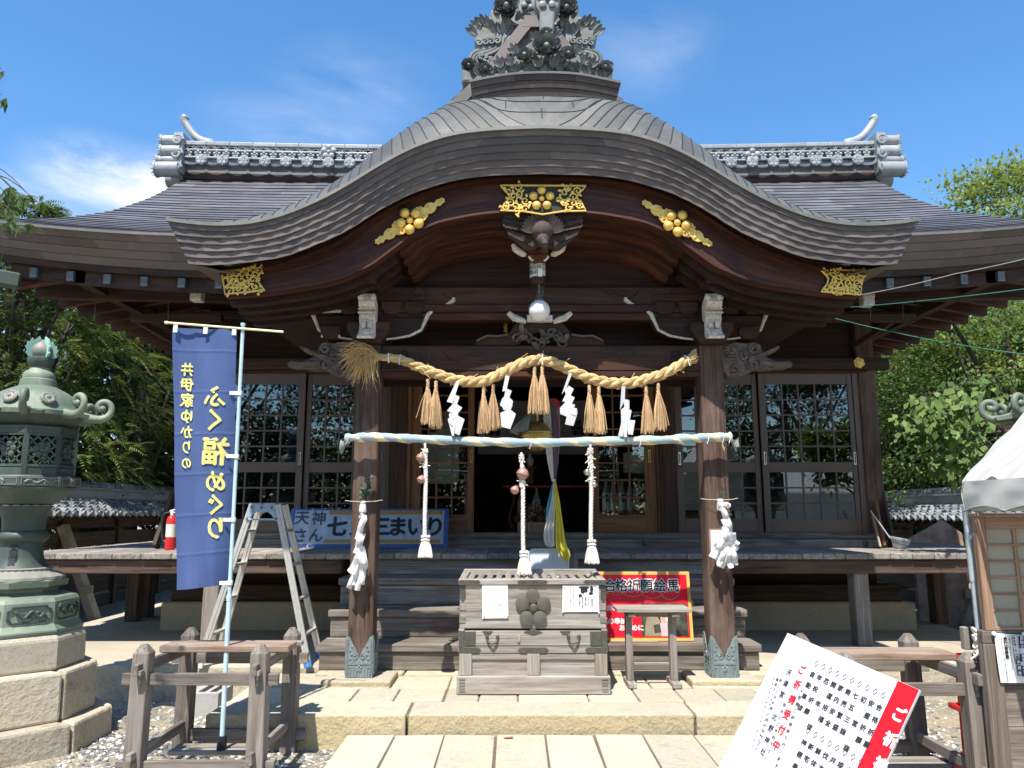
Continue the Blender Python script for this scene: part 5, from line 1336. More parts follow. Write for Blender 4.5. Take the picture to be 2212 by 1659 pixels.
b = MB(); b.ab((mir(wx(1884))-0.2, WY-0.18, TZ-0.05), (wx(1884)+0.32, WY+0.2, at(1153, 1301, WY-0.2).z)); P(b, 'plinth', 'plinth', hall, bevel=0.02)
b = MB(); zp = at(1153, 1301, WY-0.2).z; b.ab((mir(wx(1884))-0.12, WY-0.10, zp+0.002), (wx(1884)+0.2, WY+0.15, zp+0.20)); P(b, 'ground_beam', 'fence_wood', hall, bevel=0.012)
b = MB(); b.ab((mir(wx(1884)), WY+0.12, zp+0.19), (wx(1884), WY+0.15, DZ-0.06))
P(b, 'underfloor_board', 'inner')
# stairs
zz = [FZ+0.022, 0.455, 0.725, 1.0, DZ-DT]; yy_ = [7.53, 7.89, 8.25, 8.62]
for k in range(4):
    b = MB(); L, Rr = -1.81+0.012*k, 2.32-0.012*k
    if k < 3:
        b.ab((L-0.02, yy_[k]-0.025, zz[k+1]-0.075), (Rr+0.02, yy_[k+1]+0.03, zz[k+1])); top_ = zz[k+1]-0.076
    else: top_ = zz[4]-0.002
    b.ab((L, yy_[k], zz[k] if k == 0 else zz[k]+0.001), (Rr, yy_[k]+0.06, top_)); b.ab((L, yy_[k]+0.061, zz[0]), (Rr, yy_[k]+0.36, top_-0.002))
    P(b, 'stair_step', 'step', hall, bevel=0.014, seg=2)
# ---------------------------------------------------------------- sacred straw rope with its tassels, paper streamers
def r6(x, y, Y): return at(713.1+0.37197*x, 548.5+0.37197*y, Y)
RY = 7.0
pth = curve([r6(x, y, RY) for x, y in [(285, 598), (400, 612), (500, 652), (600, 690), (700, 725), (800, 742), (900, 736), (1000, 692), (1100, 642), (1200, 616), (1240, 616), (1330, 645), (1430, 690), (1530, 730), (1640, 751), (1750, 749), (1850, 725), (1950, 690), (2050, 632), (2075, 618)]], 150)
rope = thing('straw_rope', 'thick twisted straw rope with straw tassels slung between the porch pillars', 'sacred rope', pth[75])
b = MB(); L = 0.0; rr = random.Random(11)
strands = [[], [], []]; rads = []
for i, p in enumerate(pth):
    if i: L += (p-pth[i-1]).length
    t = (pth[min(i+1, 149)]-pth[max(0, i-1)]).normalized(); x = t.cross(Vector((0, 1, 0))).normalized(); y = t.cross(x)
    R_ = 0.046*interp([(0, 0.62), (0.25, 0.85), (0.8, 1.0), (2.6, 1.0), (3.2, 0.85), (3.6, 0.72)], L)
    for k in range(3):
        a = -2*math.pi*L/0.30+k*2.0944; strands[k].append(p+x*(math.cos(a)*R_*0.56)+y*(math.sin(a)*R_*0.56))
    rads.append(R_*0.60)
for k in range(3): b.tube(strands[k], rads, 9)
for k in range(3):            # fibres lying along each strand, some sticking out
    for j in range(210):
        i = rr.randrange(1, 140); n_ = rr.randrange(4, 9); o_ = rr.uniform(0, 6.28); path = []
        for q in range(n_):
            ii = min(149, i+q); c = strands[k][ii]; t = (pth[min(ii+1, 149)]-pth[max(0, ii-1)]).normalized(); x = t.orthogonal().normalized(); y = t.cross(x)
            path.append(c+(x*math.cos(o_+q*0.25)+y*math.sin(o_+q*0.25))*(rads[ii]*1.02))
        if rr.random() < 0.22: path[-1] += Vector((rr.uniform(-0.03, 0.05), rr.uniform(-0.03, 0.0), rr.uniform(-0.06, 0.05)))
        b.tube(path, 0.0028, 3, caps=False)
P(b, 'rope_strands', 'straw', rope, smooth=50)
b = MB(); base = pth[0]
for k in range(260):          # frayed left end
    a = rr.uniform(0, 6.28); q = math.sqrt(rr.random())*0.034; s0 = base+Vector((0, math.cos(a)*q, math.sin(a)*q))
    f = rr.random(); end = base+Vector((rr.uniform(-0.38, -0.09), rr.uniform(-0.12, 0.12), lerp(0.07, -0.26, f)+rr.uniform(-0.08, 0.07)))
    if f > 0.6: end.x += 0.10*(f-0.4)*2
    mid = s0.lerp(end, 0.45)+Vector((rr.uniform(-0.08, -0.02), rr.uniform(-0.03, 0.03), rr.uniform(0.02, 0.10)))
    b.tube(curve([s0, mid, end], 6), [0.0034, 0.0034, 0.003, 0.0028, 0.0024, 0.0015], 3, caps=False)
P(b, 'frayed_end', 'straw', rope)
b = MB(); base = pth[-1]; d = (pth[-1]-pth[-4]).normalized()
for k in range(130):
    a = rr.uniform(0, 6.28); q = math.sqrt(rr.random()); s0 = base-d*0.02+Vector((0, math.cos(a), math.sin(a)))*q*0.026; e = s0+d*rr.uniform(0.09, 0.125)+Vector((0, math.cos(a), math.sin(a)))*q*0.022+Vector((-d.z, 0, d.x))*math.sin(a)*q*0.02
    b.tube([s0, e], 0.0036, 4)
P(b, 'cut_end', 'straw', rope)
b = MB()
for i in (4, 8, 76, 147):
    p = pth[i]; t = (pth[min(149, i+1)]-pth[i-1]).normalized(); x = t.cross(Vector((0, 1, 0))).normalized(); y = t.cross(x); r_ = rads[i]*2.05
    b.tube([p+(x*math.cos(a)+y*math.sin(a))*r_+t*0.012*math.sin(a*0.5) for a in [k*0.42 for k in range(17)]], 0.005, 5)
    b.tube([p+Vector((0, -r_, 0.0)), p+Vector((0.012, -r_-0.01, -0.06))], 0.004, 4)
P(b, 'white_tie', 'cotton', rope)
def tassel(px, y0, y1, seed):
    q = random.Random(seed); top = r6(px, y0, RY-0.01); bot = r6(px, y1, RY-0.01); H = top.z-bot.z; b = MB()
    for k in range(3):
        b.tube([top+Vector((math.cos(a+k*2.1)*0.008, math.sin(a+k*2.1)*0.008, -0.10*a/7)) for a in [j*0.7 for j in range(11)]], 0.010, 5)
    n0 = top+Vector((0, 0, -0.10)); b.tube([n0+Vector((math.cos(a)*0.017, math.sin(a)*0.017, -0.006*a/6)) for a in [j*0.5 for j in range(26)]], 0.005, 4)
    for k in range(85):
        a = q.uniform(0, 6.28); f = math.sqrt(q.random()); e = n0+Vector((math.cos(a)*f*0.060+q.uniform(-0.012, 0.012), math.sin(a)*f*0.045, -(H-0.10)*q.uniform(0.88, 1.03)))
        if q.random() < 0.05: e += Vector((q.uniform(-0.06, 0.06), 0, 0.02))
        s0 = n0+Vector((math.cos(a)*f*0.016, math.sin(a)*f*0.016, 0.01)); m_ = s0.lerp(e, 0.45)+Vector((math.cos(a)*f*0.010, math.sin(a)*f*0.01, 0))
        b.tube([s0, m_, e], [0.0032, 0.0036, 0.0030], 4)
    return P(b, 'straw_tassel', 'drystraw', rope)
for i, (x, y0, y1) in enumerate(((568, 728, 988), (615, 738, 1012), (892, 768, 1040), (947, 758, 1022), (1187, 655, 925), (1232, 648, 928), (1505, 762, 1036), (1560, 768, 1046), (1835, 770, 1046), (1905, 752, 1026))): tassel(x, y0, y1, i+20)

def shide(name, polys, loc, label, group, Y, dy=0.004, mat='paper'):
    b = MB()
    for k, poly in enumerate(polys):
        pts = [r6(x, y, Y) for x, y in poly]; c = sum(pts, Vector())/len(pts); tl = random.uniform(-0.16, 0.16); tv = random.uniform(-0.10, 0.06)
        vs = [p+Vector((0, (p.x-c.x)*tl+(p.z-c.z)*tv-dy*k, 0)) for p in pts]
        n = len(vs); b.add(vs+[v+Vector((0, 0.0008, 0)) for v in vs], [tuple(range(n-1, -1, -1)), tuple(range(n, 2*n))]+[(i, (i+1) % n, (i+1) % n+n, i+n) for i in range(n)])
    return solo(b, name, mat, label, 'paper streamer', r6(loc[0], loc[1], Y), group)
G = 'zigzag paper streamers on the straw rope'
shide('paper_streamer', [[(733, 738), (750, 745), (712, 868), (677, 858)], [(728, 818), (752, 830), (738, 872), (716, 870)], [(720, 862), (768, 893), (736, 935), (679, 913)], [(700, 900), (742, 912), (744, 948), (700, 962), (690, 938)], [(690, 962), (742, 940), (782, 962), (752, 1054), (722, 1042)], [(688, 975), (728, 978), (720, 1060), (708, 1056)], [(684, 958), (706, 950), (716, 1000), (690, 985)]], (740, 740),
      'zigzag paper streamer reaching down to the cloth-wrapped bar, left of the doorway', G, RY-0.075)
shide('paper_streamer', [[(1018, 706), (1042, 708), (1024, 792), (1000, 800)], [(1020, 780), (1055, 795), (1040, 835), (1010, 832)], [(1000, 840), (1025, 815), (1062, 855), (1052, 900), (1010, 900), (986, 878)], [(1000, 880), (1040, 862), (1060, 880), (1045, 912), (1005, 905)], [(988, 925), (1040, 900), (1078, 930), (1070, 955), (1046, 1018), (996, 1005)]], (1030, 708),
      'zigzag paper streamer just left of the middle straw tassels', G, RY-0.07)
shide('paper_streamer', [[(1388, 690), (1405, 697), (1372, 780), (1345, 815)], [(1362, 795), (1386, 765), (1415, 784), (1396, 822), (1372, 832)], [(1348, 855), (1372, 808), (1420, 835), (1402, 872)], [(1334, 895), (1368, 860), (1422, 878), (1390, 952), (1336, 930)], [(1385, 890), (1432, 905), (1436, 925), (1412, 1000), (1364, 990)], [(1395, 888), (1434, 900), (1424, 940), (1398, 930)]], (1395, 692),
      'zigzag paper streamer with a rounded lower end, right of the gilt bell', G, RY-0.07)
shide('paper_streamer', [[(1692, 770), (1714, 770), (1712, 850), (1684, 905)], [(1704, 842), (1738, 850), (1738, 900), (1708, 905)], [(1688, 905), (1708, 890), (1750, 910), (1740, 965), (1690, 975)], [(1690, 975), (1715, 950), (1700, 1062), (1672, 1058)], [(1712, 962), (1770, 968), (1756, 1052), (1730, 1048)], [(1700, 970), (1726, 968), (1722, 1065), (1704, 1066)]], (1702, 772),
      'tattered zigzag paper streamer split at the bottom, before the right door', G, RY-0.07)

# ---------------------------------------------------------------- bar wrapped in twisted cloth, bell ropes, bells
BYY = 6.97
bp = curve([at(u, v, BYY) for u, v in ((745, 948), (800, 944), (900, 948), (1040, 954), (1170, 956), (1300, 953), (1440, 950), (1530, 945), (1580, 944))], 120)
bar = thing('wrapped_bar', 'horizontal bar wrapped in twisted pale blue and cream cloth across the pillars', 'cloth bar', bp[60])
b = MB(); rad = [0.037+0.009*mnoise.noise(Vector((i*0.23, 0, 0)))+0.005*math.sin(i*0.76) for i in range(120)]
rad[0] = 0.03; b.tube(bp, rad, 14)
P(b, 'blue_wrap', 'blueribbon', bar, smooth=60)
b = MB(); bc = MB()
def helix(mb, i0, turns, w, out, ph):
    rows = []; n_ = 10
    for j in range(n_+1):
        row = []
        for e in (-1, -0.33, 0.33, 1):
            s_ = i0 + turns*j/n_ + e*w; ii = max(0, min(118.9, s_)); k = int(ii); c = bp[k].lerp(bp[k+1], ii-k); a = ph + math.pi*1.15*(j/n_)
            r_ = rad[k]+out+(0.002 if abs(e) < 0.5 else 0)
            row.append(c+Vector((0, -math.sin(a)*r_, math.cos(a)*r_)))
        rows.append(row)
    mb.grid(rows)
for k in range(14): helix(bc, 6+8.2*k+1.2*math.sin(k*2.1), 6.0, 1.4+0.5*math.sin(k*1.7), 0.0015, -0.15)
for k in range(13): helix(b, 3+8.9*k, 6.5, 1.9, 0.0010, -0.2)
P(b, 'green_wrap', 'greenribbon', bar, smooth=60); P(bc, 'cream_wrap', 'creamribbon', bar, smooth=60)
b = MB()
def bunch(b, c, d, L, w, n, seed, dn=-0.10):
    q = random.Random(seed)
    for k in range(n):
        a = q.uniform(-1, 1); e = c+d*L*q.uniform(0.7, 1.0)+Vector((0, q.uniform(-0.05, 0.04), dn*q.uniform(0.4, 1.1))); rows = []
        for t in range(6):
            p = c.lerp(e, t/5)+Vector((0, a*w*0.4*math.sin(t), -0.03*math.sin(t*0.6))); ww = w*(0.25+0.75*t/5)
            rows.append([p+Vector((0, math.cos(k+s_)*ww*0.4, s_*ww*0.5)) for s_ in (-1, -0.3, 0.3, 1)])
        b.grid(rows)
bunch(b, bp[2], Vector((-1, 0, 0)), 0.07, 0.09, 6, 1); bunch(b, bp[-2], Vector((1, 0, 0)), 0.06, 0.08, 6, 2, -0.09)
P(b, 'cloth_end', 'sagecloth', bar, smooth=60)
b = MB()
bunch(b, bp[112]+Vector((-0.02, -0.04, -0.02)), Vector((0.1, 0, 0)), 0.05, 0.04, 3, 5, -0.13)
P(b, 'cream_tail', 'creamribbon', bar, smooth=60)
b = MB()
for i in (4, 57, 83, 104, 112, 117):
    p = bp[i]; b.tube([p+Vector((0.004*math.sin(a*2), -math.cos(a)*(rad[i]+0.004), math.sin(a)*(rad[i]+0.004))) for a in [k*0.45 for k in range(15)]], 0.003, 4)
    b.tube([p+Vector((0, -0.042, 0)), p+Vector((-0.02, -0.045, -0.06))], 0.003, 4)
P(b, 'white_tie', 'cotton', bar)
def jingle(b, c, r, ax=Vector((0, 0, 1))):
    # round bell with a raised belt and a slit
    b.ball(c, r, 16, 10); n_ = 20; x = ax.orthogonal().normalized(); y = ax.cross(x)
    b.tube([c+(x*math.cos(2*math.pi*k/n_)+y*math.sin(2*math.pi*k/n_))*r*1.01 for k in range(n_+1)], r*0.11, 6)
    b.tube([c+ax*r*0.98, c+ax*r*1.25], r*0.2, 8)
def bell_rope(label, u, v0, v1, vt, lean, bells, knots):
    top = at(u, v0, BYY-0.02); end = at(u+lean, v1, BYY-0.02); bot = at(u+lean, vt, BYY-0.02)
    t = thing('bell_rope', label, 'bell rope', top, 'white bell ropes hanging from the wrapped bar')
    b = MB(); n_ = 70; R_ = 0.0175
    for k in range(3):
        pts = []
        for i in range(n_):
            f = i/(n_-1); c = top.lerp(end, f)+Vector((0.006*math.sin(f*5), 0, 0)); a = -f*(top.z-end.z)/0.085*2*math.pi+k*2.094; q = 0.55 if f < 0.12 else 1.0
            pts.append(c+Vector((math.cos(a)*R_*0.6*q, math.sin(a)*R_*0.6*q, 0)))
        b.tube(pts, [R_*0.62*(0.6 if i < 6 else 1) for i in range(n_)], 6)
    P(b, 'rope', 'cotton', t, smooth=60)
    b = MB(); rr = random.Random(int(u))
    for z in (0.0, 0.028): b.tube([end+Vector((math.cos(a)*0.030, math.sin(a)*0.030, 0.012-z+0.004*math.sin(a*3))) for a in [k*0.4 for k in range(18)]], 0.012, 6)
    H = end.z-bot.z; b.lathe([(0.02, 0.0), (0.033, -0.03), (0.045, -H*0.5), (0.055, -H*0.86)], 14, end)
    for k in range(210):
        a = rr.uniform(0, 6.28); f = rr.uniform(0.75, 1.0)
        b.tube([end+Vector((math.cos(a)*0.030*f, math.sin(a)*0.030*f, -0.02)), end+Vector((math.cos(a)*0.052*f, math.sin(a)*0.052*f, -H*0.5)), end+Vector((math.cos(a+0.1)*0.066*f, math.sin(a)*0.066*f, -H*rr.uniform(0.9, 1.0)))], 0.0030, 3, caps=False)
    P(b, 'tassel', 'cotton', t, smooth=40)
    b = MB()
    for v, r_ in knots:
        c = top.lerp(end, (v-v0)/(v1-v0))
        for k in range(5):
            a = rr.uniform(0, 6.28); b.tube([c+Vector((math.cos(a+j*0.8)*r_, math.sin(a+j*0.8)*r_, rr.uniform(-0.03, 0.03))) for j in range(7)], 0.005, 4)
            b.tube([c, c+Vector((rr.uniform(-0.05, 0.05), -0.02, rr.uniform(-0.05, 0.02)))], 0.004, 4)
    P(b, 'binding', 'cotton', t, smooth=60)
    for (bu, bv, pr, mat) in bells:
        b = MB(); c = at(bu, bv, BYY-0.03); jingle(b, c, pr*0.0042, Vector((0.25, 0, 1)).normalized()); rp = top.lerp(end, (bv-6-v0)/(v1-v0)); b.tube([c+Vector((0, 0, pr*0.0042)), rp], 0.004, 4); P(b, 'bell', mat, t, smooth=50)
bell_rope('white bell rope with two salmon bells, left end of the wrapped bar', 918, 958, 1162, 1205, 1, [(908.5, 989, 9.5, 'pinkbell'), (909.5, 1036, 8.5, 'pinkbell')], [(975, 0.02), (1005, 0.018)])
bell_rope('white bell rope with salmon bells hanging over the offering box', 1126, 978, 1196, 1242, 6, [(1129, 1024, 13.0, 'pinkbell'), (1112, 1059, 9.0, 'pinkbell')], [(990, 0.022), (1040, 0.02), (1047, 0.022)])
bell_rope('white bell rope with two small silver bells, right of the coloured streamer', 1275, 960, 1172, 1218, 3, [(1268, 1020, 7.5, 'steel'), (1284, 1047, 6.0, 'steel')], [(975, 0.024), (990, 0.022), (1003, 0.02), (1036, 0.02)])
# big gilt bell with cloth on top
c = at(1160, 943, 7.9)
big = thing('gilt_bell', 'large round gilt bell with faded cloth draped on top in the doorway', 'bell', c)
b = MB(); R_ = 0.150
b.lathe([(0.005, -R_*1.0), (0.05, -R_*0.97), (0.095, -R_*0.82), (0.13, -R_*0.55), (0.148, -R_*0.2), (0.150, -0.012), (0.168, -0.010), (0.168, 0.006), (0.150, 0.010), (0.150, 0.024), (0.166, 0.028), (0.166, 0.042), (0.149, 0.046), (0.138, R_*0.55), (0.10, R_*0.85), (0.05, R_*1.0), (0.02, R_*1.05)], 32, c)
b.tube([c+Vector((0, 0, R_)), c+Vector((0, 0, R_+0.18)), Vector((c.x, c.y, 3.5))], 0.018, 8); P(b, 'bell_body', 'brass', big, smooth=40)
b = MB(); b.beam(c+Vector((-0.07, -0.115, -0.085)), c+Vector((0.0, -0.155, -0.055)), 0.006, 0.010); b.disc(c+Vector((0.01, -0.142, -0.075)), 0.016, 0.004, n=12); b.beam(c+Vector((0.01, -0.14, -0.08)), c+Vector((0.012, -0.09, -0.135)), 0.006, 0.006); P(b, 'bell_slit', 'black', big)
def drape(b, c, rx, rz_, a0, a1, drop, seed, lift=0.0):
    q = random.Random(seed); rows = []
    for i in range(9):
        t = i/8; row = []
        for j in range(15):
            a = lerp(a0, a1, j/14); r_ = lerp(0.10, 1.0, t); fold = 0.035*math.sin(a*5+seed)*t
            row.append(c+Vector((math.cos(a)*(rx*r_+fold), math.sin(a)*(rx*r_+fold)*0.85, lift+rz_*(1-t**1.7)-drop*t**3*(0.6+0.4*math.sin(a*2+seed)))))
        rows.append(row)
    b.grid(rows)
b = MB(); drape(b, c+Vector((-0.03, 0.0, 0.08)), 0.20, 0.17, 1.4, 4.35, 0.06, 1); P(b, 'sage_cloth', 'sagecloth', big, smooth=70)
b = MB(); drape(b, c+Vector((-0.05, -0.02, 0.07)), 0.20, 0.13, 2.6, 4.2, 0.09, 4); P(b, 'mauve_cloth', 'mauvecloth', big, smooth=70)
# five-coloured streamer
top = at(1190, 862, 7.86)
st = thing('cloth_streamer', 'long five-coloured cloth streamer tied at its waist beside the gilt bell', 'streamer', top)
def ribbon(name, mat, pts, widths, fold, Y, seed):
    b = MB(); rows = []
    c = curve([at(u, v, Y) for u, v in pts], 30)
    for i, p in enumerate(c):
        w = interp(widths, i/29)*0.00466; row = []
        for j in range(11):
            s_ = j/5-1; row.append(p+Vector((s_*w, fold*math.sin(j*1.7+seed+i*0.05)*min(1, w*14), 0)))
        rows.append(row)
    b.grid(rows, flip=True); P(b, name, mat, st, smooth=70)
ribbon('white_ribbon', 'whitecloth', [(1180, 862), (1183, 920), (1187, 980), (1194, 1040)], [(0, 7), (0.4, 9), (0.75, 6), (1, 2)], 0.02, 7.86, 0.3)
ribbon('purple_ribbon', 'purplecloth', [(1196, 868), (1200, 920), (1201, 980), (1198, 1040)], [(0, 5), (0.4, 8), (0.75, 6), (1, 2)], 0.02, 7.88, 1.3)
ribbon('pink_ribbon', 'pinkcloth', [(1203, 868), (1206, 920), (1205, 970), (1199, 1040)], [(0, 4), (0.4, 4), (0.75, 3), (1, 1)], 0.015, 7.90, 2.1)
ribbon('red_knot', 'redcloth', [(1188, 868), (1194, 860), (1202, 872), (1205, 880)], [(0, 3), (0.5, 7), (1, 4)], 0.02, 7.84, 0.5)
ribbon('blue_ribbon', 'cyancloth', [(1196, 1042), (1191, 1075), (1186, 1110), (1182, 1150)], [(0, 2), (0.5, 7), (1, 4)], 0.02, 7.87, 0.9)
ribbon('white_tail', 'whitecloth', [(1197, 1042), (1196, 1080), (1190, 1120), (1186, 1160), (1190, 1182)], [(0, 2), (0.35, 6), (0.7, 12), (0.9, 11), (1, 5)], 0.022, 7.85, 1.8)
ribbon('yellow_tail', 'yellowcloth', [(1199, 1042), (1204, 1080), (1208, 1130), (1212, 1175), (1222, 1200), (1224, 1212)], [(0, 2), (0.35, 7), (0.7, 13), (0.85, 9), (1, 3)], 0.025, 7.84, 2.5)
ribbon('red_tail', 'redcloth', [(1192, 1090), (1184, 1115), (1180, 1140)], [(0, 2), (0.5, 4), (1, 2)], 0.01, 7.9, 1.5)
b = MB(); p = at(1197, 1041, 7.86); b.tube([p+Vector((math.cos(a)*0.016, math.sin(a)*0.016, 0.003*a)) for a in [k*0.5 for k in range(20)]], 0.005, 5); P(b, 'tie', 'cotton', st)
# globe lamp
c = at(1165, 671, 6.86)
lamp = thing('globe_lamp', 'white opal globe lamp hanging under the carved king post', 'lamp', c)
b = MB(); b.ball(c, 0.098, 28, 18); P(b, 'globe', 'globe', lamp, smooth=80)
b = MB(); b.lathe([(0.05, 0.085), (0.052, 0.10), (0.035, 0.115), (0.035, 0.14), (0.022, 0.15), (0.022, 0.19)], 16, c)
for k in range(7): b.ball(c+Vector((math.cos(k*0.9)*0.04, math.sin(k*0.9)*0.04, 0.10)), 0.012, 6, 5)
b.tube([c+Vector((0.02, 0, 0.11)), c+Vector((0.035, -0.02, 0.16)), c+Vector((0.03, -0.02, 0.22)), c+Vector((0.05, 0, 0.24))], 0.006, 5); b.tube([c+Vector((0, 0, 0.18)), c+Vector((0, 0, 0.26))], 0.014, 6)
P(b, 'fitting', 'iron', lamp, smooth=50)
# vases with sprigs and folded paper on the pillars
def r7(x, y, Y): return at(329+0.2976*x, 768+0.2976*y, Y)
def pillar_vase(label, u, v, leafy):
    c = at(u, v, PYF-0.045); t = thing('flower_vase', label, 'vase', c, 'small white vases hung on the porch pillars')
    b = MB(); b.lathe([(0.03, -0.062), (0.036, -0.05), (0.030, 0.0), (0.022, 0.03), (0.024, 0.045)], 16, c); P(b, 'vase', 'porcelain', t, smooth=50)
    b = MB(); rr = random.Random(int(u))
    b.tube([c+Vector((-0.17, 0.03, 0.045)), c+Vector((-0.11, -0.005, 0.038)), c+Vector((0, -0.028, 0.034)), c+Vector((0.11, -0.005, 0.038)), c+Vector((0.17, 0.03, 0.05))], 0.002, 4)
    for k in range(6): b.tube([c+Vector((math.cos(a)*0.028, math.sin(a)*0.028, 0.03+0.006*math.sin(a+k))) for a in [j*0.6 for j in range(12)]], 0.003, 4)
    P(b, 'wire_tie', 'cotton', t)
    b = MB(); lf = MB()
    for k in range(4 if leafy else 3):
        e = c+Vector((rr.uniform(-0.03, 0.07), rr.uniform(-0.05, 0.0), rr.uniform(0.16, 0.27))); b.tube([c+Vector((0, 0, 0.03)), c.lerp(e, 0.5)+Vector((0.01, -0.01, 0)), e], 0.0025, 4)
        for j in range(5 if leafy else (1 if k == 0 else 0)):
            p = c.lerp(e, 0.45+0.12*j); petal(lf, p, Vector((rr.uniform(-1, 1), -0.6, rr.uniform(-0.4, 0.8))), Vector((0, -1, 0.5)), 0.055, 0.038, 0.2, 0.8, False)
    P(b, 'twig', 'bark', t); P(lf, 'leaf', 'sprig', t, smooth=60)
M['sprig'] = plain('dusty_green_leaf', (0.10, 0.17, 0.12), 0.6, var=0.2)
pillar_vase('small white vase with a leafy sprig wired to the left porch pillar', 784, 1092, True)
pillar_vase('small white vase with bare twigs wired to the right porch pillar', 1556, 1088, False)
def paper_bundle(label, strips, Y):
    b = MB(); rr = random.Random(len(label))
    for k, (pts, w) in enumerate(strips):
        c = curve([at(u, v, Y) for u, v in pts], 9); rows = []
        for i, p in enumerate(c):
            t = (c[min(8, i+1)]-c[max(0, i-1)]).normalized(); n_ = Vector((-t.z, 0, t.x)); ww = w*0.0042; tw = 0.5*math.sin(i*0.8+k*1.7)
            dd = -0.006*k+0.020*math.sin(i*1.1+k)
            rows.append([p+n_*(s_*ww*0.5)+Vector((0, s_*ww*0.4*tw+dd-0.03*(s_*s_ < 0.5), 0)) for s_ in (-1, -0.35, 0.35, 1)])
        b.grid(rows)
    p = strips[0][0][0]; return solo(b, 'paper_offering', 'paper', label, 'paper streamer', at(p[0], p[1], Y), 'folded white paper streamers on the porch pillars', smooth=40)
paper_bundle('folded white paper streamers hanging in a slim bundle on the left pillar', [([(778, 1112), (786, 1120), (779, 1140), (772, 1165)], 14), ([(781, 1152), (777, 1172), (772, 1195)], 17), ([(779, 1180), (774, 1205), (765, 1225), (758, 1236)], 16), ([(776, 1190), (780, 1215), (777, 1245), (772, 1274)], 15), ([(778, 1200), (785, 1225), (784, 1250), (783, 1262)], 12), ([(772, 1205), (766, 1235), (760, 1258), (754, 1270)], 11), ([(782, 1180), (786, 1200), (790, 1218), (786, 1228)], 14), ([(776, 1215), (770, 1240), (766, 1262)], 10)], PYF-0.07)
paper_bundle('bushy folded white paper streamers tied to the right pillar', [([(1550, 1090), (1566, 1090), (1577, 1093)], 11), ([(1559, 1092), (1566, 1115), (1572, 1140)], 12), ([(1566, 1120), (1573, 1145), (1580, 1165)], 18), ([(1568, 1140), (1560, 1165), (1548, 1185), (1537, 1205)], 17), ([(1570, 1150), (1580, 1175), (1588, 1190)], 16), ([(1566, 1170), (1562, 1200), (1556, 1226)], 16), ([(1574, 1170), (1582, 1195), (1586, 1220)], 14), ([(1562, 1160), (1550, 1180), (1542, 1172)], 13), ([(1570, 1180), (1570, 1205), (1576, 1225)], 12), ([(1560, 1190), (1552, 1210), (1548, 1222)], 11), ([(1578, 1150), (1584, 1168), (1590, 1176)], 10)], PYF-0.075)
b = MB(); c = at(1548, 1167, PYF-0.012); b.box(c, (0.135, 0.016, 0.205)); b.box(c+Vector((0, -0.009, 0)), (0.108, 0.004, 0.178), mi=1)
for k in range(5): b.text('献灯奉納者芳名録'[k:k+3]+'一同'[:2], c+Vector((0.042-0.021*k, -0.0115, 0.07)), EX, EY, 0.012, mi=2, vertical=True, step=1.5)
solo(b, 'framed_notice', ['board_wood', 'notice', 'greyink'], 'small wood-framed notice fixed to the right porch pillar', 'notice', c)
# ---------------------------------------------------------------- offering box
OY = 6.70
def r4b(x, y, Y=OY): return at(932.5+0.3056*x, 1152+0.3056*y, Y)
def ox(x): return r4b(x, 700).x
def oz(y, Y=OY): return r4b(700, y, Y).z
box_ = thing('offering_box', 'large grey weathered offering box with a plum crest before the stairs', 'offering box', (AX, OY, FZ))
D = 0.74; z_base = oz(1006); z_leg = oz(850); z_mid0 = oz(800); z_dr0 = oz(797); z_dr1 = oz(686); z_top0 = oz(362); z_top1 = oz(322)
b = MB(); b.ab((ox(180), OY-0.03, FZ+0.002), (ox(1256), OY+D+0.03, z_base)); P(b, 'base', 'grey', box_, bevel=0.008)
b = MB()
for k in range(5):
    for x_ in (ox(190)+0.035, ox(1246)-0.035): b.box((x_, OY-0.031, lerp(FZ+0.03, z_base-0.025, k/4)), (0.05, 0.006, 0.012))
P(b, 'joint_tenon', 'frame', box_)
b = MB(); b.ab((ox(204), OY+0.02, z_base+0.001), (ox(1232), OY+D, z_leg-0.001)); P(b, 'lower_panel', 'grey', box_)
for a, c in ((196, 284), (674, 764), (1150, 1238)):
    b = MB(); b.ab((ox(a), OY-0.004, z_base+0.001), (ox(c), OY+0.05, z_leg-0.001)); P(b, 'leg', 'grey', box_, bevel=0.004)
b = MB(); b.ab((ox(285), OY+0.005, z_leg-0.05), (ox(1149), OY+0.03, z_leg-0.002)); P(b, 'lower_rail', 'grey', box_, bevel=0.003)
b = MB(); b.ab((ox(190), OY, z_leg), (ox(1242), OY+D, z_dr0)); b.ab((ox(190), OY, z_dr0), (ox(232), OY+D, z_dr1+0.012)); b.ab((ox(1199), OY, z_dr0), (ox(1242), OY+D, z_dr1+0.012)); P(b, 'middle_frame', 'grey', box_, bevel=0.005)
b = MB(); b.ab((ox(234), OY-0.004, z_dr0+0.003), (ox(1197), OY+0.3, z_dr1-0.003)); dr = P(b, 'drawer', 'grey', box_, bevel=0.004)
for xc in (428, 1003):
    b = MB(); c = r4b(xc, 735, OY-0.012); pts = [(math.cos(a)*0.046, math.sin(a)*0.04-0.012) for a in [math.pi*1.12+ (math.pi*0.76+math.pi*0.0)*k/10+0 for k in range(11)]]
    pts = [(-0.044, 0.005)]+[(0.046*math.cos(a), 0.042*math.sin(a)-0.006) for a in [math.pi+math.pi*k/10 for k in range(11)]]+[(0.044, 0.005)]
    b.tube([c+Vector((p, -0.022*(1-abs(p)/0.05), q)) for p, q in pts], 0.0085, 7)
    for s_ in (-1, 1): b.disc(c+Vector((s_*0.044, 0.006, 0.008)), 0.014, 0.012, n=10, dome=0.004)
    P(b, 'drawer_handle', 'iron', dr, smooth=60)
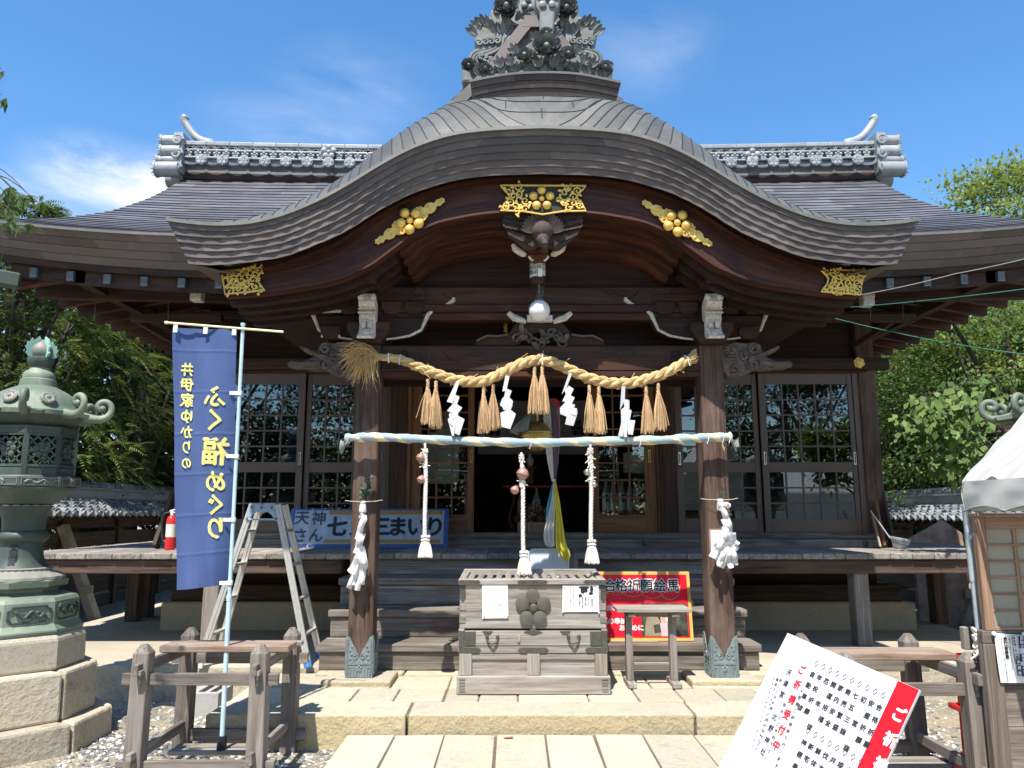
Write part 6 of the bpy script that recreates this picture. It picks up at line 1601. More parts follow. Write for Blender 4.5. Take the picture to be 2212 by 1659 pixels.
b = MB(); c = r4b(615, 745, OY-0.006); b.box(c, (0.026, 0.012, 0.05)); b.box(c+Vector((0, -0.008, -0.008)), (0.022, 0.014, 0.024)); b.tube([c+Vector((math.cos(a)*0.009, -0.008, 0.004+math.sin(a)*0.012)) for a in [k*0.35 for k in range(10)]], 0.003, 5); P(b, 'padlock', 'steel', dr, bevel=0.003)
b = MB()
for a, c in ((236, 312), (1119, 1195)):
    b.prism([(ox(a), z_dr0+0.006), (ox(c), z_dr0+0.006), (ox(c), z_dr1-0.008), (ox(a), z_dr1-0.008)], Vector((0, OY-0.0075, 0)), EX, EY, 0.004)
P(b, 'drawer_plate', 'iron', dr)
b = MB(); b.ab((ox(196), OY+0.004, z_dr1+0.013), (ox(1236), OY+D, z_top0-0.001)); P(b, 'front_panel', 'grey', box_, bevel=0.004)
b = MB()
for x_ in (196, 1194):
    for y_ in (500, 590): b.ab((ox(x_)-0.002, OY-0.002, oz(y_+45)), (ox(x_+42), OY+0.02, oz(y_)))
P(b, 'corner_joint', 'frame', box_, bevel=0.002)
b = MB(); b.ab((ox(186), OY-0.018, z_top0), (ox(1236), OY+0.05, z_top1)); b.ab((ox(186), OY+D-0.06, z_top0+0.02), (ox(1236), OY+D+0.01, z_top1+0.03))
for s_ in (ox(186), ox(1236)-0.06): b.beam((s_+0.03, OY+0.05, (z_top0+z_top1)/2), (s_+0.03, OY+D-0.06, (z_top0+z_top1)/2+0.02), 0.06, z_top1-z_top0)
P(b, 'top_frame', 'grey', box_, bevel=0.006)
b = MB(); b.ab((ox(200), OY+0.06, z_top0-0.2), (ox(1225), OY+D-0.07, z_top0-0.19)); P(b, 'coin_tray', 'black', box_)
for k in range(14):
    x_ = lerp(ox(262), ox(1165), k/13); b = MB(); zc = z_top1-0.012
    b.prism([(-0.026, -0.02), (0.026, -0.02), (0.026, -0.002), (0, 0.018), (-0.026, -0.002)], Vector((x_, OY+0.045, zc)), Vector((1, 0, 0)), EY, D-0.10); P(b, 'slat', 'grey', box_, bevel=0.002)
cc = r4b(720, 525, OY); nzv = Vector((0, -1, 0)); b = MB(); b.disc(cc+Vector((0, 0.004, 0)), r4b(748, 525).x-cc.x, 0.02, n=20, dome=0.01); crest_ = P(b, 'plum_crest', 'crest', box_, smooth=40)
for px_, py_ in ((714, 441), (640, 496), (791, 496), (669, 597), (764, 597)):
    b = MB(); b.disc(r4b(px_, py_, OY+0.004), 0.0575, 0.024, n=26, dome=0.010); P(b, 'crest_petal', 'crest', crest_, smooth=40)
def fitting(poly, name='metal_fitting', y=-0.0035):
    b = MB(); pts = [r4b(x, y_, OY) for x, y_ in poly]; b.prism([(p.x, p.z) for p in pts], Vector((0, OY+y, 0)), EX, EY, 0.004); P(b, name, 'iron', box_)
for x0_, x1_, yo in ((605, 818, -0.0215), (188, 345, -0.0215), (1072, 1234, -0.0215)): fitting([(x0_, 342), (x0_+12, 330), (x1_-12, 330), (x1_, 342), (x1_-12, 357), (x0_+12, 357)], y=yo)
for x0_, x1_ in ((610, 826), (192, 348), (1085, 1240)): fitting([(x0_, 826), (x0_+14, 808), (x1_-14, 808), (x1_, 826), (x1_-14, 847), (x0_+14, 847)])
fitting([(192, 690), (232, 690), (232, 846), (192, 846)], y=-0.0038); fitting([(1200, 690), (1240, 690), (1240, 846), (1200, 846)], y=-0.0038)
fitting([(200, 366), (240, 366), (240, 460), (220, 486), (200, 462)], y=0.0); fitting([(1194, 366), (1234, 366), (1234, 460), (1212, 492), (1194, 462)], y=0.0)
fitting([(650, 700), (665, 690), (690, 688), (700, 672), (735, 672), (742, 688), (765, 690), (782, 702), (760, 706), (716, 720), (672, 706)], y=-0.0085)
fitting([(358, 690), (432, 690), (415, 712), (375, 712)], y=-0.009); fitting([(905, 690), (982, 690), (965, 714), (925, 714)], y=-0.009)
# papers pinned on the box
def sheet(name, mats, corners, Y, label, cat, loc, draw=None, curl=0.004):
    b = MB(); p = [r4b(x, y_, Y) for x, y_ in corners]; rows = []
    for i in range(7):
        row = []
        for j in range(7):
            q = p[0].lerp(p[1], j/6).lerp(p[3].lerp(p[2], j/6), i/6); row.append(q+Vector((0, -curl*(abs(j/3-1)**3+abs(i/3-1)**3)*0.5+0.0012*math.sin(i*2.1+j), 0)))
        rows.append(row)
    b.grid(rows, flip=True)
    if draw: draw(b)
    return solo(b, name, mats, label, cat, r4b(*loc, Y), smooth=60)
def scribble(b):
    rr = random.Random(4)
    for col, (xc, ya, yb) in enumerate(((482, 378, 558), (424, 392, 575))):
        y_ = ya
        while y_ < yb:
            pts = []
            for k in range(6): pts.append(r4b(xc+rr.uniform(-13, 13), y_+k*3.2+rr.uniform(-2, 2), OY-0.011))
            b.tube(curve(pts, 10), 0.0012, 4, mi=1); y_ += 24
    for x, y in ((362, 352), (523, 345), (372, 592), (536, 590)): b.disc(r4b(x, y, OY-0.006), 0.006, 0.005, n=8, mi=2, dome=0.003)
sheet('handwritten_sheet', ['notice', 'fadedink', 'iron'], [(356, 336), (537, 331), (542, 598), (358, 602)], OY-0.006, 'white sheet with two columns of faint handwriting pinned left on the offering box', 'paper', (450, 470), scribble)
def printed(b):
    y0 = OY-0.0095; s_ = 0.0155
    for x, y, t, m_ in ((1133, 455, 'ご参拝が終わ', 1), (1110, 455, 'りましたら又', 1), (1088, 455, '神様のお使い', 1), (1066, 455, '神牛をぜひ撫', 1), (1044, 455, 'でてお帰り下', 1), (1021, 455, 'さい', 1), (1000, 388, '神牛様は神様へのお使い', 2), (978, 388, '頭を撫でる人を神様に伝え', 2), (956, 388, 'する役目を持っています', 2)):
        b.text(t, r4b(x, y, y0), EX, EY, s_, mi=m_, vertical=True, step=0.93, bold=0.012)
    for x, y, w, h in ((1075, 384, 60, 14), (1068, 405, 26, 30), (1090, 402, 20, 24), (1130, 395, 18, 34), (1125, 425, 24, 16), (1050, 440, 20, 16)):
        p = r4b(x, y, y0); b.ball(p+Vector((0, 0.001, 0)), 0.0018*w/2.2, 9, 5, mi=1, sz=h/w, sy=0.06)
    for x, y in ((936, 377), (1172, 377), (926, 556), (1182, 562)): b.disc(r4b(x, y, OY-0.006), 0.008, 0.005, n=10, mi=3, dome=0.004)
sheet('printed_notice', ['notice', 'ink', 'fadedink', 'clip'], [(926, 369), (1180, 366), (1184, 553), (924, 556)], OY-0.006, 'printed notice with Japanese columns pinned right on the offering box', 'notice', (1050, 460), printed, 0.002)

# ---------------------------------------------------------------- frosted tub on a small stand behind the box
b = MB(); c = at(1185, 1204, 8.02); tub = thing('plastic_tub', 'frosted plastic tub tipped on its side behind the offering box', 'tub', (c.x, c.y, 1.0))
w, h = 0.20, 0.145
poly = [(-w, -h), (w, -h), (w, h-0.03), (w-0.03, h), (-w+0.03, h), (-w, h-0.03)]
b.prism(poly, Vector((c.x, 8.00, 1.012+h)), EX, Vector((0, 0.05, 1)).normalized(), 0.03); P(b, 'tub_base', 'whitebox', tub, bevel=0.015, seg=3)
b = MB(); n_ = len(poly); rim_ = [Vector((c.x+x, 7.985+0.05*(y+h), 1.012+h+y)) for x, y in poly]; b.tube(rim_+[rim_[0]], 0.009, 6); P(b, 'rim', 'clip', tub, smooth=50)
b = MB(); b.ab((c.x-0.28, 7.98, 1.001), (c.x+0.33, 8.25, 1.016)); b.ab((c.x+0.20, 8.05, 1.017), (c.x+0.30, 8.2, 1.20)); b.ab((c.x+0.31, 7.98, 1.016), (c.x+0.33, 8.25, 1.045))
solo(b, 'wooden_tray', 'frame', 'low wooden tray under the frosted tub on the top stair', 'tray', (c.x, 8.1, 1.0), bevel=0.003)

# ---------------------------------------------------------------- red prayer sign on the stairs and the little table before it
SB = at(1389, 1380, 7.70); lean = Vector((0, 0.16, 1)).normalized()
sx0 = at(1276, 1300, 7.75).x; sx1 = at(1491, 1300, 7.75).x; SH = 0.645; SZ0 = 0.462
sg = thing('prayer_sign', 'bright red sign with an ochre border leaning on the stairs', 'sign', ((sx0+sx1)/2, 7.72, SZ0))
def sp(x, y, out=0.0): return Vector((lerp(sx0, sx1, x), 7.66, SZ0)) + lean*(SH*y) + Vector((0, -out, 0))
def panel_on(x0_, x1_, y0_, y1_, out, th, mat, name, parent):
    b = MB(); o_ = sp(x0_, y0_, out); w_ = (sx1-sx0)*(x1_-x0_); h_ = SH*(y1_-y0_); b.prism([(0, 0), (w_, 0), (w_, h_), (0, h_)], o_, EX, lean, th); return P(b, name, mat, parent)
panel_on(0, 1, 0, 1, 0, 0.02, 'goldborder', 'border', sg); face = panel_on(0.03, 0.97, 0.045, 0.955, 0.0025, 0.002, 'redsign', 'face', sg)
def rs(x, y, out): return sp((932.5+0.3056*x-1276)/215.0, 1-(1152+0.3056*y-1235)/145.0, out)
b = MB()
tx = [(1262, '合'), (1342, '格'), (1428, '祈'), (1520, '願'), (1613, '絵'), (1706, '馬')]
for x, ch in tx: b.text(ch, rs(x, 368, 0.0045), EX, lean, 0.128, mi=1, bold=0.075, width=1.0)
for x, ch in tx: b.text(ch, rs(x, 368, 0.0075), EX, lean, 0.126, mi=0, bold=0.016)
for x, y, t in ((1250, 522, '合格'), (1215, 613, '馬の奉納は'), (1335, 658, 'お早めに')): b.text(t, rs(x, y, 0.005), EX, lean, 0.060, mi=1, bold=0.03, step=1.0)
P(b, 'lettering', ['ink', 'notice'], face)
b = MB()
for k, (cx, w_) in enumerate(((1300, 150), (1420, 170), (1560, 180), (1680, 140))):
    b.tube([rs(cx+math.cos(a)*w_*0.5, 395+math.sin(a)*38*(1+0.3*k % 2), 0.0035) for a in [0.1+j*0.3 for j in range(10)]], 0.003, 4)
for s_ in (1240, 1735): b.tube([rs(s_+math.cos(a)*26, 365+math.sin(a)*34, 0.0035) for a in [j*0.4 for j in range(15)]], 0.003, 4)
P(b, 'gold_cord', 'orange', face)
ph = panel_on((1382-1276)/215, (1481-1276)/215, 1-(1371-1235)/145, 1-(1302-1235)/145, 0.004, 0.001, 'photo', 'photo_print', sg)
b = MB()
def pb(poly, mi, out=0.0055): 
    p = [rs(x, y, out) for x, y in poly]; b.add(p, [tuple(range(len(p)))], None, None, mi)
pb([(1490, 715), (1500, 620), (1525, 560), (1570, 560), (1600, 610), (1605, 715)], 0); pb([(1600, 715), (1595, 640), (1620, 600), (1660, 600), (1670, 715)], 1); pb([(1675, 715), (1675, 570), (1698, 570), (1698, 715)], 2); pb([(1555, 640), (1600, 630), (1605, 690), (1560, 695)], 3, 0.0065); pb([(1640, 590), (1665, 585), (1670, 612), (1645, 615)], 2, 0.0065); pb([(1605, 585), (1645, 590), (1640, 625), (1605, 625)], 4, 0.0062)
P(b, 'figure_print', ['khaki', 'rose', 'notice', 'photo', 'skinprint'], ph)
b = MB(); b.ab((sx0+0.15, 7.60, 0.457), (sx1-0.35, 7.68, 0.462)); P(b, 'foot_strip', 'frame', sg)
TY = 6.92
def tx_(x): return r4b(x, 700, TY).x
tb = thing('small_table', 'little grey wooden trestle table before the red sign', 'table', (tx_(1560), TY+0.12, FZ))
zt0, zt1 = r4b(1500, 560, TY).z, r4b(1500, 530, TY).z
b = MB(); b.ab((tx_(1310), TY-0.02, zt0), (tx_(1836), TY+0.27, zt1)); P(b, 'table_top', 'grey', tb, bevel=0.006)
for x in (1408, 1722):
    b = MB(); xc = tx_(x); b.beam((xc, TY+0.125, FZ+0.045), (xc-0.004, TY+0.125, zt0-0.001), 0.085, 0.062, up=(1, 0, 0), taper=0.92); P(b, 'leg', 'frame', tb, bevel=0.005)
    b = MB(); b.box((xc, TY+0.125, FZ+0.022), (0.075, 0.32, 0.044)); P(b, 'foot', 'grey', tb, bevel=0.006)
    b = MB(); b.box((xc+0.01, TY+0.12, zt0-0.022), (0.07, 0.25, 0.04)); P(b, 'cleat', 'frame', tb, bevel=0.005)
b = MB(); b.ab((tx_(1435), TY+0.11, r4b(1, 955, TY).z), (tx_(1692), TY+0.14, r4b(1, 932, TY).z)); P(b, 'stretcher', 'grey', tb, bevel=0.004)
b = MB(); b.ab((tx_(1425), TY+0.10, zt0-0.05), (tx_(1705), TY+0.13, zt0-0.008)); P(b, 'apron', 'plank', tb, bevel=0.004)

# ---------------------------------------------------------------- long sign on the veranda
LY = 9.74; ln = Vector((0, 0.30, 1)).normalized()
lx0 = at(619, 1180, LY).x; lx1 = at(967, 1180, LY).x; LH = 0.50
ls = thing('festival_sign', 'long blue-edged sign under plastic film leaning on the wall beside the ladder', 'sign', ((lx0+lx1)/2, LY, DZ))
def lp(u, v, out=0.0):
    fx = (u-622)/(967-622); fy = (1184-v)/(1184-1099); return Vector((lerp(lx0, lx1, fx), LY, DZ+0.006))+ln*(LH*fy)+Vector((0, -out, 0))
def lpan(u0, u1, v0, v1, out, mat, name, parent):
    b = MB(); o_ = lp(u0, v1, out); b.prism([(0, 0), (lp(u1, v1).x-o_.x, 0), (lp(u1, v1).x-o_.x, LH*(v1-v0)/85), (0, LH*(v1-v0)/85)], o_, EX, ln, 0.003 if out else 0.03); return P(b, name, mat, parent)
lpan(622, 967, 1099, 1184, 0, 'bluesign', 'border', ls); fc = lpan(632, 957, 1103, 1176, 0.004, 'signface', 'face', ls)
lpan(706, 952, 1103, 1112, 0.006, 'orange', 'orange_bar', ls); lpan(700, 950, 1166, 1174, 0.006, 'orange', 'orange_bar', ls)
b = MB()
for ch, u, v, s_ in (('天', 648, 1119, 0.19), ('神', 684, 1120, 0.19), ('さ', 648, 1157, 0.19), ('ん', 682, 1157, 0.19)): b.text(ch, lp(u, v, 0.0065), EX, ln, s_, mi=1, bold=0.03)
for ch, u in (('七', 726), ('五', 776), ('三', 820), ('ま', 858), ('い', 899), ('り', 938)): b.text(ch, lp(u, 1138, 0.0065), EX, ln, 0.265, mi=0, bold=0.04)
P(b, 'lettering', ['ink', 'greyink'], fc)
b = MB()
for u in (670, 668): b.tube([lp(u, 1099, 0.012), lp(u-2, 1184, 0.012)], 0.004, 4)
P(b, 'string', 'cotton', ls)
M['film'] = None
def filmmat():
    m = bpy.data.materials.new('clear_film'); m.use_nodes = True; nt = NT(m); nt.n.remove(nt.n['Principled BSDF'])
    tr = nt.new('ShaderNodeBsdfTransparent'); gl = nt.new('ShaderNodeBsdfGlossy', i_Roughness=0.12); fr = nt.new('ShaderNodeFresnel', i_IOR=1.35)
    n_ = noise(nt, grain_coord(nt), 7.0, 4, 0.6); bp_ = nt.new('ShaderNodeBump', i_Strength=0.9, i_Distance=0.05); nt.link(n_, bp_.inputs['Height']); nt.link(bp_.outputs[0], gl.inputs['Normal']); nt.link(bp_.outputs[0], fr.inputs['Normal'])
    ms = nt.new('ShaderNodeMixShader'); nt.link(fr.outputs[0], ms.inputs[0]); nt.link(tr.outputs[0], ms.inputs[1]); nt.link(gl.outputs[0], ms.inputs[2]); nt.link(ms.outputs[0], nt.n['Material Output'].inputs[0]); return m
M['film'] = filmmat()
b = MB(); rows = [[lp(lerp(622, 967, j/40), lerp(1099, 1184, i/10), 0.014+0.004*mnoise.noise(Vector((j*0.5, i*0.6, 0)))) for j in range(41)] for i in range(11)]; b.grid(rows, flip=True); P(b, 'plastic_film', 'film', ls, smooth=60)
# ---------------------------------------------------------------- bronze lanterns on stone pedestals
LC = Vector((-3.9, 6.25, 0)); O8 = math.pi/8
def lz(v): return at(70, v, LC.y).z
PXM = 6.22/1662
def lprof(rows): return [(hw*PXM, lz(v)) for v, hw in rows]
ped = thing('stone_pedestal', 'three-tiered octagonal granite pedestal under the left bronze lantern', 'pedestal', (LC.x, LC.y, GZ))
pz_ = [GZ-0.02, 0.15, 0.505, lz(1361)]
for k, (ap, n_) in enumerate(((0.70, 8), (0.575, 8), (0.475, 8))):
    b = MB(); gap = 0.010 if k < 2 else 0.0
    if k < 2:
        for j in range(8):          # blocks meeting at the corners
            a0 = O8+j*math.pi/4; a1 = a0+math.pi/4; Rr = ap/math.cos(O8); p0 = Vector((math.cos(a0), math.sin(a0)))*Rr; p1 = Vector((math.cos(a1), math.sin(a1)))*Rr; d = (p1-p0).normalized()*gap
            q = [p0+d, p1-d, (p1-d)*0.45, (p0+d)*0.45]; vs = [(LC.x+p.x, LC.y+p.y, pz_[k]) for p in q]+[(LC.x+p.x*0.985, LC.y+p.y*0.985, pz_[k+1]+random.uniform(-0.004, 0.004)) for p in q]
            b.add(vs, [(3, 2, 1, 0), (4, 5, 6, 7), (0, 1, 5, 4), (1, 2, 6, 5), (2, 3, 7, 6), (3, 0, 4, 7)], vs)
    else: b.lathe([(ap/math.cos(O8), pz_[k]), (ap/math.cos(O8)*0.985, pz_[k+1]-0.03), (ap/math.cos(O8)*0.90, pz_[k+1])], 8, (LC.x, LC.y, 0), O8)
    P(b, 'pedestal_tier', 'granite_old' if k < 2 else 'granite', ped, bevel=0.022, seg=2)
lan = thing('bronze_lantern', 'tall green bronze lantern with curled roof corners on the left pedestal', 'lantern', (LC.x, LC.y, pz_[3]))
def lat(name, rows, mat, n=32, fn=None, parent=None, smooth=45, phase=0.0, **kw):
    b = MB(); b.lathe(lprof(rows), n, (LC.x, LC.y, 0), phase, fn=fn); return P(b, name, mat, parent or lan, smooth=smooth, **kw)
base = lat('base', [(1362, 127), (1354, 130), (1347, 124), (1340, 119), (1294, 117), (1286, 112), (1283, 92)], 'verdigris', 8, phase=O8, smooth=20, bevel=0.006)
lat('plinth_ring', [(1284, 90), (1276, 74), (1270, 76), (1264, 92), (1252, 94), (1249, 80)], 'verdigris', 8, phase=O8, smooth=20)
lat('lotus_ring', [(1250, 84), (1244, 83), (1238, 74), (1233, 62), (1228, 57), (1226, 54)], 'brownbronze', 64, lambda a, i: 1+0.045*abs(math.sin(a*8)) if i in (0, 1, 2) else 1.0)
lat('bead_ring', [(1230, 60), (1227, 61), (1225, 58)], 'brownbronze', 96, lambda a, i: 1+0.02*math.sin(a*32))
shaft = lat('shaft', [(1226, 56), (1216, 47), (1200, 42), (1172, 40), (1169, 44), (1164, 49), (1156, 50), (1149, 47), (1146, 40), (1125, 41), (1105, 45), (1096, 51), (1092, 53)], 'darkbronze', 40)
lat('lotus_bell', [(1091, 50), (1086, 56), (1078, 66), (1068, 80), (1058, 92), (1054, 94)], 'darkbronze', 72, lambda a, i: 1+0.03*abs(math.sin(a*14)) if 0 < i < 5 else 1.0)
plat = lat('platform', [(1054, 100), (1031, 101), (1029, 96)], 'darkbronze', 8, phase=O8, smooth=20, bevel=0.006)
rim_h = lz(900)
fb_hw = 76
def face_frame(j):
    a = j*math.pi/4; n_ = Vector((math.cos(a), math.sin(a), 0)); ex = Vector((-math.sin(a), math.cos(a), 0)); return n_, ex
za, zb2_ = lz(1029), lz(926)
fire = None
for j in range(8):
    n_, ex = face_frame(j); ap = fb_hw*PXM; s_ = ap*math.tan(O8); b = MB(); O = Vector((LC.x, LC.y, 0))+n_*ap
    if j == 0:
        bb = MB(); bb.lathe([(fb_hw*PXM*0.9, za-0.002), (fb_hw*PXM*0.9, za+0.01)], 8, (LC.x, LC.y, 0), O8); fire = P(bb, 'fire_box', 'darkbronze', lan)
    h = zb2_-za
    b.beam(O-ex*s_*0.94+EY*za, O-ex*s_*0.94+EY*zb2_, 0.034, 0.034, up=n_); 
    b.beam(O-ex*s_+EY*(za+0.03), O+ex*s_+EY*(za+0.03), 0.02, 0.06); b.beam(O-ex*s_+EY*(za+0.075), O+ex*s_+EY*(za+0.075), 0.028, 0.018)
    b.beam(O-ex*s_+EY*(zb2_-0.03), O+ex*s_+EY*(zb2_-0.03), 0.02, 0.06); b.beam(O-ex*s_+EY*(zb2_-0.07), O+ex*s_+EY*(zb2_-0.07), 0.026, 0.015)
    y0_, y1_ = za+0.085, zb2_-0.08; w = s_*0.86; m_ = 4
    for k in range(-3, 5):            # open lattice with a plum flower
        for sg_ in (1, -1):
            p = (sg_*(-w+k*0.062), y0_); q = (p[0]+sg_*(y1_-y0_)*0.9, y1_)
            def clipx(p, q):
                (xa_, ya_), (xb_, yb_) = p, q; ts = [0, 1]
                for lim in (-w, w):
                    if (xa_-lim)*(xb_-lim) < 0: ts.append((lim-xa_)/(xb_-xa_))
                ts.sort(); best = None
                for t0, t1 in zip(ts, ts[1:]):
                    xm = lerp(xa_, xb_, (t0+t1)/2)
                    if -w <= xm <= w and t1-t0 > 0.04: best = (t0, t1)
                return [(lerp(xa_, xb_, t), lerp(ya_, yb_, t)) for t in best] if best else None
            c_ = clipx(p, q)
            if c_: b.beam(O+ex*c_[0][0]+EY*c_[0][1], O+ex*c_[1][0]+EY*c_[1][1], 0.012, 0.011, up=n_)
    plum(b, O+EY*((y0_+y1_)/2)+n_*0.004, ex, EY, 0.040, 0.023, n_, 0.2, 0.014, 0.008, 12)
    P(b, 'lattice_panel', 'darkbronze', fire)
lat('roof_underside', [(926, 74), (915, 84), (904, 97), (901, 98)], 'darkbronze', 8, phase=O8, smooth=25)
lroof = lat('lantern_roof', [(902, 99), (893, 100), (890, 95), (880, 90), (868, 82), (856, 72), (847, 58), (840, 44), (836, 36)], 'verdigris', 64, lambda a, i: (1+0.030*abs(math.cos(a*4))**6 if 2 < i < 8 else (1.0 if i > 7 else 1+0.03*abs(math.cos(4*a+math.pi/2-math.pi/2))**8)), smooth=50)
lat('collar', [(838, 36), (822, 35), (820, 31), (812, 32), (804, 27), (800, 20), (795, 18)], 'verdigris', 32)
lat('cup', [(796, 18), (788, 24), (778, 27), (774, 26), (772, 20)], 'darkbronze', 32, lambda a, i: 1+0.05*math.sin(a*8) if i in (2, 3) else 1)
fin = lat('finial', [(776, 12), (770, 20), (760, 22.5), (750, 20), (741, 11), (734, 2)], 'brownbronze', 28, smooth=80)
for j in range(4):
    a = O8+j*math.pi/2+0.5; n_ = Vector((math.cos(a), math.sin(a), 0)); b = MB(); q = lambda r_, v: (r_*PXM, lz(v))
    poly = [q(14, 772), q(26, 774), q(33, 766), q(30, 762), q(35, 752), q(31, 750), q(31, 742), q(26, 743), q(22, 734), q(18, 740), q(8, 728), q(4, 736), q(14, 744), q(20, 754), q(20, 764)]
    b.prism(poly, Vector((LC.x, LC.y, 0))-n_.cross(EY)*0.006, n_, EY, 0.014); P(b, 'flame', 'brightverd', fin)
for j in range(8):
    a = O8+j*math.pi/4; n_ = Vector((math.cos(a), math.sin(a), 0)); C0_ = Vector((LC.x, LC.y, 0)); q = lambda r_, v: C0_+n_*(r_*PXM)+EY*lz(v)
    pts = [q(92, 897), q(108, 900), q(124, 901), q(138, 896), q(147, 884), q(146, 870), q(137, 862), q(126, 863), q(120, 871), q(124, 878), q(130, 877)]
    b = MB(); b.tube(curve(pts, 30), [lerp(0.040, 0.026, min(1, i/12)) for i in range(30)], 10, flat=1.0); b.ball(pts[-1], 0.03, 8, 6)
    b.prism([(88*PXM, lz(902)), (125*PXM, lz(906)), (128*PXM, lz(899)), (90*PXM, lz(893))], C0_-n_.cross(EY)*0.04, n_, EY, 0.08)
    P(b, 'roof_scroll', 'verdigris', lroof, smooth=60)
    n2, ex = face_frame(j); b = MB()
    c = C0_+n2*(89*PXM)+EY*lz(869); nz = (n2+EY*0.55).normalized(); b.disc(c, 0.055, 0.012, nz, 20, dome=0.006)
    ux = ex; uy = nz.cross(ux)
    for k in range(16): t = k*math.pi/8; b.disc(c+nz*0.012+ux*math.cos(t)*0.040+uy*math.sin(t)*0.040, 0.012, 0.004, nz, 8, dome=0.004)
    b.disc(c+nz*0.014, 0.014, 0.006, nz, 10, dome=0.006); P(b, 'chrysanthemum_crest', 'brownbronze', lroof, smooth=50)
    b = MB(); c = C0_+n2*(98.5*PXM*math.cos(O8)*1.0)+EY*lz(1042); w = 96*PXM*math.tan(O8)*0.86; hh = 0.026
    for s_ in (-1, 1): b.beam(c-ex*w+EY*s_*hh+n2*0.008, c+ex*w+EY*s_*hh+n2*0.008, 0.006, 0.006); b.beam(c+ex*s_*w-EY*hh+n2*0.008, c+ex*s_*w+EY*hh+n2*0.008, 0.006, 0.006)
    if j % 2 == 0:
        b.disc(c+n2*0.004, 0.034, 0.010, n2, 20)
        for k in range(3): b.tube([c+n2*0.016+ex*p+EY*q_ for p, q_ in [(math.cos(k*2.094+t)*0.026*(1-t/2.6), math.sin(k*2.094+t)*0.026*(1-t/2.6)) for t in [i*0.25 for i in range(9)]]], 0.006, 5)
    else:
        b.tube([c+n2*0.008+ex*(w*0.85*t)+EY*(0.012*math.sin(t*7)) for t in [k/10-1 for k in range(21)]], [0.007+0.003*math.sin(k) for k in range(21)], 6)
        for k in range(5): b.tube([c+n2*0.008+ex*(w*(0.3*k-0.6))+EY*0.0, c+n2*0.010+ex*(w*(0.3*k-0.7))+EY*(0.018*(-1)**k)], [0.005, 0.002], 5)
    P(b, 'platform_relief', 'brownbronze', plat, smooth=50)
    b = MB(); c = C0_+n2*(118*PXM*math.cos(O8))+EY*lz(1317); w = 118*PXM*math.tan(O8)*0.78; hh = 0.058; out = []
    pl_ = [(-w, hh-0.025), (-w+0.02, hh-0.02), (-w+0.028, hh), (w-0.028, hh), (w-0.02, hh-0.02), (w, hh-0.025), (w, -hh+0.025), (w-0.02, -hh+0.02), (w-0.028, -hh), (-w+0.028, -hh), (-w+0.02, -hh+0.02), (-w, -hh+0.025)]
    b.tube([c+n2*0.006+ex*p+EY*q_ for p, q_ in pl_+pl_[:1]], 0.007, 6)
    rr = random.Random(j)
    for k in range(14): b.tube([c+n2*0.007+ex*(rr.uniform(-0.8, 0.8)*w*0.8+0.03*math.cos(t))+EY*(rr.uniform(-0.5, 0.3)*hh+0.02*math.sin(t)) for t in (0, 1)], 0.010, 5)
    b.tube([c+n2*0.012+ex*(w*0.7*t)+EY*(0.022*math.sin(t*6+j)) for t in [k/9-1 for k in range(19)]], 0.012, 6)
    P(b, 'base_relief', 'darkbronze', base, smooth=50)
b = MB()
for k, ch in enumerate('天満宮'): 
    a = -1.35; n_ = Vector((math.cos(a), math.sin(a), 0)); ex = Vector((-math.sin(a), math.cos(a), 0)); b.text(ch, Vector((LC.x, LC.y, lz(1182+14*k)))+n_*((41+2.6*k)*PXM+0.006), ex, (EY-n_*0.18*k).normalized(), 0.062, bold=0.03)
P(b, 'raised_lettering', 'black', shaft)
dx = 2*AX-2*LC.x+0.06
shift_copy(ped, (dx, 0, 0), 'matching stepped granite pedestal hidden mostly behind the white tent and shoji screen')
shift_copy(lan, (dx, 0, 0), 'green bronze lantern half hidden behind the white tent, only curled corners showing')

# ---------------------------------------------------------------- wooden post frames with benches
fr = thing('bench_stand', 'weathered four-post wooden frame holding the blue banner pole', 'frame', (-2.035, 5.66, GZ), 'square post frames either side of the paving')
FX = (-2.415, -1.655); FYs = (5.28, 6.02); FH = 0.82
for i, x in enumerate(FX):
    for j, y in enumerate(FYs):
        b = MB(); hx = 0.052; tilt = 0.012*(1 if i else -1)
        vs = []
        for z, k in ((GZ-0.05, 1.08), (FH-0.055, 1.0), (FH, 0.35)):
            for a_, c_ in ((-1, -1), (1, -1), (1, 1), (-1, 1)): vs.append(Vector((x+tilt*(1-z)+a_*hx*k, y+c_*hx*k, z)))
        fs = [(3, 2, 1, 0), (8, 9, 10, 11)]
        for l in (0, 4): fs += [(l+q, l+(q+1) % 4, l+4+(q+1) % 4, l+4+q) for q in range(4)]
        b.add(vs, fs, [(v.z, v.x-x, v.y-y) for v in vs]); P(b, 'post', 'frame', fr, bevel=0.004)
for y in FYs:
    for z, h in ((0.60, 0.075), (0.06, 0.085)):
        b = MB(); b.ab((FX[0]-0.13, y-0.019, z-h/2), (FX[1]+0.13, y+0.019, z+h/2)); P(b, 'rail', 'frame', fr, bevel=0.004)
for x in FX:
    for z, h in ((0.675, 0.07), (0.135, 0.07)):
        b = MB(); b.ab((x-0.018, FYs[0]-0.12, z-h/2), (x+0.018, FYs[1]+0.12, z+h/2)); P(b, 'rail', 'frame', fr, bevel=0.004)
    b = MB(); b.box((x+0.02, FYs[0]-0.085, 0.655), (0.03, 0.05, 0.032)); b.prism([(-0.011, 0.045), (0.011, 0.045), (0.008, -0.06), (-0.008, -0.06)], Vector((x+0.008, FYs[0]-0.066, 0.63)), EX, EY, 0.02); P(b, 'wedge', 'grey', fr, bevel=0.003)
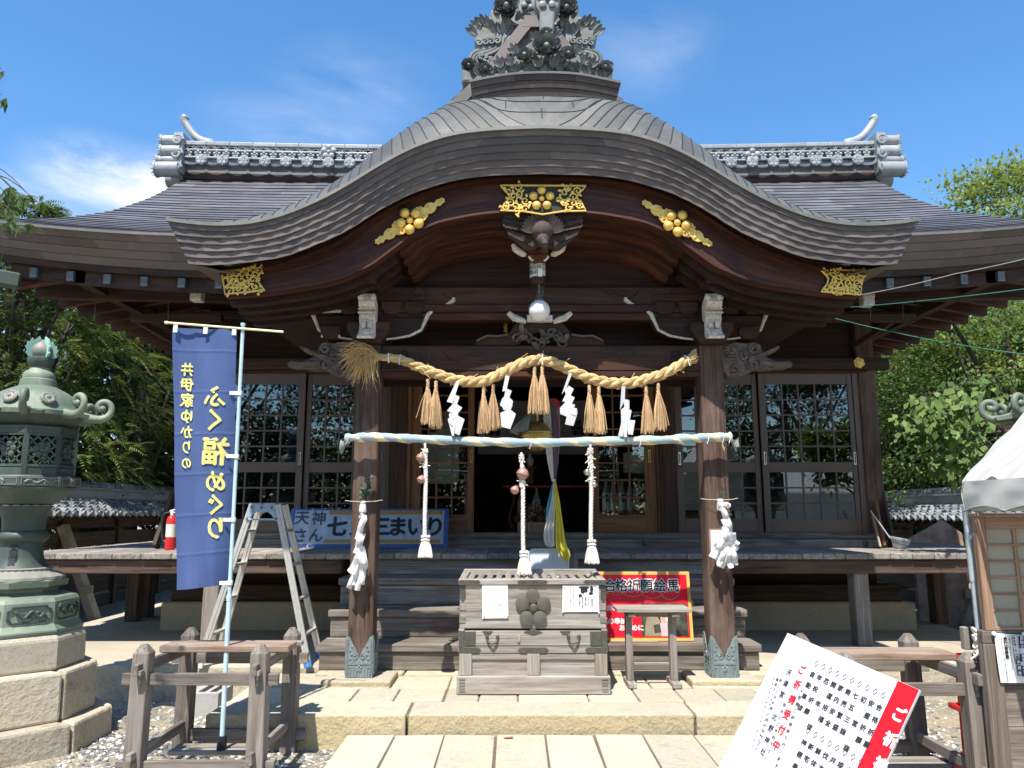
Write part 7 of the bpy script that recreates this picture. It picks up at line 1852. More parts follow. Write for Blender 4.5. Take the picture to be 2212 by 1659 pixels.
b = MB(); b.ab((FX[0]-0.04, 5.58, 0.712), (FX[1]+0.10, 5.80, 0.758)); P(b, 'bench_plank', 'plank', fr, bevel=0.006)
b = MB(); b.ab((FX[0]+0.03, 5.85, 0.714), (FX[1]+0.12, 5.91, 0.745)); P(b, 'bench_slat', 'grey', fr, bevel=0.004)
for y in (5.55, 5.66): 
    b = MB(); b.ab((FX[0]+0.08, y, 0.05), (FX[1]-0.02, y+0.085, 0.075)); P(b, 'bottom_slat', 'grey', fr, bevel=0.003)
shift_copy(fr, (4.485, -0.29, 0), 'weathered four-post wooden frame behind the tilted white notice board')
# ---------------------------------------------------------------- banner
BY0 = 5.60
ban = thing('banner', 'tall blue cloth banner with pale yellow writing seen from its back', 'banner', (-1.987, BY0, 0.075))
pb_ = Vector((-1.987, BY0, 0.08)); pt_ = at(525, 704, BY0)
b = MB(); b.tube([pb_, pb_.lerp(pt_, 0.33)], 0.0165, 14); b.tube([pb_.lerp(pt_, 0.33), pt_], 0.0135, 14); b.tube([pt_, pt_+Vector((0, 0, 0.02))], 0.018, 12); b.tube([pb_.lerp(pt_, 0.33), pb_.lerp(pt_, 0.345)], 0.019, 12); P(b, 'pole', 'bluepole', ban, smooth=50)
b = MB(); b.tube([pb_+Vector((0, 0, -0.005)), pb_+Vector((0, 0, 0.085))], [0.034, 0.03], 16); b.box(pb_+Vector((0, -0.03, 0.03)), (0.012, 0.02, 0.05)); P(b, 'socket', 'black', ban, smooth=50)
ca = at(360, 697, BY0-0.02); cb_ = at(612, 717, BY0-0.02); b = MB(); b.tube([ca, cb_], 0.0085, 10); b.tube([ca+Vector((-0.012, 0, 0)), ca+Vector((0.01, 0, 0))], 0.012, 8); P(b, 'crossbar', 'yellowpole', ban, smooth=50)
tl, tr_, br_, bl = at(372, 706, BY0), at(512, 714, BY0), at(494, 1262, BY0), at(377, 1276, BY0)
def bcloth(s_, t):
    # s across, t down; folds, creases and a turn of the right edge
    p = tl.lerp(tr_, s_).lerp(bl.lerp(br_, s_), t)
    y = 0.026*math.sin(s_*5.2+t*2.0)+0.016*math.sin(t*9+s_*4)*t+0.006*math.sin(s_*14-t*11) + 0.055*max(0, s_-0.72)**1.5*6*(0.3+t) + 0.030*math.exp(-((s_-0.55-0.3*(t-0.9))/0.10)**2)*max(0, t-0.72)*4
    for f in (0.09, 0.255, 0.42, 0.575, 0.73, 0.875): y -= 0.004*math.exp(-((t-f)/0.004)**2)
    y -= 0.005*math.exp(-((s_-0.36)/0.012)**2)
    return p+Vector((0, y, 0))
b = MB(); rows = [[bcloth(j/56, i/230) for j in range(57)] for i in range(231)]; b.grid(rows, flip=True, gc=[(p.x, p.z, 0) for r_ in rows for p in r_]); cl = P(b, 'cloth', 'banner', ban, smooth=80)
b = MB()
def uvn(p):
    t = (tl.z-p.z)/(tl.z-bl.z); t = max(0, min(1, t)); l = lerp(tl.x, bl.x, t); r_ = lerp(tr_.x, br_.x, t); return (p.x-l)/(r_-l), t
for u, chars in ((402, (('井', 797, 34), ('伊', 830, 35), ('家', 864, 36), ('ゆ', 899, 37), ('か', 933, 34), ('り', 966, 34), ('の', 1000, 31))), (467, (('ふ', 857, 52), ('く', 908, 52), ('福', 975, 64), ('め', 1040, 50), ('ぐ', 1090, 48), ('り', 1140, 50)))):
    for ch, v, s_ in chars:
        o_ = at(u, v, BY0); b.text(ch, o_, Vector((-1, 0, 0.05)), EY, s_*0.00352*(0.86 if u < 420 else 0.96), bold=0.028, width=0.92, rnd=0.5)
nv = []
for v in b.v:
    p = Vector(v); s_, t = uvn(p); q = bcloth(max(0, min(1, s_)), t); nv.append((p.x, q.y-0.009, p.z))
b.v = nv; P(b, 'lettering', 'yellowprint', cl)
for u, v in ((378, 706), (443, 709), (505, 712)):
    b = MB(); c = at(u, v, BY0-0.03); b.box(c+Vector((0, 0.01, -0.01)), (0.032, 0.006, 0.062)); P(b, 'loop_clip', 'clip', ban, bevel=0.002)
for u, v in ((513, 850), (508, 986), (503, 1123), (497, 1259)):
    b = MB(); t = (v-705)/(1610-705.0); c = pt_.lerp(pb_, t); z = at(500, v, BY0).z; c = Vector((pb_.x+(pt_.x-pb_.x)*(z-pb_.z)/(pt_.z-pb_.z), BY0, z)); b.box(c+Vector((-0.025, -0.018, 0)), (0.085, 0.006, 0.026)); b.tube([c-Vector((0, 0, 0.015)), c+Vector((0, 0, 0.015))], 0.0195, 12); P(b, 'side_clip', 'clip', ban, bevel=0.002)
# ---------------------------------------------------------------- step ladder
LYF, LYB = 7.52, 7.98
def ladz(Y): return FZ+0.03 if Y < 7.58 else TZ
lad = thing('step_ladder', 'old aluminium step ladder with rusty blue hinge plates before the veranda', 'ladder', (-2.42, 7.75, TZ))
ztop = at(567, 1090, 7.6).z
xl0, xl1 = at(437, 1431, 7.6).x, at(545, 1095, 7.6).x; xr0, xr1 = at(668, 1431, 7.55).x, at(600, 1095, 7.6).x
for s_, xf, xt in ((-1, xl0, xl1), (1, xr0, xr1)):
    st_ = {}
    for Yf, Yt in ((LYF, 7.60), (LYB, 7.84)):
        f = Vector((xf, Yf, TZ+0.005)); t = Vector((xt, Yt, ztop)); st_[Yf] = (f, t)
        b = MB(); d = (t-f).normalized(); b.beam(f, t, 0.026, 0.062, up=(1, 0, 0)); 
        for e in (-1, 1): b.beam(f+Vector((0, -0.016, 0)), t+Vector((0, -0.016, 0)), 0.006, 0.010, up=(1, 0, 0)) if e < 0 else None
        P(b, 'stile', 'alloy', lad, bevel=0.004)
        b = MB(); b.beam(f-d*0.012, f+d*0.06, 0.036, 0.074, up=(1, 0, 0)); P(b, 'foot_cap', 'bluecap' if s_ > 0 else 'clip', lad, bevel=0.004)
    for k in range(4):
        q = (0.185, 0.40, 0.615, 0.83)[k]; p0 = st_[LYF][0].lerp(st_[LYF][1], q); p1 = st_[LYB][0].lerp(st_[LYB][1], q); b = MB(); b.beam(p0, p1, 0.055, 0.026); P(b, 'rung', 'alloy', lad, bevel=0.004)
b = MB(); x0_, x1_ = at(543, 1090, 7.6).x, at(593, 1090, 7.6).x
b.ab((x0_-0.01, 7.585, ztop-0.012), (lerp(x0_, x1_, 0.47), 7.865, ztop+0.012)); b.ab((lerp(x0_, x1_, 0.53), 7.585, ztop-0.012), (x1_+0.01, 7.865, ztop+0.012)); P(b, 'top_step', 'alloy', lad, bevel=0.005)
for Y_ in (7.578, 7.862):
    b = MB(); p = [(540, 1090), (594, 1090), (601, 1123), (597, 1126), (588, 1112), (580, 1106), (556, 1106), (547, 1112), (538, 1126), (533, 1123)]; pp = [at(u, v, 7.6) for u, v in p]; b.prism([(q.x, q.z) for q in pp], Vector((0, Y_-0.006, 0)), EX, EY, 0.010)
    q0, q1 = at(537, 1122, 7.6), at(598, 1122, 7.6); b.beam(Vector((q0.x, Y_-0.004, q0.z)), Vector((q1.x, Y_-0.004, q1.z)), 0.012, 0.016); hp = P(b, 'hinge_plate', 'hinge', lad, bevel=0.003)
    b = MB()
    for u, v in ((547, 1096), (567, 1097), (589, 1097), (536, 1121), (598, 1121)): q = at(u, v, 7.6); b.disc(Vector((q.x, Y_-0.008, q.z)), 0.013, 0.006, n=10)
    P(b, 'bolt', 'rust', hp)
# concrete block beside the platform
b = MB(); c = Vector((-2.62, 7.15, GZ)); b.ab((c.x-0.16, c.y-0.2, GZ), (c.x+0.10, c.y+0.16, GZ+0.20))
for k in (0, 1): b.ab((c.x-0.10+0.10*k, c.y-0.14, GZ+0.201), (c.x-0.04+0.10*k, c.y+0.10, GZ+0.2015), mi=1)
solo(b, 'concrete_block', ['cblock', 'black'], 'grey concrete block on the gravel left of the stone platform', 'block', c, bevel=0.006)
b = MB(); p = at(1088, 1577+14, 5.9); petal(b, Vector((p.x, 5.9, PZ+0.006)), Vector((1, 0.2, 0)), EY, 0.075, 0.035, 0.1, 0.8, False); solo(b, 'dead_leaf', 'rust', 'single brown fallen leaf on the paving', 'leaf', (p.x, 5.9, PZ))
# ---------------------------------------------------------------- tilted white notice board
NTL, NTR = at(1701, 1367, 4.90), at(1987, 1490, 4.12); NBL = at(1618, 1616, 4.72)
nx = (NTR-NTL).normalized(); ny = (NBL-NTL); ny = (ny-nx*ny.dot(nx)).normalized(); nn_ = nx.cross(-ny).normalized()
NW = (NTR-NTL).length; NH = 1.28
def onb(u, v):
    # point of the board seen at (u, v)
    d = at(u, v, 4.0)-EYE; t = (NTL-EYE).dot(nn_)/d.dot(nn_); p = EYE+d*t-NTL; return p.dot(nx), p.dot(ny)
nb = thing('notice_board', 'large white board with a red end band and black Japanese columns, tilted beside the steps', 'notice board', NTL+ny*NH*0.5)
def npt(a, c, out=0.0): return NTL+nx*a+ny*c+nn_*out
b = MB(); b.prism([(0, 0), (NW, 0), (NW, -NH), (0, -NH)], NTL, nx, -ny, 0.018); pn = P(b, 'panel', 'whiteboard', nb, bevel=0.002)
def r3p(x, y): return (1590.8+0.3056*x, 1152+0.3056*y)
ba = onb(*r3p(1145, 1040))[0]
b = MB(); b.prism([(ba, -0.002), (NW-0.002, -0.002), (NW-0.002, -NH+0.002), (ba, -NH+0.002)], NTL+nn_*0.002, nx, -ny, 0.0015); P(b, 'red_band', 'redband', nb)
b = MB()
def col(body, xs_, y0, size, step, mi, bold=0.0, width=1.0, slope=None):
    for i, ch in enumerate(body):
        y = y0+i*step; x0 = xs_+(SLP if slope is None else slope)*(y-y0)
        if y > NH-0.02 or ch == ' ': continue
        if ch == '◇':
            s_ = size*0.5; pts = [npt(x0, y-s_, 0.003), npt(x0+s_*0.62, y, 0.003), npt(x0, y+s_, 0.003), npt(x0-s_*0.62, y, 0.003)]
            for p, q in zip(pts, pts[1:]+pts[:1]): b.beam(p, q, 0.0022, 0.0012, up=nn_, mi=mi)
        else: b.text(ch, npt(x0, y, 0.0028), nx, -ny, size, mi=mi, bold=bold, width=width)
a9 = onb(*r3p(1040, 1147)); a0 = onb(*r3p(568, 922)); g4 = onb(*r3p(920, 1492)); g1 = onb(*r3p(1010, 1225))
stp = (g4[1]-g1[1])/3; SLP = (g4[0]-g1[0])/(g4[1]-g1[1]); csz = stp*0.53
cols = ['自動車祓', '年祝祈願', '厄 年 祓', '開運招福', '家内安全', '商売繁盛', '七五三詣', '初 宮 詣', '安産祈願', '合格祈願']
low_ = ['', '', '神棚奉斎', '新宅清祓', '解体清祓', '伐木清祓', '井戸清祓', '竣工清祓', '上棟祭', '地鎮祭']
for i, t in enumerate(cols):
    x = lerp(a0[0], a9[0], i/9); y = lerp(a0[1], a9[1], i/9); col('◇'+t, x, y, csz, stp*0.98, 0, 0.026)
    if low_[i]: col('◇'+low_[i], x+SLP*stp*5.25, y+stp*5.25, csz, stp*0.98, 0, 0.026)
def pcol(body, xy0, xy1, n, k, mi, bold=0.0, width=1.0):
    p, q = onb(*r3p(*xy0)), onb(*r3p(*xy1)); st = (q[1]-p[1])/n; col(body, p[0], p[1], st*k, st, mi, bold, width, (q[0]-p[0])/(q[1]-p[1]))
pcol('ご祈祷受付中', (466, 968), (283, 1500), 5, 0.66, 1, 0.03, 0.8); pcol('天満宮　北野神社', (375, 985), (190, 1545), 7, 0.62, 0, 0.014, 0.85)
pcol('※各種ご祈祷執り行います', (463, 1115), (285, 1645), 11, 0.62, 0, 0.01); pcol('早めにご予約下さい', (340, 1215), (218, 1585), 8, 0.62, 0, 0.01)
pcol('詳しくはお問い合わせ下さい', (314, 1040), (150, 1525), 12, 0.62, 0, 0.01); pcol('電話0749(22)5631', (290, 1035), (150, 1500), 13, 0.68, 0, 0.01); pcol('FAX0749(24)6771', (268, 1030), (115, 1500), 14, 0.68, 0, 0.01)
pcol('ご祈祷', (1155, 1285), (1020, 1640), 2, 0.60, 3, 0.04, 0.9)
P(b, 'lettering', ['ink', 'redink', 'greyink', 'notice'], pn)
b = MB()
for t in (0.25, 0.75):
    p = npt(NW*t, 0.35, -0.03); q = Vector((p.x+0.05, p.y+0.42, GZ)); b.beam(p, q, 0.035, 0.03)
    p2 = npt(NW*t, NH-0.05, -0.03); b.beam(npt(NW*t, 0.2, -0.03), p2, 0.03, 0.024); b.beam(p2, Vector((p2.x, p2.y+0.02, min(GZ, p2.z-0.01))), 0.03, 0.03)
P(b, 'easel', 'frame', nb)
# ---------------------------------------------------------------- white tent on a pipe frame
TYt = 4.92
tent = thing('white_tent', 'white fabric market tent with a scalloped hem on a steel pipe frame', 'tent', (2.87, TYt, GZ))
e0 = at(2078, 1042, TYt); e1 = at(2212, 890, TYt); sl = (e1.z-e0.z)/(e1.x-e0.x); zr = 1.25
xr_ = e0.x+zr
def troof(x): return e0.z+(x-e0.x)*sl if x < xr_ else e0.z+(2*xr_-x-e0.x)*sl
hem = at(2081, 1100, TYt).z
b = MB(); rows = []
for i in range(31):
    t = i/30; row = []
    for j in range(121):
        x = lerp(e0.x, e0.x+2*zr, j/120); hz_ = hem+0.028*abs(math.sin((x-e0.x)*7.2))-0.01; z = lerp(troof(x), hz_, t)
        u_ = (z-1.6)*3.0-(x-e0.x)*2.2
        y = TYt + 0.030*math.sin(u_*4.0+0.8*math.sin(x*5)) + 0.018*math.sin(u_*9+x*3)+0.016*mnoise.noise(Vector((x*6, z*6, 0)))
        row.append(Vector((x+0.01*math.sin(z*9)*(j == 0), y, z)))
    rows.append(row)
b.grid(rows, flip=True); P(b, 'gable_cloth', 'tarp', tent, smooth=80)
b = MB(); tn = lambda x, y: mnoise.noise(Vector((x*3.1, y*2.3, 0)))
for s_ in (-1, 1):
    rows = []
    for i in range(41):
        x = e0.x+zr*i/40 if s_ < 0 else e0.x+2*zr-zr*i/40; row = []
        for j in range(61):
            y = lerp(TYt, 3.2, j/60); w_ = (x-e0.x)*5.0+(y-4)*6.5
            row.append(Vector((x, y, troof(x)+0.016*math.sin(w_*2.1+1.5*tn(x, y))+0.010*math.sin(w_*5.3+y*4)+0.012*tn(x*2, y*3))))
        rows.append(row)
    b.grid(rows, flip=(s_ > 0))
P(b, 'roof_cloth', 'tarp', tent, smooth=80)
for s_, xe_ in ((-1, e0.x), (1, e0.x+2*zr)):
    b = MB(); rows = []
    for i in range(9):
        row = []
        for j in range(81):
            y = lerp(TYt, 3.2, j/80); z = lerp(e0.z+0.004, hem+0.03*abs(math.sin((TYt-y)*7.5))-0.01, i/8)
            row.append(Vector((xe_+s_*(0.004+0.012*math.sin(y*11+z*8)*(i/8)+0.010*tn(y*2, z*5)), y, z)))
        rows.append(row)
    b.grid(rows, flip=(s_ > 0)); P(b, 'side_valance', 'tarp', tent, smooth=80)
    b = MB(); b.tube([(xe_+s_*0.006, lerp(TYt, 3.2, j/80), hem+0.03*abs(math.sin((TYt-lerp(TYt, 3.2, j/80))*7.5))-0.011) for j in range(81)], 0.006, 6); P(b, 'hem', 'sagecloth', tent, smooth=60)
b = MB(); b.tube([(lerp(e0.x, e0.x+2*zr, j/120), TYt-0.004, hem+0.028*abs(math.sin(2*zr*j/120*7.2))-0.012) for j in range(121)], 0.006, 6); P(b, 'hem', 'sagecloth', tent, smooth=60)
for x in (e0.x+0.045, e0.x+2*zr-0.04):
    for y in (TYt+0.05, 3.25):
        b = MB(); b.tube([(x+0.015, y, GZ), (x, y, 1.28)], 0.021, 14); b.tube([(x, y, 1.25), (x-0.004, y, 1.72)], 0.026, 14); P(b, 'pole', 'galv', tent, smooth=50)
    b = MB(); b.tube([(x, 3.25, 1.70), (x, TYt+0.05, 1.70)], 0.018, 10); P(b, 'side_rail', 'galv', tent, smooth=50)
b = MB(); p = at(2099, 1160, TYt+0.03); q = at(2128, 1092, TYt+0.03); b.tube([p, q], 0.011, 8); b.ball(p, 0.02, 8, 6); P(b, 'brace', 'galv', tent, smooth=50)
b = MB(); b.tube([(e0.x+0.05, TYt+0.05, 1.60), (e0.x+0.42, TYt+0.05, 2.02)], 0.014, 8); P(b, 'brace', 'alloy', tent, smooth=50)
b = MB(); c = at(2110, 1385, TYt+0.02); rr = random.Random(8)
for k in range(4): b.tube([c+Vector((math.cos(a)*0.03, -0.02-math.sin(a)*0.03, (k-1.5)*0.022+0.05*math.cos(a)*(-1)**k)) for a in [j*0.5 for j in range(13)]], 0.007, 6)
for e in ((-0.07, -0.10), (0.02, -0.14), (-0.03, 0.05)): b.tube(curve([c, c+Vector((e[0]*0.4, -0.05, e[1]*0.6)), c+Vector((e[0], -0.04, e[1]))], 8), 0.006, 6)
P(b, 'white_cord', 'cotton', tent, smooth=60)
# ---------------------------------------------------------------- shoji screen on its wooden base, notice, red stand behind
SY0 = 4.84
scr = thing('lattice_screen', 'wooden lattice screen with frosted panes on a grey boarded base under the tent', 'screen', (3.3, SY0, GZ))
xs0 = at(2118, 1240, SY0).x; SW = 1.1; zt0_ = at(2120, 1362, SY0).z; zt1_ = at(2120, 1116, SY0).z; u0 = 0.062
b = MB(); b.ab((xs0, SY0, zt0_), (xs0+u0, SY0+0.04, zt1_)); b.ab((xs0+SW-u0, SY0, zt0_), (xs0+SW, SY0+0.04, zt1_)); b.ab((xs0+u0, SY0+0.001, zt1_-0.075), (xs0+SW-u0, SY0+0.039, zt1_-0.001)); b.ab((xs0+u0, SY0+0.001, zt0_), (xs0+SW-u0, SY0+0.039, zt0_+0.02)); b.ab((xs0-0.01, SY0-0.01, zt1_), (xs0+SW+0.01, SY0+0.05, zt1_+0.02))
fr_ = P(b, 'screen_frame', 'board_wood', scr, bevel=0.003)
b = MB()
for k in range(1, 6): x = xs0+u0+0.177*k; b.ab((x-0.011, SY0+0.006, zt0_+0.02), (x+0.011, SY0+0.03, zt1_-0.075))
for k in range(1, 6): z = lerp(zt0_+0.02, zt1_-0.075, k/6); b.ab((xs0+u0, SY0+0.008, z-0.0065), (xs0+SW-u0, SY0+0.028, z+0.0065))
P(b, 'lattice_bars', 'board_wood', fr_, bevel=0.002)
M['frosted'] = cloth('frosted_screen_pane', (0.47, 0.46, 0.38), 0.35, 0.35)
b = MB(); b.ab((xs0+u0, SY0+0.018, zt0_+0.02), (xs0+SW-u0, SY0+0.021, zt1_-0.075)); P(b, 'pane', 'frosted', fr_)
b = MB(); b.ab((xs0-0.03, SY0-0.01, zt0_-0.075), (xs0+SW, SY0+0.05, zt0_-0.001)); b.ab((xs0-0.03, SY0-0.01, GZ), (xs0+0.075, SY0+0.05, zt0_-0.076)); b.ab((xs0+0.30, SY0-0.004, GZ), (xs0+0.33, SY0+0.04, zt0_-0.076)); P(b, 'base_frame', 'lowboard', scr, bevel=0.004)
b = MB()
for k in range(4): b.ab((xs0+0.075, SY0+0.012, lerp(GZ, zt0_-0.08, k/4)+0.002), (xs0+SW, SY0+0.03, lerp(GZ, zt0_-0.08, (k+1)/4)-0.002))
P(b, 'base_boards', 'lowboard', scr, bevel=0.002)
NYp = SY0-0.022
def r3w(x, y): return at(*r3p(x, y), NYp)
b = MB(); p0, p1, p2, p3 = r3w(1822, 706), r3w(2170, 728), r3w(2170, 1060), r3w(1868, 1056); rows = []
for i in range(9):
    rows.append([p0.lerp(p1, j/8).lerp(p3.lerp(p2, j/8), i/8)+Vector((0.014*math.sin(i/8*3.1)*(-1 if j == 0 else 0), -0.02*max(0, 1-j/3)*math.sin(i/8*3.1), 0)) for j in range(9)])
b.grid(rows, flip=True)
def wcol(t, xy0, xy1, k, mi, bold=0.02):
    n_ = max(1, len(t)-1); p, q = r3w(*xy0), r3w(*xy1); st = (p-q).length/n_
    for i, ch in enumerate(t): b.text(ch, p.lerp(q, i/n_)+Vector((0, -0.014, 0)), EX, EY, st*k, mi=mi, bold=bold)
def bar_(xy0, xy1, w, mi, out):
    p, q = r3w(*xy0)+Vector((0, out, 0)), r3w(*xy1)+Vector((0, out, 0)); o_ = len(b.v); b.add([p+EX*-w, p+EX*w, q+EX*w, q+EX*-w], [(0, 3, 2, 1)], None, 0.5, mi)
for a, c, t in (((2005, 725), (2010, 810), '厄除け'), ((2015, 850), (2020, 905), '還暦'), ((2022, 935), (2030, 1010), '年祝い')):
    bar_((a[0], a[1]-0), (c[0], c[1]), 0.0165, 2, -0.011); wcol(t, (a[0], a[1]+14), (c[0], c[1]-14), 0.86, 3, 0.03)
for y, t in ((906, '祈'), (948, '願'), (985, '祭')): 
    bar_((1982+(y-906)*0.14, y-17), (1984+(y-906)*0.14, y+17), 0.0145, 1, -0.011); wcol(t+' ', (1983+(y-906)*0.14, y), (1983+(y-906)*0.14, y+26), 1.0, 3, 0.03)
wcol('趣意書・申込書', (1950, 738), (1972, 872), 0.92, 1, 0.01); wcol('奉仕者募集', (1888, 745), (1905, 870), 0.98, 1, 0.04)
wcol('●厄年・還暦の厄除け健康安全祈願', (1918, 745), (1942, 955), 1.0, 1, 0.0); wcol('●古希・喜寿・傘寿・米寿の年祝い健康安全祈願', (1862, 745), (1910, 1040), 1.0, 1, 0.0)
for (a, c) in (((1937, 722), (1990, 722)), ((1990, 722), (1995, 890)), ((1957, 890), (1995, 890)), ((1937, 722), (1957, 890))): b.beam(r3w(*a)+Vector((0, -0.013, 0)), r3w(*c)+Vector((0, -0.013, 0)), 0.002, 0.002, mi=1)
for x, y in ((1817, 710), (2030, 712)): b.disc(r3w(x, y), 0.013, 0.012, n=12, mi=4, dome=0.006)
solo(b, 'pinned_notice', ['notice', 'ink', 'navyink', 'notice', 'clip'], 'white notice with black and boxed characters pinned on the screen base', 'notice', p0)
b = MB(); xq = at(2096, 1400, 5.3).x
for z0, z1, w in ((GZ, 0.66, 0.10),): b.ab((xq-0.05, 5.32, z0), (xq+0.10, 5.42, z1))
for z in (0.72, 0.40, 0.02, -0.03): b.ab((xq-0.09, 5.27, z-0.02), (xq+0.14, 5.47, z+0.012))
for k in range(8): b.disc(Vector((xq-0.02+0.03*(k % 2), 5.318, 0.12+0.06*k)), 0.012, 0.008, n=8)
solo(b, 'red_stand', 'red', 'bright red metal stand behind the tent pole', 'stand', (xq, 5.37, GZ), bevel=0.006)
b = MB(); c = at(2090, 1378, 5.15); b.box(c, (0.07, 0.05, 0.14)); solo(b, 'wooden_offcut', 'grey', 'short grey wooden post end beside the tent pole', 'post', c+Vector((0, 0, -0.07)), bevel=0.005)
# ---------------------------------------------------------------- things on the veranda and in the room
b = MB(); c = at(367, 1180, 9.3); ext = thing('fire_extinguisher', 'red fire extinguisher standing on the veranda beside the blue banner', 'extinguisher', (c.x, 9.3, DZ))
zz0 = DZ+0.002; b.lathe([(0.055, zz0), (0.058, zz0+0.01), (0.058, zz0+0.34), (0.045, zz0+0.385), (0.022, zz0+0.405)], 20, (c.x, 9.3, 0)); P(b, 'cylinder', 'red', ext, smooth=45)
b = MB(); b.lathe([(0.0585, zz0+0.15), (0.0585, zz0+0.30)], 20, (c.x, 9.3, 0), cap=False); P(b, 'label_sleeve', 'extlabel', ext, smooth=45)
b = MB(); b.tube([(c.x, 9.3, zz0+0.40), (c.x, 9.3, zz0+0.46)], 0.02, 8); b.beam((c.x-0.03, 9.3, zz0+0.455), (c.x+0.09, 9.3, zz0+0.49), 0.02, 0.012); b.beam((c.x-0.03, 9.3, zz0+0.435), (c.x+0.08, 9.3, zz0+0.44), 0.02, 0.01); P(b, 'valve', 'clip', ext)
b = MB(); b.tube(curve([(c.x-0.02, 9.3, zz0+0.44), (c.x-0.10, 9.28, zz0+0.40), (c.x-0.095, 9.27, zz0+0.22), (c.x-0.07, 9.26, zz0+0.10)], 14), 0.012, 8); P(b, 'hose', 'black', ext, smooth=60)
M['greyplastic'] = plain('grey_white_plastic', (0.45, 0.46, 0.46), 0.6, var=0.1)
def leaner(label, p, q, w, th, mat='fence_wood'):
    b = MB(); b.beam(p, q, w, th, up=(0, 1, 0)); solo(b, 'leaning_board', mat, label, 'board', p, 'boards leaning on the hall wall', bevel=0.006)
pA = at(336, 1182, 9.6); leaner('broad grey board leaning behind the fire extinguisher', Vector((pA.x, 9.6, DZ+0.02)), at(376, 1064, 9.9), 0.05, 0.14)
pB = at(1925, 1170, 9.85); leaner('long dark board leaning on the right corner post', Vector((pB.x, 9.85, DZ+0.02)), at(1893, 1030, 10.15), 0.04, 0.20)
pB = at(1912, 1172, 9.75); leaner('orange-brown board leaning beside the long dark one', Vector((pB.x-0.02, 9.75, DZ+0.02)), at(1890, 1085, 9.95), 0.03, 0.09, 'door_wood')
pB = at(1895, 1185, 9.6); leaner('thin pale stick leaning before the right corner boards', Vector((pB.x+0.05, 9.62, DZ+0.02)), at(1884, 1110, 9.85), 0.025, 0.03, 'grey')
b = MB(); c = at(1945, 1175, 9.55); rows = []
for i in range(10):
    for_ = i/9; rows.append([Vector((c.x+-0.02+lerp(-0.13, 0.13, j/16)*(0.45+0.55*for_), 9.55-0.08*math.sin(for_*1.5)+0.12*(j/8-1)**2*0.25, DZ+0.01+0.15*for_-0.05*(j/16))) for j in range(17)])
b.v = b.v; b.grid(rows, flip=True); nq = len(b.f); keep = [f for k, f in enumerate(b.f) if not (4 <= k//16 <= 7 and (k//16) % 2 == 0 and (k % 16) % 2 == 1 and 0 < k % 16 < 15)]; b.f = keep; b.mi = [0]*len(keep)
b.tube([Vector((c.x-0.12, 9.55, DZ+0.13)), Vector((c.x-0.30, 9.62, DZ+0.46))], 0.009, 6)
solo(b, 'dustpan', 'greyplastic', 'white perforated plastic dustpan leaning on the right end of the veranda', 'dustpan', c)
# altar things seen in the dark doorway
alt = thing('altar_table', 'red-legged lacquer table in the dim hall behind the streamer', 'table', (AX-0.05, 11.3, ZF))
b = MB(); xa_, xb_ = at(1085, 1040, 11.2).x, at(1350, 1040, 11.2).x; b.ab((xa_, 11.2, ZF+0.62), (xb_, 11.7, ZF+0.66)); P(b, 'table_top', 'vermilion', alt, bevel=0.01)
for x in (xa_+0.12, xb_-0.12):
    for y in (11.25, 11.65):
        b = MB(); b.tube(curve([(x, y, ZF+0.62), (x+0.05, y, ZF+0.45), (x-0.02, y, ZF+0.2), (x+0.03, y, ZF+0.02)], 12), [0.035, 0.035, 0.03, 0.028, 0.026, 0.025, 0.024, 0.024, 0.026, 0.03, 0.034, 0.036], 8); P(b, 'leg', 'vermilion', alt, smooth=50)
def bottle(u, Y, z0, label, txt):
    x = at(u, 1050, Y).x; t = thing('sake_bottle', label, 'bottle', (x, Y, z0), 'paper-wrapped sake bottles in the hall')
    b = MB(); b.lathe([(0.052, z0+0.001), (0.054, z0+0.25), (0.045, z0+0.29), (0.022, z0+0.35), (0.020, z0+0.40), (0.024, z0+0.405), (0.02, z0+0.42)], 18, (x, Y, 0)); P(b, 'glass_body', 'bottle', t, smooth=45)
    b = MB(); b.lathe([(0.0565, z0+0.02), (0.0565, z0+0.25)], 18, (x, Y, 0), cap=False)
    for i, ch in enumerate(txt): b.text(ch, Vector((x, Y-0.0595, z0+0.21-0.062*i)), EX, EY, 0.055, mi=1, bold=0.02)
    P(b, 'label', ['porcelain', 'ink'], t, smooth=45)
pos = ('leftmost', 'second from the left', 'middle', 'fourth from the left', 'rightmost')
shelf_z = wz(1105)
b = MB(); b.ab((wx(1286), 10.45, shelf_z-0.03), (wx(1412), 10.75, shelf_z)); b.ab((wx(1287), 10.5, ZF), (wx(1411), 10.7, shelf_z-0.031)); solo(b, 'bottle_shelf', 'board_wood', 'low shelf behind the right wooden door, full of bottles', 'shelf', (wx(1350), 10.6, ZF))
for k, u in enumerate((1309, 1325, 1344, 1361, 1381)): bottle(u, 10.55, shelf_z, 'paper-wrapped sake bottle behind the right wooden door, %s of five' % pos[k], '献酒')
bottle(1159, 11.15, ZF+0.20, 'sake bottle with a red-brown neck beside the coloured streamer in the dark doorway', '献酒'); bottle(1126, 11.15, ZF+0.18, 'sake bottle behind the middle bell rope in the dark doorway', '献酒')
b = MB(); z0 = ZF+0.665
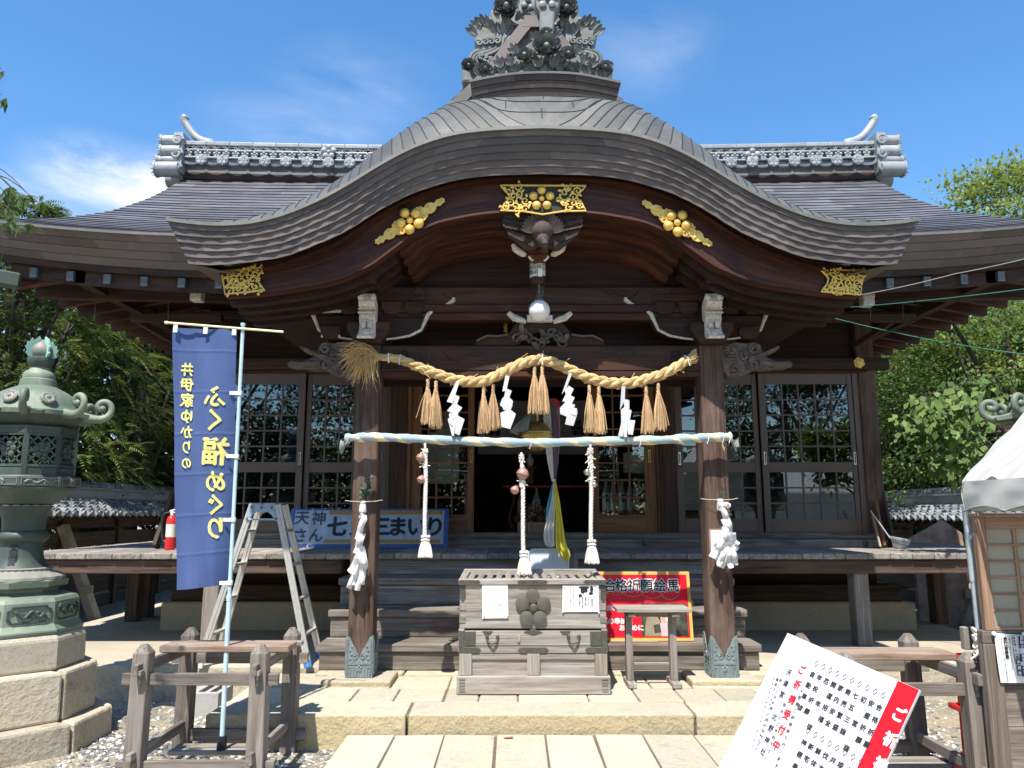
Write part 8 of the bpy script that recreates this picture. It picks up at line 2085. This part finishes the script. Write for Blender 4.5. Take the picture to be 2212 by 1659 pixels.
for u, lab in ((1145, 'small white porcelain jar on the lacquer table in the doorway'),):
    x = at(u, 1000, 11.4).x; zj = at(u, 1008, 11.4).z; b = MB(); b.lathe([(0.03, zj), (0.055, zj+0.06), (0.06, zj+0.10), (0.03, zj+0.135), (0.022, zj+0.15), (0.028, zj+0.18)], 18, (x, 11.4, 0)); solo(b, 'porcelain_jar', 'porcelain', lab, 'jar', (x, 11.4, zj), smooth=50)
    b = MB(); b.ab((x-0.09, 11.32, zj-0.03), (x+0.09, 11.5, zj-0.001)); b.ab((x-0.05, 11.36, z0), (x+0.05, 11.46, zj-0.031)); solo(b, 'offering_stand', 'door_wood', 'small orange wooden stand carrying the porcelain jar', 'stand', (x, 11.4, z0))
b = MB(); cF = at(1153, 1118, 10.28); pl_ = thing('flower_box', 'wooden planter of dried flowers in the doorway behind the offering box', 'planter', (cF.x, 10.28, zs))
zpl = wz(1128)-0.02; b.ab((wx(1118), 10.18, zs-0.14), (wx(1186), 10.4, wz(1128))); b.ab((wx(1140), 10.16, zs-0.14), (wx(1146), 10.178, wz(1128))); P(b, 'planter_box', 'board_wood', pl_, bevel=0.005)
b = MB(); rr = random.Random(9)
for k in range(420):
    a = rr.uniform(0, 6.28); r_ = math.sqrt(rr.random()); c = Vector((cF.x+math.cos(a)*r_*0.25, 10.28+math.sin(a)*r_*0.12, wz(1128)+rr.uniform(0, 0.24)*(1-r_*r_*0.7))); petal(b, c, Vector((rr.uniform(-1, 1), rr.uniform(-1, 0.3), rr.uniform(-0.2, 1))), Vector((0, -1, 0.4)), rr.uniform(0.03, 0.055), 0.03, 0.3, 0.5, False)
M['dried'] = leafmat('dried_flowers', [(0.0, (0.05, 0.06, 0.04)), (0.4, (0.12, 0.12, 0.08)), (0.7, (0.35, 0.3, 0.24)), (0.85, (0.40, 0.10, 0.07)), (1.0, (0.2, 0.06, 0.04))], 0.1)
P(b, 'dried_flowers', 'dried', pl_)
b = MB(); c = at(938, 905, 10.9); b.ball(c, 0.14, 18, 12, sz=1.15); t_ = thing('paper_lantern', 'red and white paper lantern behind the left wooden door', 'paper lantern', c); P(b, 'shade', 'redlantern', t_, smooth=60)
b = MB(); b.tube([c+Vector((0, 0, 0.15)), c+Vector((0, 0, 0.8))], 0.006, 5); b.lathe([(0.06, 0.14), (0.06, 0.18)], 14, c); b.lathe([(0.06, -0.18), (0.06, -0.14)], 14, c); P(b, 'collar', 'black', t_)
b = MB(); cw = at(955, 1000, 11.2); b.ab((cw.x-0.22, 11.2, cw.z-0.3), (cw.x+0.24, 11.22, cw.z+0.75)); solo(b, 'white_hanging', 'porcelain', 'plain white cloth hanging behind the left wooden door', 'hanging', cw)
b = MB(); cw = at(1378, 1000, 11.0)
for k in range(9): b.lathe([(0.20, 0.02*k*1.6-0.14), (0.215, 0.02*k*1.6-0.125), (0.20, 0.02*k*1.6-0.11)], 20, cw, cap=False)
solo(b, 'ribbed_lantern', 'porcelain', 'white ribbed paper lantern behind the right wooden door', 'paper lantern', cw, smooth=60)
# insulators, wires
def cable(label, pts, r_, mat, sag):
    b = MB(); p = [Vector(q) for q in pts]; path = []
    for a, c in zip(p, p[1:]):
        for k in range(24): t = k/24; path.append(a.lerp(c, t)+Vector((0, 0, -sag*4*t*(1-t))))
    path.append(p[-1]); b.tube(path, r_, 5); solo(b, 'cable', mat, label, 'cable', p[0], 'cables leading off to the right', smooth=60)
cable('upper green cable running from the insulators to the far right', [at(1778, 668, 8.4), at(2290, 614, 6.4)], 0.0042, 'wire', 0.02)
cable('lower green cable slanting down to the right below the eave', [at(1775, 680, 8.4), at(2000, 732, 7.6), at(2290, 775, 6.6)], 0.0042, 'wire', 0.01)
cable('grey cable rising over the eave edge at the right', [at(1760, 640, 8.2), at(1870, 635, 7.7), at(2060, 592, 7.2), at(2290, 540, 6.6)], 0.0042, 'greywire', 0.01)
ins = thing('insulator_cluster', 'cluster of white insulators with loose wire ends on a beam under the right eave', 'insulator', at(1768, 674, 8.45))
for u, v in ((1762, 668), (1772, 672), (1766, 680), (1778, 678)):
    b = MB(); c = at(u, v, 8.42); b.lathe([(0.012, -0.03), (0.026, -0.022), (0.018, -0.008), (0.026, 0.004), (0.018, 0.016), (0.02, 0.03)], 12, c); P(b, 'insulator', 'clip', ins, smooth=50)
b = MB(); rr = random.Random(6); c = at(1750, 674, 8.42)
for k in range(16): b.tube(curve([c+Vector((0.05, 0, 0)), c+Vector((rr.uniform(-0.1, 0.05), rr.uniform(-0.05, 0.05), rr.uniform(-0.06, 0.07))), c+Vector((rr.uniform(-0.25, 0.0), rr.uniform(-0.05, 0.05), rr.uniform(-0.08, 0.06)))], 8), 0.004, 4)
P(b, 'loose_wire', 'greywire', ins)
# ---------------------------------------------------------------- roofed timber fences on both sides
def fence(label, X, s_, y0, y1, zr_, ze, strut_y):
    # s_ = +1: the yard side faces +x
    t = thing('roofed_fence', label, 'fence', (X, y0, GZ)); hw = 0.85; n = int((y1-y0)/0.235)
    b = MB(); NRW = 5
    for side in (s_, -s_):
        for k in range(n):
            y = y0+k*0.235
            for r_ in range(NRW if side == s_ else 1):
                t0, t1 = (r_/NRW, (r_+1)/NRW) if side == s_ else (0, 1)
                xa, xb = X+side*(0.14+(hw-0.14)*t0), X+side*(0.14+(hw-0.14)*t1+0.02); za_, zb_ = lerp(zr_-0.28, ze, t0), lerp(zr_-0.28, ze, t1)
                rows = []
                for x, z, up in ((xa, za_, 0.0), (xb, zb_, 0.028), (xb-side*0.004, zb_, 0.0)):
                    rows.append([Vector((x, y+0.235*j/6, z+up+0.038*math.cos(2*math.pi*j/6-0.6)+0.0)) for j in range(7)])
                b.grid(rows, flip=(side < 0))
            if side == s_: b.tube([(X+side*(hw+0.01), y+0.03, ze+0.035), (X+side*(hw+0.035), y+0.03, ze+0.032)], 0.05, 8)
    P(b, 'tile_roof', 'tile', t, smooth=50)
    b = MB()
    for k, (w, z0, z1) in enumerate(((0.17, -0.30, -0.24), (0.13, -0.235, -0.10), (0.18, -0.098, -0.06))): b.ab((X-w, y0, zr_+z0), (X+w, y1, zr_+z1))
    y = y0
    while y < y1:
        b.tube([(X, y, zr_-0.03), (X, min(y1, y+0.28), zr_-0.035)], [0.088, 0.082], 10); y += 0.285
    P(b, 'ridge_tiles', 'tile', t, smooth=40)
    b = MB(); xi = X+s_*0.05
    for k in range(int((y1-y0)/0.3)): b.beam((X, y0+0.3*k, zr_-0.33), (X+s_*(hw-0.04), y0+0.3*k, ze-0.055), 0.05, 0.05)
    b.ab((X-0.03, y0, ze-0.14), (X+s_*0.62, y1, ze-0.135)) if False else None
    b.ab((X+s_*0.45, y0, ze-0.06), (X+s_*0.52, y1, ze+0.02)); P(b, 'eave_rafters', 'fence_wood', t)
    b = MB()
    for k, (z0, z1, off) in enumerate(((0.0, 0.22, 0.03), (0.26, 0.80, 0.0), (1.22, 1.38, 0.03), (1.45, ze+0.1, 0.0))): b.ab((X+s_*off-0.02, y0, GZ+z0), (X+s_*off+0.02, y1, GZ+z1))
    b.ab((X-0.05, y0, GZ+0.80), (X+0.05, y1, GZ+0.88)); b.ab((X-0.05, y0, GZ+1.14), (X+0.05, y1, GZ+1.22)); P(b, 'fence_boards', 'fence_wood', t, bevel=0.004)
    b = MB(); y = y0
    while y < y1-0.3:
        for d in (1, -1): b.beam((X, y, GZ+(0.88 if d > 0 else 1.14)), (X, y+0.26, GZ+(1.14 if d > 0 else 0.88)), 0.018, 0.022)
        y += 0.10
    P(b, 'lattice', 'fence_wood', t)
    y = y0+0.6
    while y < y1:
        b = MB(); b.ab((X-0.02+s_*0.02, y-0.06, GZ), (X+s_*0.09, y+0.06, ze+0.15)); P(b, 'post', 'fence_wood', t, bevel=0.006); y += 1.9
    for ys in strut_y:
        b = MB(); b.beam((X+s_*0.95, ys, GZ), (X+s_*0.22, ys+0.12, 1.45), 0.15, 0.15); b.ab((X+s_*0.92, ys-0.10, GZ+0.42), (X+s_*0.70, ys-0.06, GZ+0.56)); P(b, 'stone_strut', 'granite_old', t, bevel=0.012)
fence('dark tiled fence with lattice strip on the left, behind the bronze lantern', -7.75, 1, 9.0, 24.0, 2.17, 1.62, (13.0, 17.0))
fence('sunlit tiled fence on the right, between the hall corner and the tent', 7.9, -1, 9.0, 24.0, 2.06, 1.55, (12.3, 16.5))
b = MB(); p = at(1990, 1182, 12.3); poly = [(-0.60, -0.25), (0.75, -0.25), (0.62, 0.02), (0.05, 0.42), (-0.60, 0.08)]
b.prism(poly, Vector((p.x+0.32, 12.3, p.z)), EX, EY, 0.04)
for k in range(0): b.ball(Vector((p.x+0.25+0.14*(k-3), 12.295, p.z+0.1+0.05*math.sin(k*2))), 0.07, 8, 5, mi=1, sy=0.05, sz=1.3)
b.ab((p.x-0.1, 12.32, GZ), (p.x+0.7, 12.40, p.z-0.24)); solo(b, 'votive_board', ['cardboard', 'goldborder'], 'big faded house-shaped wooden board standing behind the right veranda', 'board', (p.x, 12.3, GZ))

# ---------------------------------------------------------------- trees
import numpy as np
rng = np.random.default_rng(5)
def leaf_mesh(name, mat, parent, P0, Dv, Nv, L, W, rnd):
    # one folded diamond per leaf, arrays of length n
    n = len(P0); Dv = Dv/np.linalg.norm(Dv, axis=1, keepdims=True); X_ = np.cross(Dv, Nv); X_ /= np.linalg.norm(X_, axis=1, keepdims=True)+1e-9; N2 = np.cross(X_, Dv)
    L = L.reshape(-1, 1); W = W.reshape(-1, 1)
    V = np.stack([P0, P0+Dv*L*0.45+X_*W*0.5+N2*W*0.12, P0+Dv*L, P0+Dv*L*0.45-X_*W*0.5+N2*W*0.12], axis=1).reshape(-1, 3)
    root = np.array(ORG[parent.name]); V = V-root
    me = bpy.data.meshes.new(name); me.vertices.add(4*n); me.vertices.foreach_set('co', V.astype(np.float32).ravel())
    me.loops.add(4*n); me.loops.foreach_set('vertex_index', np.arange(4*n, dtype=np.int32)); me.polygons.add(n); me.polygons.foreach_set('loop_start', np.arange(0, 4*n, 4, dtype=np.int32))
    me.update(calc_edges=True); me.materials.append(M[mat])
    a = me.attributes.new('rnd', 'FLOAT', 'POINT'); a.data.foreach_set('value', np.repeat(rnd, 4).astype(np.float32))
    o = bpy.data.objects.new(name, me); C.objects.link(o); o.parent = parent; ORG[o.name] = Vector(root); return o
def unit(n): v = rng.normal(size=(n, 3)); return v/np.linalg.norm(v, axis=1, keepdims=True)
def trunk(t, base, H, r, limbs, seed):
    q = random.Random(seed); b = MB(); base = Vector(base); top = base+Vector((q.uniform(-.3, .3), q.uniform(-.3, .3), H))
    c = curve([base, base.lerp(top, .4)+Vector((q.uniform(-.15, .15), q.uniform(-.15, .15), 0)), top], 12); b.tube(c, [r*(1.25 if i == 0 else 1-0.8*i/11) for i in range(12)], 10); P(b, 'trunk', 'bark', t, smooth=60)
    b = MB()
    for e in limbs:
        i = q.randrange(3, 10); b.tube(curve([c[i], c[i].lerp(Vector(e), .5)+Vector((0, 0, 0.15)), Vector(e)], 7), [r*0.4*(1-0.12*k) for k in range(7)], 6)
    P(b, 'limb', 'bark', t, smooth=60)
def broadleaf(label, base, H, cr, cz0, mat, n_cl, per, L, spread=0.45, group='trees behind the fences', flat=0.45, shade=0.0, seed=1, name='maple_tree', off=(0, 0)):
    global rng
    rng = np.random.default_rng(seed); t = thing(name, label, 'tree', base, group); cz = (cz0+H)/2; rz_ = (H-cz0)/2
    u_ = unit(n_cl); rad = rng.uniform(0.55, 1.05, (n_cl, 1))**0.6; wob = 1+0.22*np.sin(u_[:, :1]*5+seed)+0.18*np.sin(u_[:, 2:]*6+2*seed)
    cc = np.array([base[0]+off[0], base[1]+off[1], base[2]+cz])+u_*np.array([cr, cr, rz_])*rad*wob
    cen = np.repeat(cc, per, axis=0); nn = len(cen); loc = rng.normal(size=(nn, 3))*np.array([spread, spread, spread*flat]); pos = cen+loc
    out = np.repeat(u_, per, axis=0); d = out*0.6+unit(nn)*0.8+np.array([0, 0, -0.35]); nv = unit(nn)*0.55+np.array([0, 0, 0.9])+out*0.3
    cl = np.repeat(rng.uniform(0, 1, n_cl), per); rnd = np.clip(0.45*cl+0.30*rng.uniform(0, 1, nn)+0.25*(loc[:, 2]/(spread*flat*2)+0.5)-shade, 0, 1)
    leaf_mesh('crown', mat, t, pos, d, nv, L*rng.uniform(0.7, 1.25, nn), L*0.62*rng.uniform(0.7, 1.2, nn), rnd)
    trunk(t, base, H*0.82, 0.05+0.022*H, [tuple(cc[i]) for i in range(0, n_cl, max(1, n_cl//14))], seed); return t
def cedar(label, base, H, cr, z0, n_fr, mat, seed, group='trees behind the fences', fl=0.33):
    global rng
    rng = np.random.default_rng(seed); t = thing('cedar_tree', label, 'tree', base, group)
    h = rng.uniform(0, 1, n_fr)**0.85; a = rng.uniform(0, 2*np.pi, n_fr); lump = 1+0.28*np.sin(a*3+h*11+seed)+0.2*np.sin(a*5-h*17)
    R_ = cr*(1-h**1.6)**0.75*lump*rng.uniform(0.62, 1.05, n_fr)+0.15
    p = np.stack([base[0]+np.cos(a)*R_, base[1]+np.sin(a)*R_, base[2]+z0+(H-z0)*h], 1)
    d = np.stack([np.cos(a), np.sin(a), rng.uniform(-0.75, 0.35, n_fr)], 1)+unit(n_fr)*0.45; d /= np.linalg.norm(d, axis=1, keepdims=True)
    K = 15; side = np.cross(d, unit(n_fr)*0.5+np.array([0, 0, 1.0])); side /= np.linalg.norm(side, axis=1, keepdims=True); fL = fl*rng.uniform(0.6, 1.2, n_fr)
    P0 = []; D_ = []; L_ = []; Rn = []
    tone_ = np.clip(rng.normal(0.42, 0.24, n_fr), 0, 1)
    for k in range(K):
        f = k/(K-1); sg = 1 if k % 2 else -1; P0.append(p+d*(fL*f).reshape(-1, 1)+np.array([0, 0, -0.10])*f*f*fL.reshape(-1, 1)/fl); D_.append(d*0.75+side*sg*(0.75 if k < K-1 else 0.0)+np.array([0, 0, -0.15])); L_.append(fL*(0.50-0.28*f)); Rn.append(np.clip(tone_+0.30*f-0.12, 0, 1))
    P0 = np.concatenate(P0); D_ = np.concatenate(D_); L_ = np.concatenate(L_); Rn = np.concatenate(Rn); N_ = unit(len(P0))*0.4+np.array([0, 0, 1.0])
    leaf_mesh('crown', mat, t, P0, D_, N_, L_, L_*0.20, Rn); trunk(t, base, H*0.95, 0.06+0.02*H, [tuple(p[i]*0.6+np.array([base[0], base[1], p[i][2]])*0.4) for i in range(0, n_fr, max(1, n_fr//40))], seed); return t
M['cedarleaf'] = leafmat('cedar_foliage', [(0.0, (0.016, 0.032, 0.013)), (0.35, (0.045, 0.08, 0.023)), (0.65, (0.125, 0.17, 0.04)), (0.9, (0.26, 0.29, 0.07)), (1.0, (0.26, 0.18, 0.08))], 0.3)
M['mapleleaf'] = leafmat('maple_foliage', [(0.0, (0.022, 0.05, 0.018)), (0.35, (0.06, 0.115, 0.032)), (0.7, (0.14, 0.205, 0.05)), (0.9, (0.25, 0.275, 0.07)), (1.0, (0.36, 0.20, 0.07))], 0.35)
M['darkleaf'] = leafmat('dark_foliage', [(0.0, (0.012, 0.026, 0.012)), (0.5, (0.025, 0.05, 0.018)), (1.0, (0.06, 0.10, 0.03))], 0.25)
M['limeleaf'] = leafmat('lime_green_foliage', [(0.0, (0.07, 0.11, 0.028)), (0.5, (0.18, 0.235, 0.055)), (1.0, (0.33, 0.37, 0.11))], 0.4)
M['bigleaf'] = leafmat('broad_green_foliage', [(0.0, (0.05, 0.10, 0.03)), (0.5, (0.11, 0.18, 0.05)), (1.0, (0.20, 0.28, 0.08))], 0.35)
cedar('yellow-green cedar behind the left fence, nearest the bronze lantern', (-9.3, 14.2, GZ), 7.6, 2.6, 2.3, 4200, 'cedarleaf', 3)
cedar('dark drooping cedar behind the left fence, left edge of the photo', (-11.6, 13.6, GZ), 7.2, 3.0, 1.6, 3900, 'cedarleaf', 8)
cedar('cedar nearest the hall corner, seen beside the blue banner', (-8.8, 18.0, GZ), 7.6, 2.4, 2.0, 3900, 'cedarleaf', 12)
cedar('tall pale conifer whose tip shows over the far left eave', (-14.6, 20.0, GZ), 10.4, 2.4, 2.0, 2400, 'limeleaf', 15)
broadleaf('dark evergreen filling the gap behind the left cedars', (-11.5, 21.0, GZ), 8.5, 3.6, 0.8, 'darkleaf', 190, 150, 0.24, 0.65, shade=0.05, seed=21, name='evergreen_tree')
broadleaf('dark evergreen behind the hall on the left', (-8.0, 24.0, GZ), 8.2, 3.0, 0.8, 'darkleaf', 170, 150, 0.24, 0.65, seed=22, name='evergreen_tree')
broadleaf('large orange-tipped maple behind the right fence', (9.9, 14.8, GZ), 6.4, 2.5, 1.9, 'mapleleaf', 210, 150, 0.095, 0.30, seed=31)
broadleaf('dense green maple close to the right hall corner', (9.2, 18.4, GZ), 6.6, 2.5, 1.8, 'mapleleaf', 190, 150, 0.11, 0.34, shade=0.08, seed=32)
broadleaf('maple at the right edge of the photo above the tent', (13.0, 16.0, GZ), 7.4, 2.7, 2.0, 'mapleleaf', 190, 150, 0.10, 0.34, seed=33)
broadleaf('dark evergreen standing behind the right maples', (11.8, 23.0, GZ), 7.6, 3.8, 0.6, 'darkleaf', 170, 150, 0.24, 0.65, seed=34, name='evergreen_tree')
broadleaf('tall sunlit tree rising over the right eave against the sky', (15.0, 21.0, GZ), 11.2, 3.1, 6.4, 'limeleaf', 240, 130, 0.15, 0.38, seed=35, name='tall_tree')
def side_shrub():
    t = thing('broadleaf_shrub', 'small tree with large bright leaves reaching out from behind the tent', 'tree', (6.7, 8.2, GZ), 'trees behind the fences')
    global rng
    rng = np.random.default_rng(4); tips = [at(u, v, 8.35) for u, v in ((1990, 892), (2005, 880), (2030, 878), (2055, 895), (2020, 930), (2050, 950), (2080, 940), (2070, 985), (2100, 905), (2060, 1000), (2095, 985), (2110, 870), (2085, 860), (2045, 915))]
    cc = np.array([tuple(p) for p in tips]); per = 42; cen = np.repeat(cc, per, axis=0); n = len(cen); pos = cen+rng.normal(size=(n, 3))*np.array([0.11, 0.16, 0.09])
    d = unit(n)*0.5+np.array([-0.3, -0.3, -0.75]); nv = unit(n)*0.5+np.array([-0.2, -0.6, 0.7])
    leaf_mesh('crown', 'bigleaf', t, pos, d, nv, rng.uniform(0.07, 0.13, n), rng.uniform(0.06, 0.10, n), rng.uniform(0.1, 1, n)); trunk(t, (6.7, 8.2, GZ), 2.9, 0.09, [tuple(c) for c in cc], 5)
side_shrub()
def near_branch():
    t = thing('maple_branch', 'dark drooping maple sprig hanging into the upper left of the view', 'branch', (-3.3, 4.2, 3.2))
    b = MB(); q = random.Random(2); P0 = []; D_ = []; L_ = []
    for (u, v) in ((62, 420), (82, 437), (45, 425), (20, 440), (35, 465), (48, 480), (12, 418), (5, 470), (28, 410), (3, 150), (3, 205)):
        c = at(u, v, 4.0+q.uniform(-0.15, 0.15)); s0 = Vector((-3.3, 4.2, c.z+0.25)); b.tube(curve([s0, s0.lerp(c, 0.6)+Vector((0, 0, 0.08)), c], 8), [0.006, 0.005, 0.004, 0.004, 0.003, 0.003, 0.002, 0.002], 5)
        for m_ in range(2):
            o_ = c+Vector((q.uniform(-0.03, 0.03), q.uniform(-0.04, 0.04), q.uniform(-0.02, 0.02)))
            for k in range(5 if v > 300 else 3):
                a = -math.pi/2+(k-2)*0.5+q.uniform(-0.15, 0.15); P0.append(tuple(o_)); D_.append((math.cos(a), q.uniform(-0.3, 0.3), math.sin(a))); L_.append(0.075*(1-0.13*abs(k-2))*q.uniform(0.8, 1.2))
    P(b, 'twig', 'bark', t); P0 = np.array(P0); D_ = np.array(D_); L_ = np.array(L_); n = len(P0)
    leaf_mesh('leaves', 'darkmaple', t, P0, D_, unit(n)*0.4+np.array([0, -1.0, 0.2]), L_, L_*0.30, rng.uniform(0, 1, n))
M['darkmaple'] = leafmat('shaded_maple_leaf', [(0.0, (0.025, 0.05, 0.015)), (1.0, (0.07, 0.12, 0.03))], 0.4)
near_branch()
# trees behind the viewer, mirrored in the glass of the doors
for k, (x, y, H, cr) in enumerate(((-13, -13, 11.0, 4.6), (-5.5, -16, 10.0, 4.2), (3.0, -19, 8.0, 3.0), (13.5, -18, 10.5, 4.2), (-9, -12, 5.0, 2.8), (-1.5, -15, 4.5, 2.8), (7.5, -20, 5.0, 3.2))):
    broadleaf('broad tree across the yard mirrored in the door panes, %s' % ('far left', 'left of the middle', 'right of the middle', 'far right', 'low one at the left', 'low one in the middle', 'low one at the right')[k], (x, y, GZ), H, cr, 0.6 if k < 4 else -0.3, 'darkleaf', 150, 110, 0.22, 0.6, 'trees across the yard', seed=50+k, name='yard_tree')

# white tent across the yard, mirrored in the right-hand panes
yt = thing('yard_tent', 'white walled tent across the yard mirrored in the right door panes', 'tent', (10.0, -5.5, GZ))
b = MB(); rows = [[Vector((7.2+5.6*j/40, -5.0+0.03*math.sin(j*1.9)+0.02*math.sin(j*0.7), GZ+0.02+2.3*i/4)) for j in range(41)] for i in range(5)]; b.grid(rows); P(b, 'side_wall', 'tarp', yt, smooth=80)
b = MB()
for a_, c_ in ((-4.9, -6.5), (-8.1, -6.5)): b.grid([[Vector((7.1+5.8*j/10, a_, 2.3+0.02*(j % 2))) for j in range(11)], [Vector((7.1+5.8*j/10, c_, 3.05)) for j in range(11)]])
P(b, 'canopy', 'tarp', yt, smooth=40)
for x in (7.2, 10.0, 12.8):
    for y in (-5.05, -8.0):
        b = MB(); b.tube([(x, y, GZ), (x, y, 2.35)], 0.022, 10); P(b, 'pole', 'galv', yt, smooth=50)
